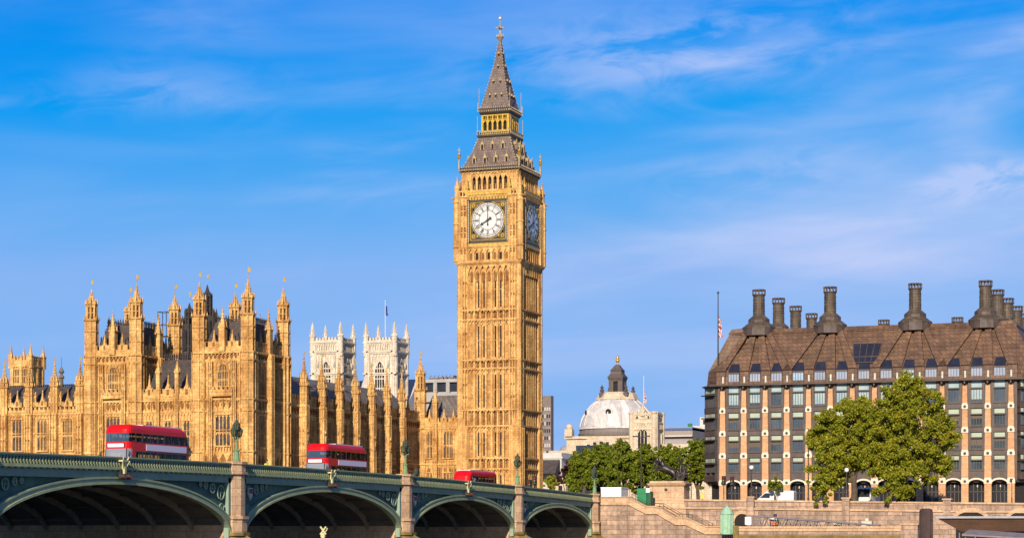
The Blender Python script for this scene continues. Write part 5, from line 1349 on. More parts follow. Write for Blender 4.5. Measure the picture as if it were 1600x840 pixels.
for c, cols in DUCTS.items():
    for n_, q in enumerate(cols):
        xa = OX + BAY*q; xb = CHX[c] + (n_ - 1.5) * 1.0
        duct(xa, ZR0 - .1, xb, ZR1 - .15, .68, .42, .62)
        if q not in DONE: b.box(xa - .68, xa + .68, OY - .05, OY + .6, ZE + .15, ZR0 + .12, 0)
        DONE.add(q)
for k in range(14):
    if k % 1 == 0: b.box(OX + BAY*k - .12, OX + BAY*k + .12, OY - .09, OY, 28.0, 28.95, 1)
b.build('roof', [BRROOF, plain('pale_vent', (.5, .52, .46))], OFF)
SKYG = plain('roof_glass', (.024, .026, .042), (.016, .018, .03), .6, .2, 0, .35)
for k in range(13):
    M = T(OX + BAY*k + BAY/2, OY); f = MB(); f.M = M
    f.box(-.85, .85, -.02, .6, 27.75, 28.2, 0); f.box(-.85, .85, -.05, .6, 29.32, 29.55, 1); 
    for s in (-.8, -.4, 0, .4, .8): f.box(s - .035, s + .035, -.04, .5, 28.2, 29.35, 1)
    fo = f.build('dormer_window', [BRROOF, BRONZE], OFF)
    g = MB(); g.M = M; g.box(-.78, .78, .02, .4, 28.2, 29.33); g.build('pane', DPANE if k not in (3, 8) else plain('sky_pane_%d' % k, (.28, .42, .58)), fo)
    g = MB(); g.M = M; g.add([(-.9, .1, 29.5), (.9, .1, 29.5), (.62, .95, 30.9), (-.62, .95, 30.9), (-.9, .9, 29.5), (.9, .9, 29.5)], [(0,1,2,3), (0,3,4), (1,5,2), (4,3,2,5)], 0); g.build('roof_light', SKYG, fo)
# big skylight between the second and third chimneys
M = T(OX + BAY*6.5, 0); f = MB(); f.M = M
za, zb = 30.6, 33.6; ya, yb = slope(za) - .32, slope(zb) - .32
f.add([(-1.7, ya, za), (1.7, ya, za), (2.1, yb, zb), (-2.1, yb, zb)], [(0, 1, 2, 3)], 0)
for q in (-1, -.5, 0, .5, 1): f.tube((q*1.7, ya - .03, za), (q*2.1, yb - .03, zb), .08, n=4, m=1)
for t_ in (0, .3, 1): f.tube((-1.7 - .4*t_, ya + (yb-ya)*t_, za + (zb-za)*t_), (1.7 + .4*t_, ya + (yb-ya)*t_, za + (zb-za)*t_), .09, n=4, m=1)
f.add([(-1.7, ya, za), (1.7, ya, za), (1.7, ya + .6, za), (-1.7, ya + .6, za), (2.1, yb, zb), (-2.1, yb, zb), (2.1, yb + .6, zb), (-2.1, yb + .6, zb)], [(0, 3, 2, 1), (0, 5, 7, 3), (1, 2, 6, 4), (5, 4, 6, 7)], 1)
f.build('skylight', [SKYG, BRONZE], OFF)
# chimneys
CHB = tiles('chimney_bronze', (.115, .088, .058), (.07, .052, .038), (.03, .024, .02), .85, .82, .45, .04, .5, .7, .3)
CAPW = plain('chimney_opening_pale', (.55, .6, .62))
def chimney(x, y, base=True, dz=0):
    b = MB(); z = ZR1 - .9 + dz
    if base:
        b.lathe(x, y, [(2.45, z), (2.45, z + 1.2)], 16, 1); b.lathe(x, y, [(2.5, z + 1.15), (2.5, z + 1.3), (1.6, z + 2.0)], 16, 0); b.lathe(x, y, [(1.6, z + 1.95), (1.6, z + 2.45)], 16, 1)
        b.lathe(x, y, [(1.62, z + 2.42), (1.55, z + 2.55), (.9, z + 3.1)], 16, 0)
    b.lathe(x, y, [(.9, z + (3.0 if base else -1)), (.86, z + 6.2)], 16, 0)
    for q in (3.0, 3.8, 4.6, 5.4): b.lathe(x, y, [(.93, z + q), (.93, z + q + .07)], 16, 1)
    b.lathe(x, y, [(.92, z + 6.05), (1.0, z + 6.2), (1.0, z + 6.3)], 16, 1); b.lathe(x, y, [(1.0, z + 6.85), (1.02, z + 6.9), (1.02, z + 7.0), (.8, z + 7.05)], 16, 1)
    for p in ngon(x, y, .95, 12): b.box(p[0] - .06, p[0] + .06, p[1] - .06, p[1] + .06, z + 6.25, z + 6.9, 1)
    b.build('chimney', [CHB, BRONZE, CAPW], OFF)
yc = OY + INS + .3
for x in CHX: chimney(x, yc)
for k in range(1, 4): chimney(CHX[0] + .2, yc + 12.4*k, k == 1 and True); chimney(CHX[3] + .2, yc + 12.4*k, k < 3)
chimney(CHX[3] + .2, yc + 49.6, False)
for px in (1381, 1496): chimney(x_on(px, yc + 52), yc + 52, False)
x, y = xl - .2, OY + 2.6
flagpole(1122, 577, 457, x_on(1122, OY + 2.6), OY + 2.6, 'tall dark flagpole with a furled union flag at half mast on the office corner', (493, 527, .75, True), IRON, .12)
# ================================================================ embankment walls, steps, plinth
def wz(x): return 10.45 - .0155 * (x + 86)            # the embankment parapet falls gently downstream
WYY = 274.0
ew = MB()
def sloped_box(mb, x0, x1, y0, y1, zb, dz0, dz1, m):
    """box whose bottom/top follow the sloping parapet line"""
    f = lambda x, d: wz(x) + d
    b0 = (lambda x: zb) if zb is not None else (lambda x: f(x, dz0))
    vs = [(x0,y0,b0(x0)),(x1,y0,b0(x1)),(x1,y1,b0(x1)),(x0,y1,b0(x0)),(x0,y0,f(x0,dz1)),(x1,y0,f(x1,dz1)),(x1,y1,f(x1,dz1)),(x0,y1,f(x0,dz1))]
    mb.add(vs, [(3,2,1,0),(4,5,6,7),(0,1,5,4),(1,2,6,5),(2,3,7,6),(3,0,4,7)], m)
xr_ = 60
sloped_box(ew, -86.5, xr_, WYY, WYY + 1.4, -1, 0, -1.15, 0)
sloped_box(ew, -86.5, xr_, WYY + .25, WYY + .9, None, -1.15, -.22, 0)
sloped_box(ew, -86.5, xr_, WYY + .1, WYY + 1.0, None, -.22, 0, 1)
sloped_box(ew, -86.5, xr_, WYY - .18, WYY + .3, None, -1.3, -1.05, 1)
PIERX = [x_on(px, WYY) for px in (1173, 1322, 1480)] + [-26, -12]
for x in PIERX:
    ew.box(x - .5, x + .5, WYY - .35, WYY + 1.2, 2, wz(x) + .28, 0); ew.box(x - .6, x + .6, WYY - .45, WYY + 1.3, wz(x) + .28, wz(x) + .45, 1)
for px, hw_, zt_ in ((1160, 1.05, 8.3), (1517, 1.9, 8.5), (1600, 1.9, 8.5)):   # vaults in the river wall
    x = x_on(px, WYY); K = 12
    ew.M = T(x, WYY)
    ew.polyxz([(-hw_, 5), (hw_, 5)] + [(hw_*math.cos(math.pi*k/K), zt_ - 1.1 + 1.1*math.sin(math.pi*k/K)) for k in range(K + 1)], -.06, .02, 2)
    for k in range(K):
        a0, a1 = math.pi*k/K, math.pi*(k+1)/K
        P = lambda a, r: (r*math.cos(a), zt_ - 1.1 + (1.1 + r - hw_)*math.sin(a))
        p, q, q2, p2 = P(a0, hw_), P(a1, hw_), P(a1, hw_ + .5), P(a0, hw_ + .5)
        ew.add([(p[0],-.2,p[1]),(q[0],-.2,q[1]),(q2[0],-.2,q2[1]),(p2[0],-.2,p2[1]),(p[0],.1,p[1]),(q[0],.1,q[1]),(q2[0],.1,q2[1]),(p2[0],.1,p2[1])], [(0,3,2,1),(0,1,5,4),(3,7,6,2),(0,4,7,3),(1,2,6,5)], 1)
    ew.M = Matrix.Identity(4)
tag(ew.build('embankment_wall', [GRANITE_W, GRANITE, DARK]), 'long sloping granite river wall with parapet piers below the dark bronze office', 'wall')
# stepped stair parapet
SY = 268.6
def sx_at(px): return x_on(px, SY)
top = [(sx_at(939), 775), (sx_at(982), 775), (sx_at(1009.5), 789.5), (sx_at(1026), 789.5), (sx_at(1056), 806.5), (sx_at(1071), 806.5), (sx_at(1103), 821), (sx_at(1147), 821)]
top = [(x, hz(p, depth(x, SY))) for x, p in top]
st = MB(); st.M = T(0, SY)
x0 = -85.0
poly = [(top[0][0], -2), (top[-1][0], -2)] + [(x, z - 1.0) for x, z in top[::-1]]
# face wall in convex slices so the outline follows the stairs
for (xa, za), (xb, zb) in zip(top[:-1], top[1:]):
    st.polyxz([(xa, -2), (xb, -2), (xb, zb - .85), (xa, za - .85)], 0, .8, 0)
    st.polyxz([(xa, za - .9), (xb, zb - .9), (xb, zb - .12), (xa, za - .12)], -.08, .7, 1)
    st.polyxz([(xa, za - .14), (xb, zb - .14), (xb, zb), (xa, za)], -.2, .85, 1)
    st.polyxz([(xa, za - 1.08), (xb, zb - 1.08), (xb, zb - .86), (xa, za - .86)], -.22, .7, 1)
    st.polyxz([(xa, -2), (xb, -2), (xb, 4.9), (xa, 4.9)], -.25, .05, 2)
st.M = Matrix.Identity(4)
# treads and landing behind the parapet
n = 26; xs0, xs1 = top[1][0], top[-2][0]
for k in range(n):
    x = xs0 + (xs1 - xs0)*k/n; z = float(np.interp(x, [p[0] for p in top], [p[1] for p in top])) - 1.05
    st.box(x, x + (xs1 - xs0)/n, SY + .8, WYY, -2, z, 0)
st.box(-86, xs0, SY + .8, WYY, -2, top[0][1] - 1.05, 0); st.box(xs1, top[-1][0] + .3, SY + .8, WYY, -2, top[-1][1] - 1.0, 0)
tag(st.build('stair_wall', [GRANITE_W, GRANITE, ALGAE]), 'stepped granite stair wall going down from the bridge end to the water', 'stairs')
# iron handrails on the stairs
hr = MB()
for yy in (SY + 1.6, SY + 3.4):
    pts = [(px, z) for px, z in zip([p[0] for p in top[1:7]], [p[1] for p in top[1:7]])]
    for (xa, za), (xb, zb) in zip(pts[:-1], pts[1:]): hr.tube((xa, yy, za + .35), (xb, yy, zb + .35), .035, n=5); hr.tube((xa, yy, za), (xb, yy, zb), .03, n=5)
    for x, z in pts: hr.tube((x, yy, z - 1.1), (x, yy, z + .35), .04, n=5)
tag(hr.build('handrail', IRON), 'thin dark iron handrails following the granite stairs', 'railing')
# lower quay wall
QY = 264.0; qa, qb = x_on(1150, QY), x_on(1408, QY)
q = MB(); q.box(qa, qb, QY, QY + .9, -2, 6.0, 0); q.box(qa, qb, QY - .1, QY + .8, 6.0, 6.4, 1); q.box(qa, qb, QY - .2, QY + .9, 6.4, 6.62, 1)
q.box(qa, qb, QY - .12, QY, -2, 5.5, 2); q.box(qa, qb + 2.2, QY + .9, WYY, -2, 5.6, 0)
q.box(qb, qb + 2.1, QY - .3, QY + 1.2, -2, 6.75, 0); q.box(qb - .1, qb + 2.2, QY - .4, QY + 1.3, 6.75, 6.98, 1); q.box(qa - .3, qa + .4, QY - .3, QY + .9, -2, 6.7, 2)
tag(q.build('quay_wall', [GRANITE_W, GRANITE, ALGAE]), 'low granite quay wall with a mossy yellow foot in front of the long river wall', 'wall')

# verdigris kiosk at the stair foot
x, y = x_on(1136, 267.4), 267.4; k = thing('ventilation_kiosk', 'pale verdigris copper kiosk with a pointed ribbed cap at the foot of the stairs', 'kiosk', (x, y, 5.7))
VERD = plain('verdigris_copper', (.30, .48, .33), (.20, .36, .25), 2.2, .7)
b = MB(); b.prism(ngon(x, y, .78, 12), 5.6, 8.25); 
for p in ngon(x, y, .79, 12): b.box(p[0]-.05, p[0]+.05, p[1]-.05, p[1]+.05, 5.7, 8.2)
b.prism(ngon(x, y, .86, 12), 5.6, 5.85); b.build('body', VERD, k)
b = MB(); b.loft([(8.2, ngon(x, y, .88, 12)), (8.35, ngon(x, y, .86, 12)), (8.75, ngon(x, y, .62, 12)), (9.1, ngon(x, y, .3, 12)), (9.25, ngon(x, y, .1, 12)), (9.4, ngon(x, y, .04, 12))])
b.build('cap', VERD, k)
# statue plinth and bronze chariot group
PLX, PLY = x_on(1043, 274.6), 275.6
pl = thing('plinth', 'tall pale granite plinth carrying the bronze chariot group', 'plinth', (PLX, PLY, 6))
b = MB(); c_, h0 = (PLX, PLY), 2.3
b.loft([(5.5, sq(*c_, 2.75, 1.7)), (9.4, sq(*c_, 2.72, 1.68)), (9.7, sq(*c_, 2.45, 1.45)), (12.0, sq(*c_, 2.38, 1.4)), (12.2, sq(*c_, 2.62, 1.62)), (12.42, sq(*c_, 2.75, 1.75)), (12.5, sq(*c_, 2.4, 1.4)), (12.75, sq(*c_, 2.35, 1.35))])
b.build('pedestal', GRANITE, pl)
b = MB(); b.box(PLX - .25, PLX + .1, PLY - 1.66, PLY - 1.5, 11.5, 11.75); b.build('plaque', IRON, pl)
BRZ = plain('statue_bronze', (.055, .042, .036), (.03, .024, .022), 2.5, .38, .45, .5)
def skinned(name, V, E, Rr, mat, parent=None, sub=1, root=0):
    """one continuous body grown over a skeleton"""
    me = bpy.data.meshes.new(name); off = Vector(parent_world(parent)) if parent else Vector((0, 0, 0))
    me.from_pydata([tuple(Vector(p) - off) for p in V], E, []); o = bpy.data.objects.new(name, me); COL.objects.link(o)
    md = o.modifiers.new('skin', 'SKIN'); md.use_smooth_shade = True
    if not me.skin_vertices:
        bm = bmesh.new(); bm.from_mesh(me); bm.verts.layers.skin.verify(); bm.to_mesh(me); bm.free()
    for i, r in enumerate(Rr):
        r = (r, r) if not isinstance(r, tuple) else r
        me.skin_vertices[0].data[i].radius = r; me.skin_vertices[0].data[i].use_root = (i == root)
    sb = o.modifiers.new('subdivision', 'SUBSURF'); sb.levels = sub; sb.render_levels = sub
    me.materials.append(mat)
    if parent: o.parent = parent
    return o
stt = thing('chariot_statue', 'dark bronze statue of a standing charioteer behind two rearing horses on the granite plinth', 'statue', (PLX, PLY, 12.75))
def horse(ox, oy, oz, lift, name='horse'):
    # faces -x, rearing; x forward is negative
    P = {'rump': (.9, 0, .95, .31), 'belly': (.45, 0, 1.12, .30), 'chest': (-.05, 0, 1.36, .33), 'neck': (-.32, 0, 1.82, .2), 'poll': (-.58, 0, 2.22, .14), 'muz': (-.92, 0, 1.98, .1), 'nose': (-1.02, 0, 1.86, .07)}
    V = []; Rd = []; idx = {}
    HS = 1.32
    def v(k, x, y, z, r): idx[k] = len(V); V.append((ox + x*HS, oy + y*HS, oz + z*HS)); Rd.append(r*HS)
    for k_, (x_, y_, z_, r_) in P.items(): v(k_, x_, y_, z_, r_)
    E = [(idx['rump'], idx['belly']), (idx['belly'], idx['chest']), (idx['chest'], idx['neck']), (idx['neck'], idx['poll']), (idx['poll'], idx['muz']), (idx['muz'], idx['nose'])]
    for s, d in ((-1, 0), (1, .14)):
        v('st%d' % s, 1.0 - d, s*.2, .72, .2); v('hk%d' % s, 1.12 - d, s*.21, .42, .1); v('ft%d' % s, .98 - d, s*.21, .05, .075); v('hf%d' % s, .86 - d, s*.21, .02, .08)
        E += [(idx['rump'], idx['st%d' % s]), (idx['st%d' % s], idx['hk%d' % s]), (idx['hk%d' % s], idx['ft%d' % s]), (idx['ft%d' % s], idx['hf%d' % s])]
        v('el%d' % s, -.36, s*.2, 1.15 + d, .13); v('kn%d' % s, -.82, s*.2, 1.25 + d*2 + lift, .07); v('fk%d' % s, -.98, s*.2, .9 + d*2 + lift, .05); v('fh%d' % s, -.86, s*.2, .7 + d*2 + lift, .06)
        E += [(idx['chest'], idx['el%d' % s]), (idx['el%d' % s], idx['kn%d' % s]), (idx['kn%d' % s], idx['fk%d' % s]), (idx['fk%d' % s], idx['fh%d' % s])]
        v('er%d' % s, -.56, s*.09, 2.4, .03); E.append((idx['poll'], idx['er%d' % s]))
    v('tl1', 1.25, 0, 1.1, .09); v('tl2', 1.5, 0, .75, .1); v('tl3', 1.55, 0, .4, .04); E += [(idx['rump'], idx['tl1']), (idx['tl1'], idx['tl2']), (idx['tl2'], idx['tl3'])]
    v('mn', -.28, 0, 2.1, .06); E.append((idx['neck'], idx['mn']))
    return skinned(name, V, E, Rd, BRZ, stt, 1)
horse(PLX - .45, PLY - .6, 12.75, 0); horse(PLX - 1.15, PLY + .6, 12.8, .25)
ch = MB(); cx_, cy_ = PLX + 1.75, PLY
ch.box(cx_ - .9, cx_ + .75, cy_ - .6, cy_ + .6, 13.25, 13.4); 
for s in (-1, 1): ch.polyxz([(cx_ - .9, 13.4), (cx_ + .5, 13.4), (cx_ - .1, 13.85), (cx_ - .9, 14.2)], cy_ + s*.6 - .05, cy_ + s*.6 + .05)
ch.box(cx_ - .97, cx_ - .87, cy_ - .6, cy_ + .6, 13.3, 14.25); ch.tube((cx_ - .9, cy_, 13.35), (cx_ - 2.6, cy_, 13.9), .06, n=6)
co = ch.build('chariot', BRZ, stt)
for s in (-1, 1):
    wl = MB(); y_ = cy_ + s*.78; K = 24
    for k in range(K):
        a0, a1 = 2*math.pi*k/K, 2*math.pi*(k+1)/K
        wl.tube((cx_ + .56*math.cos(a0), y_, 13.33 + .56*math.sin(a0)), (cx_ + .56*math.cos(a1), y_, 13.33 + .56*math.sin(a1)), .07, n=5)
    wl.tube((cx_, y_ - .05, 13.33), (cx_, y_ + .05, 13.33), .5, n=24, smooth=False)
    for k in range(8): a = math.pi*k/4; wl.tube((cx_, y_ + s*.07, 13.33), (cx_ + .52*math.cos(a), y_ + s*.07, 13.33 + .52*math.sin(a)), .04, n=4)
    wl.tube((cx_, y_, 13.33), (cx_, y_ + s*.35, 13.33), .11, .05, 8); wl.tube((cx_, y_ + s*.1, 13.33), (cx_ + .5, y_ + s*.55, 13.4), .03, .01, 4)
    wl.build('wheel', BRZ, stt)
def statue_figure(x, y, z, h, raise_r, name='charioteer', crouch=0, look=-1):
    s = h / 1.75
    J = [(0, 0, .95 - crouch, .15), (0, 0, 1.2 - crouch, .15), (look*.03, 0, 1.42 - crouch, .16), (look*.05, 0, 1.54 - crouch, .06), (look*.07, 0, 1.64 - crouch, .1), (look*.07, 0, 1.72 - crouch, .085),
         (0, -.1, .86 - crouch, .12), (-.05, -.11, .48 - crouch*.6, .15), (.05, -.12, .05, .17), (0, .1, .86 - crouch, .12), (.08, .11, .48 - crouch*.6, .15), (.12, .12, .05, .17),
         (0, -.2, 1.42 - crouch, .075), (0, .2, 1.42 - crouch, .075)]
    E = [(0,1),(1,2),(2,3),(3,4),(4,5),(0,6),(6,7),(7,8),(0,9),(9,10),(10,11),(2,12),(2,13)]
    if raise_r: J += [(-.18, -.34, 1.62, .055), (-.1, -.4, 1.9, .045), (-.08, -.42, 2.02, .05), (.1, .38, 1.6, .055), (-.02, .45, 1.86, .045), (-.04, .46, 1.98, .05)]
    else: J += [(-.12, -.27, 1.18 - crouch, .055), (-.35, -.2, 1.1 - crouch, .045), (-.45, -.17, 1.12 - crouch, .05), (-.12, .27, 1.18 - crouch, .055), (-.35, .2, 1.1 - crouch, .045), (-.45, .17, 1.12 - crouch, .05)]
    E += [(12,14),(14,15),(15,16),(13,17),(17,18),(18,19)]
    return skinned(name, [(x + a*s, y + b_*s, z + c*s) for a, b_, c, _ in J], E, [r*s for *_, r in J], BRZ, stt, 1)
statue_figure(cx_ - .15, cy_, 13.4, 2.35, True)
statue_figure(cx_ + .45, cy_ - .42, 13.4, 1.75, False, 'crouching_figure', .35); statue_figure(cx_ + .45, cy_ + .42, 13.4, 1.75, False, 'crouching_figure', .3)
sp_ = MB(); sp_.tube((cx_ - .3, cy_ - .57, 14.0), (cx_ - .24, cy_ - .56, 17.2), .035, n=5); sp_.tube((cx_ - .24, cy_ - .56, 17.1), (cx_ - .235, cy_ - .56, 17.5), .06, .005, 5); sp_.build('spear', BRZ, stt)

# white and green cabins by the statue
WPAINT = plain('white_cabin_paint', (.80, .80, .78), (.70, .70, .69), .9, .5)
x, y = x_on(958, 271.6), 271.8; z = 9.4; c = thing('site_cabin', 'plain white box cabin beside the lamp at the end of the bridge', 'cabin', (x, y, z))
b = MB(); xa, xb = x_on(939, 270.6), x_on(970.5, 270.6); b.box(xa, xb, 270.6, 273.8, 9.3, 11.75); b.box(xa - .05, xb + .05, 270.55, 273.85, 11.75, 11.88); b.build('body', WPAINT, c)
b = MB(); 
for q in np.arange(xa + .5, xb - .2, .55): b.box(q - .02, q + .02, 270.575, 270.6, 9.4, 11.7)
b.box(xa - .02, xb + .02, 270.57, 270.6, 9.3, 9.45); b.build('panel_joint', plain('cabin_joint', (.45, .45, .45)), c)
x, y = x_on(1003, 271.4), 271.6; c = thing('green_hoarding', 'bright green box hoarding standing at the head of the stairs left of the plinth', 'kiosk', (x, y, 8.4))
GRN = plain('green_panel', (.012, .20, .075), (.01, .16, .06), .8, .5); xa, xb = x_on(995.5, 271), x_on(1010, 271)
b = MB(); b.box(xa, xb, 271, 272.6, 7.5, 11.7); b.box(xa - .06, xb + .06, 270.94, 272.66, 11.0, 11.12); b.box(xa - .04, xb + .04, 270.96, 272.64, 9.6, 9.7); b.build('panel', GRN, c)
b = MB(); b.box(xb + .06, xb + .55, 271.1, 272.4, 7.5, 11.3); b.build('side_panel', plain('dark_green_panel', (.008, .09, .035)), c)
b = MB(); b.box(xb - .05, xb + .45, 270.96, 271.05, 11.15, 11.75); b.build('notice', WPAINT, c)
# gangway truss, cabin bits and signs on the lower quay
STEEL = plain('grey_steel', (.20, .19, .20), (.14, .13, .14), 2, .5, .3); ORG = plain('orange_plastic', (.55, .16, .02), (.45, .12, .02), 2, .5)
g = MB(); gy0, gy1 = 267.0, 268.6
xa, xb = x_on(1180, gy0), x_on(1372, gy0); za = hz(805.5, depth(xa, gy0)); zb = hz(820, depth(xb, gy0)); n = 12
for yy in (gy0, gy1):
    P = [(xa + (xb-xa)*k/n, za + (zb-za)*k/n) for k in range(n + 1)]
    for (x0, z0), (x1, z1) in zip(P[:-1], P[1:]):
        g.tube((x0, yy, z0), (x1, yy, z1), .11, n=6); g.tube((x0, yy, z0 - 1.6), (x1, yy, z1 - 1.6), .1, n=6)
        g.tube((x0, yy, z0), ((x0+x1)/2, yy, (z0+z1)/2 - 1.6), .065, n=5); g.tube(((x0+x1)/2, yy, (z0+z1)/2 - 1.6), (x1, yy, z1), .065, n=5)
for k in range(n + 1):
    x0, z0 = P[k]; g.tube((x0, gy0, z0), (x0, gy1, z0), .06, n=4); g.tube((x0, gy0, z0 - 1.6), (x0, gy1, z0 - 1.6), .06, n=4)
for k in range(14): g.tube((xa - .5 + .09*k, gy0, za - 1.6), (xa - .5 + .09*k, gy0, za), .025, n=4)
tag(g.build('gangway', STEEL), 'grey steel lattice gangway sloping down along the lower quay', 'gangway')
x = x_on(1169, 268); b = MB(); b.box(x - .42, x + .42, 268, 268.06, 6.85, 7.85); o = thing('notice_board', 'white blank notice board at the left end of the grey gangway', 'sign', (x, 268, 5.6)); b.build('board', WPAINT, o)
b = MB(); 
for s in (-.35, .35): b.tube((x + s, 268.1, 5.6), (x + s, 268.1, 7.7), .04, n=6)
b.build('leg', IRON, o)
x = x_on(1210, 270); o = thing('quay_kiosk', 'small orange cabin with a white top behind the gangway', 'cabin', (x, 270, 5.6))
b = MB(); b.box(x - .5, x + .5, 269.5, 270.6, 5.6, 7.4); b.box(x - .42, x + .42, 269.44, 269.5, 5.7, 7.3); b.build('body', ORG, o)
b = MB(); b.box(x - .6, x + .6, 269.4, 270.7, 7.4, 7.62); b.box(x - .35, x + .35, 269.6, 270.4, 7.62, 7.85); b.build('roof', WPAINT, o)
b = MB(); b.tube((x + .1, 270, 7.8), (x + .1, 270, 8.25), .22, n=10); b.build('vent', IRON, o)
CRM = plain('cream_crate', (.55, .50, .40), (.45, .41, .33), 2, .7)
for px, w_, h_, lab in ((1309, .45, .45, 'small pale crate lying on the quay behind the middle of the gangway'), (1355, .65, .7, 'cream cabinet on the quay behind the low end of the gangway')):
    x = x_on(px, 270); b = MB(); b.box(x - w_, x + w_, 269.6, 270.4, 5.6, 6.55 + h_); b.box(x - w_ - .06, x + w_ + .06, 269.55, 270.45, 6.55 + h_, 6.62 + h_)
    if h_ > .5: b.box(x - .2, x + .2, 269.8, 270.2, 6.6 + h_, 6.95 + h_)
    for q in (-.5, .5): b.box(x + q*w_ - .02, x + q*w_ + .02, 269.58, 269.62, 5.8, 6.4 + h_)
    tag(b.build('crate', CRM), lab, 'crate')
# mooring pile
Yp = 238; x, y = at(1447, Yp); PILE = tiles('pile_wood', (.085, .055, .052), (.06, .04, .038), (.03, .022, .02), .22, 9, .6, .03, .85, 1.5, .5)
b = MB(); r = 10.2 * Yp / FPX; b.lathe(x, y, [(r, -2), (r, hz(797, Yp)), (r*.93, hz(795, Yp)), (r*.55, hz(793.6, Yp))], 20, 0, False)
for k in range(20): p = ngon(x, y, r*1.0, 20)[k]; b.box(p[0]-.03, p[0]+.03, p[1]-.03, p[1]+.03, -1, hz(799, Yp))
for zz_ in (5.4, 7.2): b.lathe(x, y, [(r*1.03, zz_), (r*1.03, zz_ + .12)], 20)
tag(b.build('mooring_pile', PILE), 'thick dark brown round mooring pile standing in front of the quay wall', 'pile')
# floating pier
Yq = 222; x0, y0 = at(1478, Yq); o = thing('pier_shelter', 'brown soffited pier shelter with a thin grey roof at the lower right corner', 'shelter', (x0, y0, 1.2))
zt = hz(807, Yq); L = 24; Dp = 7
b = MB(); b.box(x0 - 2, x0 + L, y0 - 4, y0 + Dp + 3, -.6, 1.2); b.build('pontoon', STEEL, o)
b = MB(); b.box(x0 - .9, x0 + L, y0 - .7, y0 + Dp + .7, zt - .1, zt + .06); b.box(x0 - .95, x0 + L, y0 - .76, y0 - .66, zt - .14, zt + .08); b.build('roof', plain('roof_grey', (.33, .32, .34), (.26, .25, .27)), o)
b = MB(); TEAK = tiles('teak_soffit', (.075, .034, .016), (.05, .024, .012), (.025, .012, .008), 3, .12, .55, .015)
b.polyxz([(x0 + 1.6, zt - 1.5), (x0 + L, zt - 1.5), (x0 + L, zt - .12), (x0 - .8, zt - .12)], y0 - .5, y0 + Dp + .5); b.build('soffit', TEAK, o)
b = MB(); b.box(x0 + 3, x0 + L, y0 + .4, y0 + .5, 1.2, zt - 1.5); b.box(x0 + 3, x0 + 3.1, y0 + .5, y0 + Dp, 1.2, zt - 1.5); b.build('glazing', BGL, o)
b = MB()
for s in (1.4, 5, 9, 13, 17): b.tube((x0 + s, y0, 1.2), (x0 + s, y0, zt - 1.4), .09, n=8)
for s in np.arange(3, L, 2): b.box(x0 + s - .04, x0 + s + .04, y0 + .34, y0 + .4, 1.2, zt - 1.5)
b.build('post', STEEL, o)
Yw = 196; x1, y1 = at(1503, Yw); o = thing('gangway_canopy', 'low grey canopy with slanted roof in front of the brown pier shelter', 'canopy', (x1, y1, 1.0))
zt = hz(826, Yw); b = MB(); b.add([(x1, y1, zt - .45), (x1 + 14, y1 - 1.5, zt - 1.2), (x1 + 14, y1 + 1.5, zt - .95), (x1 + .4, y1 + 2.2, zt), (x1, y1, zt - .6), (x1 + 14, y1 - 1.5, zt - 1.35), (x1 + 14, y1 + 1.5, zt - 1.1), (x1 + .4, y1 + 2.2, zt - .15)], [(0,1,2,3),(7,6,5,4),(0,4,5,1),(1,5,6,2),(2,6,7,3),(3,7,4,0)])
b.build('roof', plain('canopy_grey', (.22, .18, .17), (.15, .125, .12), 1.5), o)
b = MB(); b.box(x1 + .4, x1 + 13.5, y1 + .4, y1 + 1.6, .2, zt - 1.3); b.build('glazing', BGL, o)
b = MB()
for s in (.3, 3, 6, 9): b.tube((x1 + s, y1 + .2, 0), (x1 + s, y1 + .2, zt - .55 - .05*s), .07, n=6)
b.box(x1 - 1, x1 + 14, y1 - 2, y1 + 3, -.4, .25); b.build('post', STEEL, o)
# yellow topmark seen through the second arch
Yt = 150; x, y = at(505, Yt); o = thing('channel_marker', 'pale yellow post with a crossed top rising before the second bridge arch', 'marker', (x, y, -1)); z = hz(822, Yt)
b = MB(); b.tube((x, y, -2), (x, y, z - .5), .16, .13, 8); b.build('post', NYEL, o)
b = MB(); 
for s in (-1, 1): b.tube((x - s*.22, y, z - .55), (x + s*.22, y, z), .07, n=6)
b.box(x - .15, x + .15, y - .1, y + .1, z - .75, z - .45); b.tube((x + .2, y, z - .35), (x + .34, y, z - .1), .05, n=5); b.build('topmark', NYEL, o)
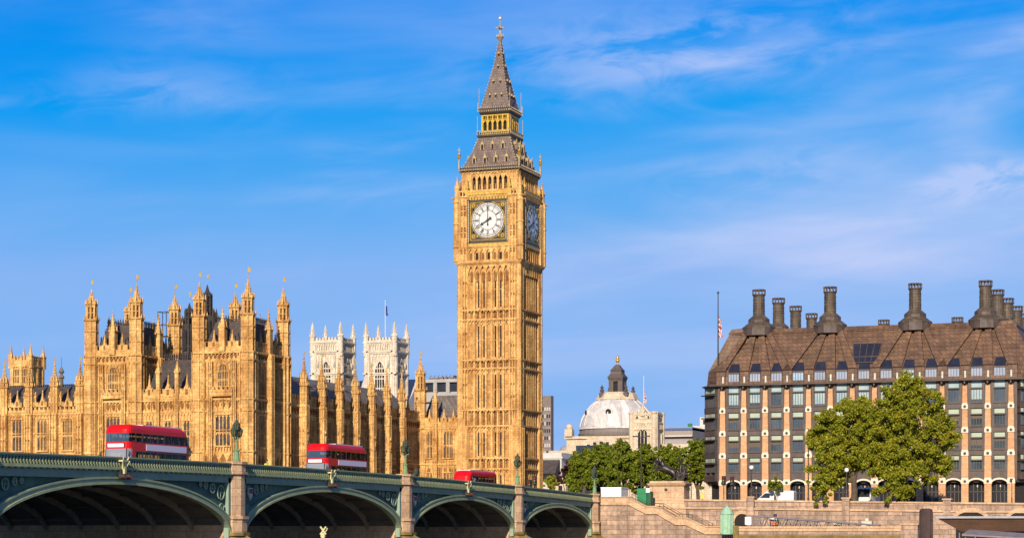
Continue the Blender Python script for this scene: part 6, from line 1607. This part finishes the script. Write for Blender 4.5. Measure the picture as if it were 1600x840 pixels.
# ================================================================ trees
BARK = plain('plane_bark', (.10, .075, .05), (.055, .042, .03), 2, .9)
LEAF_A = leafmat('plane_leaves', [(.10, .145, .006), (.23, .28, .012), (.40, .40, .022), (.40, .29, .03), (.16, .20, .01)])
LEAF_B = leafmat('park_leaves', [(.075, .115, .006), (.16, .21, .01), (.28, .31, .02), (.11, .15, .008)])
LEAF_R = leafmat('copper_leaves', [(.045, .012, .012), (.07, .02, .018), (.03, .01, .01)])
def tree(name, label, x, y, zb, crown, lobes, nleaf, size, mat, trunk_r, group=None, seed=1, fork=None, hang=()):
    """crown: list of (dx, dy, z, rx, ry, rz) masses; leaves cluster round limb tips through the volume"""
    rg = np.random.default_rng(seed); rr = random.Random(seed)
    o = thing(name, label, 'tree', (x, y, zb), group)
    tips = []
    vols = np.array([c[3]*c[4]*c[5] for c in crown]) ** .75
    for c, share in zip(crown, vols / vols.sum()):
        n = max(4, int(lobes * share))
        while n:
            u = np.array([rr.gauss(0, 1) for _ in range(3)]); u /= np.linalg.norm(u); q = rr.random() ** .42
            if u[2] < -.55 and rr.random() < .5: continue
            tips.append((x + c[0] + u[0]*c[3]*q, y + c[1] + u[1]*c[4]*q, c[2] + u[2]*c[5]*q, rr.uniform(.55, 1.25))); n -= 1
    for h in hang: tips.append((x + h[0], y + h[1], h[2], h[3]))
    tm = MB(); zt = np.mean([c[2] for c in crown]); fk = fork or zb + (zt - zb) * .45
    tm.tube((x, y, zb - .3), (x + .1, y, (zb + fk)/2), trunk_r*1.25, trunk_r, 9); tm.tube((x + .1, y, (zb + fk)/2), (x, y, fk), trunk_r, trunk_r*.85, 9)
    for c in crown:
        e = (x + c[0]*.8, y + c[1]*.8, c[2] + c[5]*.2); m_ = (x + c[0]*.45 + rr.uniform(-.3, .3), y + c[1]*.45, fk + (c[2] - fk)*.45)
        tm.tube((x, y, fk - .2), m_, trunk_r*.7, trunk_r*.45, 7); tm.tube(m_, e, trunk_r*.45, trunk_r*.15, 6)
        for t in [t for t in tips if abs(t[0] - x - c[0]) < c[3] and abs(t[2] - c[2]) < c[5]][:26]:
            k = rr.uniform(.2, .9); s_ = tuple(m_[i] + (e[i] - m_[i])*k for i in range(3)); tm.tube(s_, t[:3], trunk_r*.16, .02, 4)
    tm.build('trunk', BARK, o)
    per = int(nleaf / len(tips)); C = []
    cs = np.mean([min(c[3], c[5]) for c in crown])
    for tx, ty, tz, s_ in tips:
        r = cs * .22 * s_; k = int(per * s_)
        d = rg.normal(0, 1, (k, 3)); d /= np.linalg.norm(d, axis=1)[:, None]; d *= (rg.random(k)[:, None] ** .5) * r
        d[:, 2] *= .75
        C.append(np.array([tx, ty, tz]) + d * np.where(rg.random((k, 1)) < .38, rg.uniform(1, 2.1, (k, 1)), 1) + rg.normal(0, r*.15, (k, 3)))
    C = np.concatenate(C); n = len(C)
    a = rg.normal(0, 1, (n, 3)); a /= np.linalg.norm(a, axis=1)[:, None]; b = rg.normal(0, 1, (n, 3)); b -= a * (a*b).sum(1)[:, None]; b /= np.linalg.norm(b, axis=1)[:, None]
    s_ = (size * rg.uniform(.6, 1.3, n))[:, None]
    off = np.array([x, y, zb]); C = C - off
    v = np.stack([C - a*s_, C - b*s_*.55, C + a*s_, C + b*s_*.55], 1).reshape(-1, 3)
    me = bpy.data.meshes.new('crown'); me.vertices.add(4*n); me.vertices.foreach_set('co', v.ravel().astype(np.float32))
    me.loops.add(4*n); me.loops.foreach_set('vertex_index', np.arange(4*n, dtype=np.int32))
    me.polygons.add(n); me.polygons.foreach_set('loop_start', np.arange(0, 4*n, 4, dtype=np.int32)); me.polygons.foreach_set('loop_total', np.full(n, 4, dtype=np.int32))
    me.update(calc_edges=True); me.validate(); me.materials.append(mat)
    co = bpy.data.objects.new('crown', me); COL.objects.link(co); co.parent = o
    return o
TY_ = 277.0
def cr(px, py, rx, rz, ry=None, y=TY_, x0=0, dy=0):
    X = x_on(px, y); k = FPX / depth(X, y)
    return (X - x0, dy, hz(py, depth(X, y)), rx / k / .9, (ry or rx) / k, rz / k)
xa = x_on(1334, TY_)
tree('plane_tree', 'broad leafy plane tree with drooping boughs over the river wall, left of its taller neighbour', xa, TY_, 9.3,
     [cr(1322, 664, 42, 40, x0=xa), cr(1296, 690, 34, 44, x0=xa), cr(1350, 690, 36, 50, x0=xa), cr(1300, 740, 28, 34, x0=xa, dy=-1.5), cr(1340, 640, 28, 22, x0=xa), cr(1287, 655, 16, 12, x0=xa), cr(1268, 680, 10, 12, x0=xa), cr(1266, 735, 8, 8, x0=xa, dy=-1), cr(1348, 718, 28, 24, x0=xa), cr(1318, 706, 34, 30, x0=xa, dy=-1), cr(1290, 755, 20, 18, x0=xa, dy=-2)],
     400, 84000, .18, LEAF_A, .42, 'plane trees on the embankment', 11,
     hang=[(x_on(p, TY_) - xa, -3.7, hz(q, 268), .5) for p, q in ((1285, 775), (1297, 782), (1306, 770), (1278, 760), (1312, 762), (1290, 765), (1301, 776), (1272, 750), (1284, 786))])
xb = x_on(1404, TY_)
tree('plane_tree', 'tallest plane tree on the embankment with a high pointed crown before the bronze office', xb, TY_, 9.3,
     [cr(1424, 640, 50, 46, x0=xb), cr(1420, 606, 24, 24, x0=xb), cr(1462, 678, 32, 38, x0=xb), cr(1395, 680, 40, 44, x0=xb), cr(1430, 715, 50, 40, x0=xb), cr(1402, 745, 36, 34, x0=xb, dy=-1.5), cr(1392, 625, 22, 24, x0=xb), cr(1484, 690, 10, 12, x0=xb), cr(1370, 640, 14, 16, x0=xb), cr(1376, 712, 28, 32, x0=xb), cr(1452, 728, 30, 24, x0=xb), cr(1410, 764, 22, 16, x0=xb, dy=-2)],
     540, 110000, .18, LEAF_A, .5, 'plane trees on the embankment', 23,
     hang=[(x_on(p, TY_) - xb, -3.7, hz(q, 268), .5) for p, q in ((1396, 776), (1404, 770), (1388, 765), (1418, 762), (1440, 745), (1410, 774), (1430, 760), (1393, 783), (1452, 740))])
x = x_on(1210, 281); tree('sapling', 'small young street tree beside the white van', x, 281, 9.3, [cr(1210, 756, 9, 11, y=281, x0=x), cr(1203, 762, 6, 6, y=281, x0=x), cr(1217, 760, 6, 7, y=281, x0=x)], 30, 3200, .17, LEAF_B, .09, None, 5)
PG = 'park trees behind the statue'
for i, (px, w_, top_, lab) in enumerate(((912, 24, 704, 'low spreading park tree at the left end of the row, beside the dark red tree'), (940, 26, 690, 'dark green park tree directly behind the white cabin'), (975, 26, 690, 'dark green park tree in the row below the pale court tower'),
        (1012, 24, 692, 'dark green park tree behind the green hoarding and the tall thin pole'), (1050, 26, 694, 'dark green park tree right behind the bronze statue'), (1090, 26, 684, 'dark green park tree at the right end of the row, touching the bronze office'))):
    y = 318 + (i % 2) * 5; x = x_on(px, y); m = (top_ + 770) / 2
    tree('park_tree', lab, x, y, 9.3, [cr(px, m - 8, w_*.85, (770 - top_)*.42, y=y, x0=x), cr(px - w_*.5, m + 12, w_*.6, 28, y=y, x0=x), cr(px + w_*.5, m + 10, w_*.6, 28, y=y, x0=x), cr(px + rnd.uniform(-6, 6), top_ + 16, w_*.5, 16, y=y, x0=x)],
         210, 26000, .22, LEAF_B, .3, PG, 40 + i)
x = x_on(885, 330); tree('copper_tree', 'dark red leaved tree between the clock tower and the green park trees', x, 330, 9.3, [cr(885, 740, 14, 16, y=330, x0=x), cr(876, 748, 8, 12, y=330, x0=x), cr(893, 750, 8, 12, y=330, x0=x)], 50, 4500, .24, LEAF_R, .16, None, 77)
x = x_on(858, 322); tree('park_tree', 'small yellow green bushy tree at the right foot of the clock tower', x, 322, 9.3, [cr(858, 752, 9, 12, y=322, x0=x), cr(866, 757, 6, 9, y=322, x0=x)], 30, 2600, .22, LEAF_A, .12, None, 78)
x = x_on(893, 350); tree('bare_shrub', 'thin twiggy shrub against the cream hall wall above the dark red tree', x, 350, 9.3, [cr(891, 724, 8, 9, y=350, x0=x)], 40, 350, .16, LEAF_R, .1, None, 79)

# ================================================================ buses
RED = plain('bus_red_paint', (.55, .006, .008), (.50, .005, .008), .6, .3, 0, .25)
BUSGLASS = seeglass('bus_window_glass', (.015, .016, .016), .62, .25); WSCREEN = seeglass('bus_windscreen', (.05, .10, .17), .4); WSCREEN_L = seeglass('bus_lower_windscreen', (.30, .32, .38), .3)
BLACKP = plain('bus_black_trim', (.012, .012, .014), (.02, .02, .02), 2, .3); AD = plain('blank_advert_panel', (.62, .58, .72), (.60, .56, .70), .5, .5)
BLINDW = plain('blank_destination_blind', (.85, .85, .82), (.8, .8, .78), .5, .5); YELP = plain('bus_yellow_pole', (.55, .42, .06), (.5, .38, .05)); SEATR = plain('bus_seat_cloth', (.20, .03, .04), (.12, .02, .03)); BUSIN = plain('bus_inner_lining', (.50, .44, .22), (.42, .37, .2))
RUB = plain('tyre_rubber', (.02, .02, .02)); HLAMP = plain('headlamp_lens', (.7, .7, .72), (.6, .6, .62), 1, .1)
BS = .985
def make_bus(label, loc, rz, ad, swoosh, group):
    o = thing('double_decker_bus', label, 'bus', loc, group)
    L2, W2, CR = 5.61, 1.26, .62
    sx_ = [-4.6, -3.3, -2.0, -.7, .6, 1.9, 3.2, 4.4]
    def outline(z):
        front = L2 - .10 * max(0, (z - 1.0)) / 3.4 - (max(0, z - 3.7)**2) * .75
        rear = L2 - .06 * z - (max(0, z - 3.1)**2) * .62
        ins = .04 * max(0, z - 2) / 2.4 + (max(0, z - 3.95)**2) * 1.3
        w_ = W2 - ins; pts = []
        pts += [(s * (front if s > 0 else rear) / L2, -w_) for s in sx_]
        for k in range(6): a = -math.pi/2 + math.pi/2*k/5; pts.append((front - CR + CR*math.cos(a), -w_ + CR + CR*math.sin(a)))
        for k in range(6): a = math.pi/2*k/5; pts.append((front - CR + CR*math.cos(a), w_ - CR + CR*math.sin(a)))
        pts += [(s * (front if s > 0 else rear) / L2, w_) for s in sx_[::-1]]
        for k in range(6): a = math.pi/2 + math.pi/2*k/5; pts.append((-rear + CR + CR*math.cos(a), w_ - CR + CR*math.sin(a)))
        for k in range(6): a = math.pi + math.pi/2*k/5; pts.append((-rear + CR + CR*math.cos(a), -w_ + CR + CR*math.sin(a)))
        return pts
    n = len(outline(0)); idx_front = set(range(7, 20)); 
    zs = [.28, .55, 1.05, 2.05, 2.28, 2.62, 2.86, 3.62, 3.78, 3.95, 4.12, 4.26, 4.35]
    MA = Matrix.Translation(loc) @ Matrix.Scale(BS, 4)
    lv = [outline(z) for z in zs]
    body, screen_u, screen = MB(), MB(), MB(); GL = {q: MB() for q in ('ur', 'ul', 'lr', 'll', 'lb')}
    for q in [body, screen, screen_u] + list(GL.values()): q.M = MA
    side_r = set(range(0, 7)); side_l = set(range(20, 27)); rear = set(range(27, n)) 
    for k in range(len(zs) - 1):
        zm = (zs[k] + zs[k+1]) / 2
        for i in range(n):
            j = (i + 1) % n
            q = [(*lv[k][i], zs[k]), (*lv[k][j], zs[k]), (*lv[k+1][j], zs[k+1]), (*lv[k+1][i], zs[k+1])]
            tgt = body
            up = 2.86 < zm < 3.62; low = 1.05 < zm < 2.05
            if up and (i in side_r or i in side_l or 7 <= i <= 8 or 17 <= i <= 19 or i in (27, 28, n-1, n-2)): tgt = GL['ur' if i in side_r or i in (7, 8, n-1, n-2) else 'ul']
            elif up and 9 <= i <= 16: tgt = screen_u
            elif low and (i in side_r or i in side_l): tgt = GL['lr' if i in side_r else 'll']
            elif .55 < zm < 2.2 and 8 <= i <= 18: tgt = screen
            elif low and i in (29, 30, 31, 32): tgt = GL['lb']
            tgt.add(q, [(0, 1, 2, 3)], 0, False)
    body.add([(*p, zs[-1]) for p in lv[-1]], [tuple(range(n))], 0); body.add([(*p, zs[0]) for p in lv[0]], [tuple(range(n))[::-1]], 1)
    bo = body.build('body', [RED, BLACKP], o); [q.build('side_window' if k_ != 'lb' else 'rear_window', BUSGLASS, o) for k_, q in GL.items()]; screen.build('windscreen', WSCREEN_L, o); screen_u.build('windscreen', WSCREEN, o)
    p = MB(); p.M = MA                                           # pillars and dark surrounds
    for i in list(range(0, 8)) + list(range(20, 28)):
        for za, zb in ((2.86, 3.62), (1.05, 2.05)):
            a, c = outline(za)[i], outline(zb)[i]; s = -1 if a[1] < 0 else 1
            p.tube((a[0], a[1] - .0*s, za), (c[0], c[1], zb), .05, n=4)
    for s in (-1, 1):
        for za in (2.05, 1.03): p.box(-5.0, 4.5, s*W2 - .015, s*W2 + .015, za - .04, za + .05)
        p.box(-5.1, 4.9, s*(W2 - .035) - .02, s*(W2 - .035) + .02, 2.83, 2.89)
    for i in (9, 16):
        a, c = outline(.55)[i], outline(2.28)[i]; p.tube((*a, .55), (*c, 2.28), .05, n=4)
    p.build('window_pillar', BLACKP, o)
    q = MB(); q.M = MA                                           # interior: decks, seats, poles
    q.box(-5.2, 5.0, -1.15, 1.15, .5, .58, 0); q.box(-5.1, 5.1, -1.15, 1.15, 2.3, 2.42, 0)
    for s in np.arange(-4.6, 4.6, .95):
        for yy in (-.75, .75):
            q.box(s, s + .12, yy - .4, yy + .4, 2.45, 3.3, 1); q.box(s, s + .5, yy - .4, yy + .4, 2.45, 2.85, 1)
            if rnd.random() < .6: q.box(s, s + .12, yy - .4, yy + .4, .6, 1.55, 1)
    for s in np.arange(-4, 4.6, 1.3):
        for yy in (-.35, .4): q.tube((s, yy, .6), (s, yy, 2.3), .045, n=6, m=2); q.tube((s, yy, 2.45), (s, yy, 3.9), .035, n=6, m=2)
    q.box(-5.0, -4.8, -1.1, 1.1, .6, 2.2, 0); q.box(-4.5, -2.6, .75, 1.1, .6, 2.2, 3); q.box(3.3, 3.4, -.9, .9, .6, 1.9, 3)
    q.build('interior', [BUSIN, SEATR, YELP, BLACKP], o)
    for s in (-1, 1):
        a = MB(); a.M = MA; a.box(-4.55, 2.6, s*(W2 + .004), s*(W2 + .03), 2.2, 2.74); a.build('advert_panel', ad, o)
    d = MB(); d.M = MA; xf = L2 - .10*(2.5 - 1)/3.4
    d.box(xf - .02, xf + .02, -.85, .85, 2.36, 2.76, 1); d.box(xf + .02, xf + .035, -.78, .78, 2.41, 2.71, 0); d.build('destination_blind', [BLINDW, BLACKP], o)
    for s in (-1, 1):
        h = MB(); h.M = MA; h.ball((L2 - .12, s*.85, .75), .15, 0, 10, 6); h.build('headlight', HLAMP, o)
        m_ = MB(); m_.M = MA; m_.tube((L2 - .15, s*1.2, 2.1), (L2 + .12, s*1.42, 1.95), .03, n=5); m_.ball((L2 + .12, s*1.42, 1.75), .13, 0, 8, 5, (.6, .8, 1.5)); m_.build('mirror', BLACKP, o)
        for xw in (3.0, -2.9):
            wl = MB(); wl.M = MA; y_ = s*1.12; wl.tube((xw, y_ - .14, .48), (xw, y_ + .14, .48), .48, n=24, m=0, smooth=False); wl.tube((xw, y_ + s*.14, .48), (xw, y_ + s*.17, .48), .27, n=16, m=1); wl.build('wheel', [RUB, STEEL], o)
    r = MB(); r.M = MA
    r.box(-4.3, 2.6, -.95, .95, 4.33, 4.44)
    r.build('roof_hatch', plain('bus_roof_pale', (.62, .6, .62)) if 'bus_roof_pale' not in bpy.data.materials else bpy.data.materials['bus_roof_pale'], o)
    if swoosh:                                                    # slanting stair window at the rear corner
        g = MB(); g.M = MA
        for s in (-1, 1):
            y_ = s*(W2 + .02)
            g.add([(-4.95, y_, 2.1), (-3.6, y_, 2.1), (-2.3, y_, 2.95), (-2.3, y_, 3.62), (-3.4, y_, 3.6), (-4.3, y_, 2.95)], [tuple(range(6)) if s < 0 else tuple(range(6))[::-1]], 0)
            g.add([(-4.85, y_*1.004, 2.45), (-4.0, y_*1.004, 2.45), (-3.0, y_*1.004, 3.2), (-3.7, y_*1.004, 3.4)], [(0, 1, 2, 3) if s < 0 else (3, 2, 1, 0)], 1)  # pale quad paints a bright reflection onto the stair glass
        g.build('stair_window', [glassy('stair_glass', (.03, .03, .035), (.02, .02, .02)), glassy('stair_glass_reflection', (.6, .66, .72), (.3, .34, .4), .1, 1.2)], o)
    # everything above was laid out at the stop; turn the whole bus with its base
    o.rotation_euler = (0, 0, rz); return o
BG_ = 'red double decker buses crossing the bridge'
def deckz(y): return ztop(YB - y) - 1.22
def bus_at(px_front, d): 
    x = XN - d; return x, y_on(px_front, x + 1.15)
x, y = bus_at(197, 6.4); yb_ = y + 5.75
make_bus('large nearest red double decker bus with blank white advert, at left on the bridge', (x, yb_, deckz(yb_)), R(-90), AD, False, BG_)
x, y = bus_at(511, 6.4); yb_ = y + 5.1
make_bus('middle red double decker bus between the two bridge lamps, blank white advert on its side', (x, yb_, deckz(yb_)), R(-90), AD, False, BG_)
x = XN - 15.5; yb_ = y_on(755, x + 1.15)
make_bus('farthest red bus before the clock tower, its slanting stair window to the left', (x, yb_, deckz(yb_)), R(90), plain('violet_advert', (.16, .07, .16), (.12, .05, .12)), True, BG_)
# ================================================================ van, lorry, motorcycle
VANW = plain('van_white_paint', (.62, .62, .62), (.58, .58, .59), .8, .3, 0, .5)
def van(label, name, loc, rz, L, H, boxy):
    o = thing(name, label, 'lorry' if boxy else 'van', loc, None, rz); W = 1.0; M = Matrix.Translation(loc)
    b = MB(); b.M = M
    prof = [(-L/2, .35), (L/2, .35), (L/2 + .05, .95), (L/2 - .55, 1.2), (L/2 - 1.5, H - .15), (L/2 - 1.9, H), (-L/2 + .1, H), (-L/2, H - .15)] if not boxy else [(-L/2, .5), (L/2, .5), (L/2, 1.2), (L/2 - .15, 2.4), (L/2 - .6, 2.6), (L/2 - 1.7, 2.6), (L/2 - 1.75, H), (-L/2, H)]
    # slightly narrower roof, so the flanks lean in
    n = len(prof); vs = []
    for s in (-1, 1):
        for px_, pz_ in prof: vs.append((px_, s*(W - .12*max(0, pz_ - 1.1)/(H - 1.0)), pz_))
    fs = [(i, (i+1) % n, n + (i+1) % n, n + i)[::-1] for i in range(n)] + [tuple(range(n)), tuple(range(2*n - 1, n - 1, -1))]
    b.add(vs, fs); bo = b.build('body', VANW, o)
    g = MB(); g.M = M
    for s in (-1, 1):
        y_ = s*(W + .015)
        q = [(L/2 - 1.35, y_, 1.25), (L/2 - .72, y_, 1.25), (L/2 - 1.45, y_*.93, H - .32), (L/2 - 2.1, y_*.93, H - .32), (L/2 - 2.1, y_*.995, 1.25)] if not boxy else [(L/2 - 1.3, y_, 1.4), (L/2 - .2, y_, 1.4), (L/2 - .35, y_*.95, 2.3), (L/2 - 1.3, y_*.95, 2.3)]
        g.add(q, [tuple(range(len(q)))])
    if not boxy: g.add([(L/2 - .58, -.85, 1.24), (L/2 - .58, .85, 1.24), (L/2 - 1.42, .8, H - .22), (L/2 - 1.42, -.8, H - .22)], [(0, 1, 2, 3)])
    else: g.add([(L/2 + .01, -.85, 1.3), (L/2 + .01, .85, 1.3), (L/2 - .12, .8, 2.35), (L/2 - .12, -.8, 2.35)], [(0, 1, 2, 3)])
    g.build('window', BGL, o)
    for s in (-1, 1):
        for xw in (L/2 - 1.0, -L/2 + 1.0):
            w_ = MB(); w_.M = M; w_.tube((xw, s*.9 - .1, .36), (xw, s*.9 + .1, .36), .36, n=20, smooth=False); w_.tube((xw, s*1.0, .36), (xw, s*1.03, .36), .2, n=12, m=1); w_.build('wheel', [RUB, STEEL], o)
        h = MB(); h.M = M; h.ball((L/2 - .02, s*.75, .85), .13, 0, 8, 5); h.build('headlight', HLAMP, o)
    return o
y = 283.0; van('white van with a dark side window passing behind the river wall beside the small tree', 'van', (x_on(1212, y), y, 9.28), R(180), 5.4, 2.2, False)
y = 285; van('small white lorry half hidden under the boughs of the plane trees', 'lorry', (x_on(1357, y), y, 9.28), R(-96), 4.6, 2.6, True)
x, y = x_on(985, 274.2), 274.4; o = thing('motorcycle', 'dark motorcycle standing between the white cabin and the green hoarding', 'motorcycle', (x, y, 9.25))
for s in (-.65, .65):
    b = MB(); K = 18
    for k in range(K): a0, a1 = 2*math.pi*k/K, 2*math.pi*(k+1)/K; b.tube((x + s + .3*math.cos(a0), y, 9.55 + .3*math.sin(a0)), (x + s + .3*math.cos(a1), y, 9.55 + .3*math.sin(a1)), .07, n=5)
    for k in range(6): a = math.pi*k/3; b.tube((x + s, y, 9.55), (x + s + .28*math.cos(a), y, 9.55 + .28*math.sin(a)), .02, n=4)
    b.build('wheel', RUB, o)
b = MB(); b.tube((x - .65, y, 9.55), (x - .35, y, 10.25), .05); b.ball((x - .05, y, 10.05), .3, 0, 10, 6, (1.2, .6, .7)); b.box(x - .25, x + .25, y - .15, y + .15, 9.5, 9.85); b.tube((x + .1, y, 9.8), (x + .65, y, 9.55), .05); b.tube((x - .38, y - .33, 10.35), (x - .38, y + .33, 10.35), .03); b.build('frame', plain('motorcycle_dark', (.02, .02, .025), (.03, .03, .03), 2, .3), o)
b = MB(); b.ball((x + .35, y, 10.12), .2, 0, 10, 6, (1.9, .7, .5)); b.build('saddle', BLACKP, o)
b = MB(); b.ball((x - .5, y, 10.2), .12, 0, 8, 6); b.build('headlight', HLAMP, o)

# ================================================================ person on the bridge pavement
SKIN = plain('skin', (.42, .25, .17), (.40, .23, .16)); HIVIS = plain('hivis_jacket', (.50, .62, .03), (.46, .58, .03), 2, .6); TROU = plain('navy_trousers', (.02, .022, .04)); HAIR = plain('dark_hair', (.02, .014, .01))
xp = XN - 2.2; yp = y_on(420, xp); zp = ztop(YB - yp) - 1.08
P = thing('person', 'person in a yellow green high visibility jacket leaning forward on the bridge pavement', 'person', (xp, yp, zp))
J = [(0, 0, .93, .13), (-.02, .08, 1.15, .13), (-.02, .2, 1.38, .15), (-.02, .27, 1.47, .055), (-.02, .32, 1.57, .088), (-.02, .35, 1.66, .085), (.1, 0, .86, .1), (.11, .05, .48, .07), (.11, 0, .09, .05), (.11, .14, .04, .045),
     (-.1, 0, .86, .1), (-.11, -.02, .48, .07), (-.11, -.1, .09, .05), (-.11, .04, .04, .045), (.19, .2, 1.36, .06), (.26, .34, 1.12, .045), (.2, .55, 1.08, .035), (.19, .62, 1.08, .04), (-.22, .2, 1.36, .06), (-.3, .34, 1.12, .045), (-.22, .55, 1.1, .035), (-.21, .62, 1.1, .04)]
E = [(0,1),(1,2),(2,3),(3,4),(4,5),(0,6),(6,7),(7,8),(8,9),(0,10),(10,11),(11,12),(12,13),(2,14),(14,15),(15,16),(16,17),(2,18),(18,19),(19,20),(20,21)]
wl = lambda j: (xp + j[0], yp - j[1], zp + j[2])
skinned('body', [wl(j) for j in J], E, [j[3] for j in J], SKIN, P, 2)
jk = [J[i] for i in (0, 1, 2, 14, 15, 16, 18, 19, 20)]; skinned('jacket', [wl(j) for j in jk], [(0,1),(1,2),(2,3),(3,4),(4,5),(2,6),(6,7),(7,8)], [j[3] + .025 for j in jk], HIVIS, P, 2)
tr = [J[i] for i in (0, 6, 7, 8, 10, 11, 12)]; skinned('trousers', [wl(j) for j in tr], [(0,1),(1,2),(2,3),(0,4),(4,5),(5,6)], [j[3] + .018 for j in tr], TROU, P, 2)
b = MB(); hx, hy, hz_ = wl(J[5]); b.ball((hx, hy + .015, hz_ + .03), .1, 0, 10, 6); b.build('hair', HAIR, P)
b = MB(); b.ball((hx, hy - .095, hz_ - .05), .022, 0, 6, 5); 
b.build('nose', SKIN, P)
b = MB()
for s in (-.032, .032): b.ball((hx + s, hy - .083, hz_ - .015), .011, 0, 6, 4)
b.build('eyes', DARK, P)

# ================================================================ street lamps, poles and signals on the street
GLOBE = plain('opal_globe', (.8, .8, .78), (.75, .75, .74), 1, .2)
def globe_lamp(px, py_top, x, y, zb, label):
    o = thing('street_lamp', label, 'street lamp', (x, y, zb), 'embankment lamps on the river wall piers'); z = hz(py_top, depth(x, y))
    b = MB(); b.loft([(zb, ngon(x, y, .3, 8)), (zb + .35, ngon(x, y, .3, 8)), (zb + .5, ngon(x, y, .2, 8)), (zb + 1.1, ngon(x, y, .15, 8)), (zb + 1.2, ngon(x, y, .2, 8)), (zb + 1.3, ngon(x, y, .11, 8)), (z - .65, ngon(x, y, .07, 8)), (z - .6, ngon(x, y, .16, 8)), (z - .5, ngon(x, y, .12, 8))]); b.build('column', IRON, o)
    for s in (-1, 1): 
        b = MB(); b.tube((x, y, zb + .4), (x + s*.3, y, zb + .7), .09, .06, 6); b.tube((x + s*.3, y, zb + .7), (x + s*.12, y, zb + 1.1), .06, .03, 6); b.build('scroll', IRON, o)
    b = MB(); b.ball((x, y, z - .22), .3, 0, 12, 8); b.build('globe', GLOBE, o)
    b = MB(); b.lathe(x, y, [(.16, z + .03), (.1, z + .1), (.02, z + .28)], 8); b.build('crown', IRON, o)
for px, top_, lab in ((1173, 727, 'black globe lamp on the wall pier left of the white van'), (1322, 731, 'black globe lamp on the wall pier between the two plane trees')):
    x = x_on(px, WYY); globe_lamp(px, top_, x, WYY + .4, wz(x) + .45, lab)
def pole(px, y, top_, r, label, cat='lamp post', heads=1, name='lamp_post', zb=9.25):
    x = x_on(px, y); z = hz(top_, depth(x, y)); o = thing(name, label, cat, (x, y, zb))
    b = MB(); b.tube((x, y, zb), (x, y, zb + 1.2), r*1.7, r*1.5, 8); b.tube((x, y, zb + 1.2), (x, y, z), r*1.1, r*.7, 8); b.build('pole', IRON, o)
    for s in ((-1, 1) if heads == 2 else (1,)):
        b = MB()
        if heads == 2: b.tube((x, y, z - .3), (x + s*.8, y, z), .04, n=5); b.box(x + s*.6, x + s*1.3, y - .16, y + .16, z - .08, z + .1)
        else: b.tube((x, y, z - .1), (x, y - .3, z + .08), .05, n=5); b.box(x - .18, x + .18, y - .75, y - .2, z + .02, z + .18)
        b.build('lamp_head', IRON, o)
    return o
pole(1002, 300, 681, .11, 'tallest thin black lamp post above the green hoarding', heads=2)
pole(965, 312, 704, .08, 'slim dark lamp post among the park trees above the white cabin')
pole(1263, 279, 692, .09, 'thin dark post rising in front of the office, left edge of the plane trees')
pole(1581, 281, 749, .05, 'short thin post before the office arcade at far right')
pole(1080, 300, 726, .07, 'lamp post with pale head right of the bronze statue')
SG = 'traffic signals on the street corners'
def signal(px, y, top_, label, n=1):
    x = x_on(px, y); z = hz(top_, depth(x, y)); o = thing('traffic_light', label, 'traffic light', (x, y, 9.25), SG)
    b = MB(); b.tube((x, y, 9.25), (x, y, z), .07, n=8); b.build('pole', IRON, o)
    b = MB(); b.box(x - .3, x + .3, y - .06, y + .02, z - 1.2, z + .1); b.box(x - .18, x + .18, y - .25, y - .06, z - 1.1, z); ho = b.build('signal_head', BLACKP, o)
    for k, c in enumerate((NRED, plain('amber_lens', (.25, .12, .01)) if 'amber_lens' not in bpy.data.materials else bpy.data.materials['amber_lens'], plain('green_lens', (.01, .12, .06)) if 'green_lens' not in bpy.data.materials else bpy.data.materials['green_lens'])):
        l = MB(); l.tube((x, y - .25, z - .18 - .36*k), (x, y - .3, z - .18 - .36*k), .12, n=12); l.build('lens', c, ho)
signal(836, 275, 744, 'black traffic light at the bridge end, just right of the clock tower corner lamp'); signal(828, 279, 750, 'smaller black traffic light hard against the right face of the clock tower base')
signal(1131, 287, 744, 'black traffic light before the first arch of the office'); signal(1144, 289, 745, 'black traffic light before the second arch of the office, right of its twin')
x, y = x_on(1098, 284), 284; o = thing('road_sign', 'small square yellow sign on a post left of the office arcade', 'sign', (x, y, 9.25))
b = MB(); b.tube((x, y, 9.25), (x, y, 11.2), .04, n=6); b.build('post', IRON, o)
b = MB(); b.box(x - .22, x + .22, y - .06, y - .03, 10.55, 11.15); b.build('plate', plain('sign_yellow', (.7, .55, .02), (.65, .5, .02)), o)
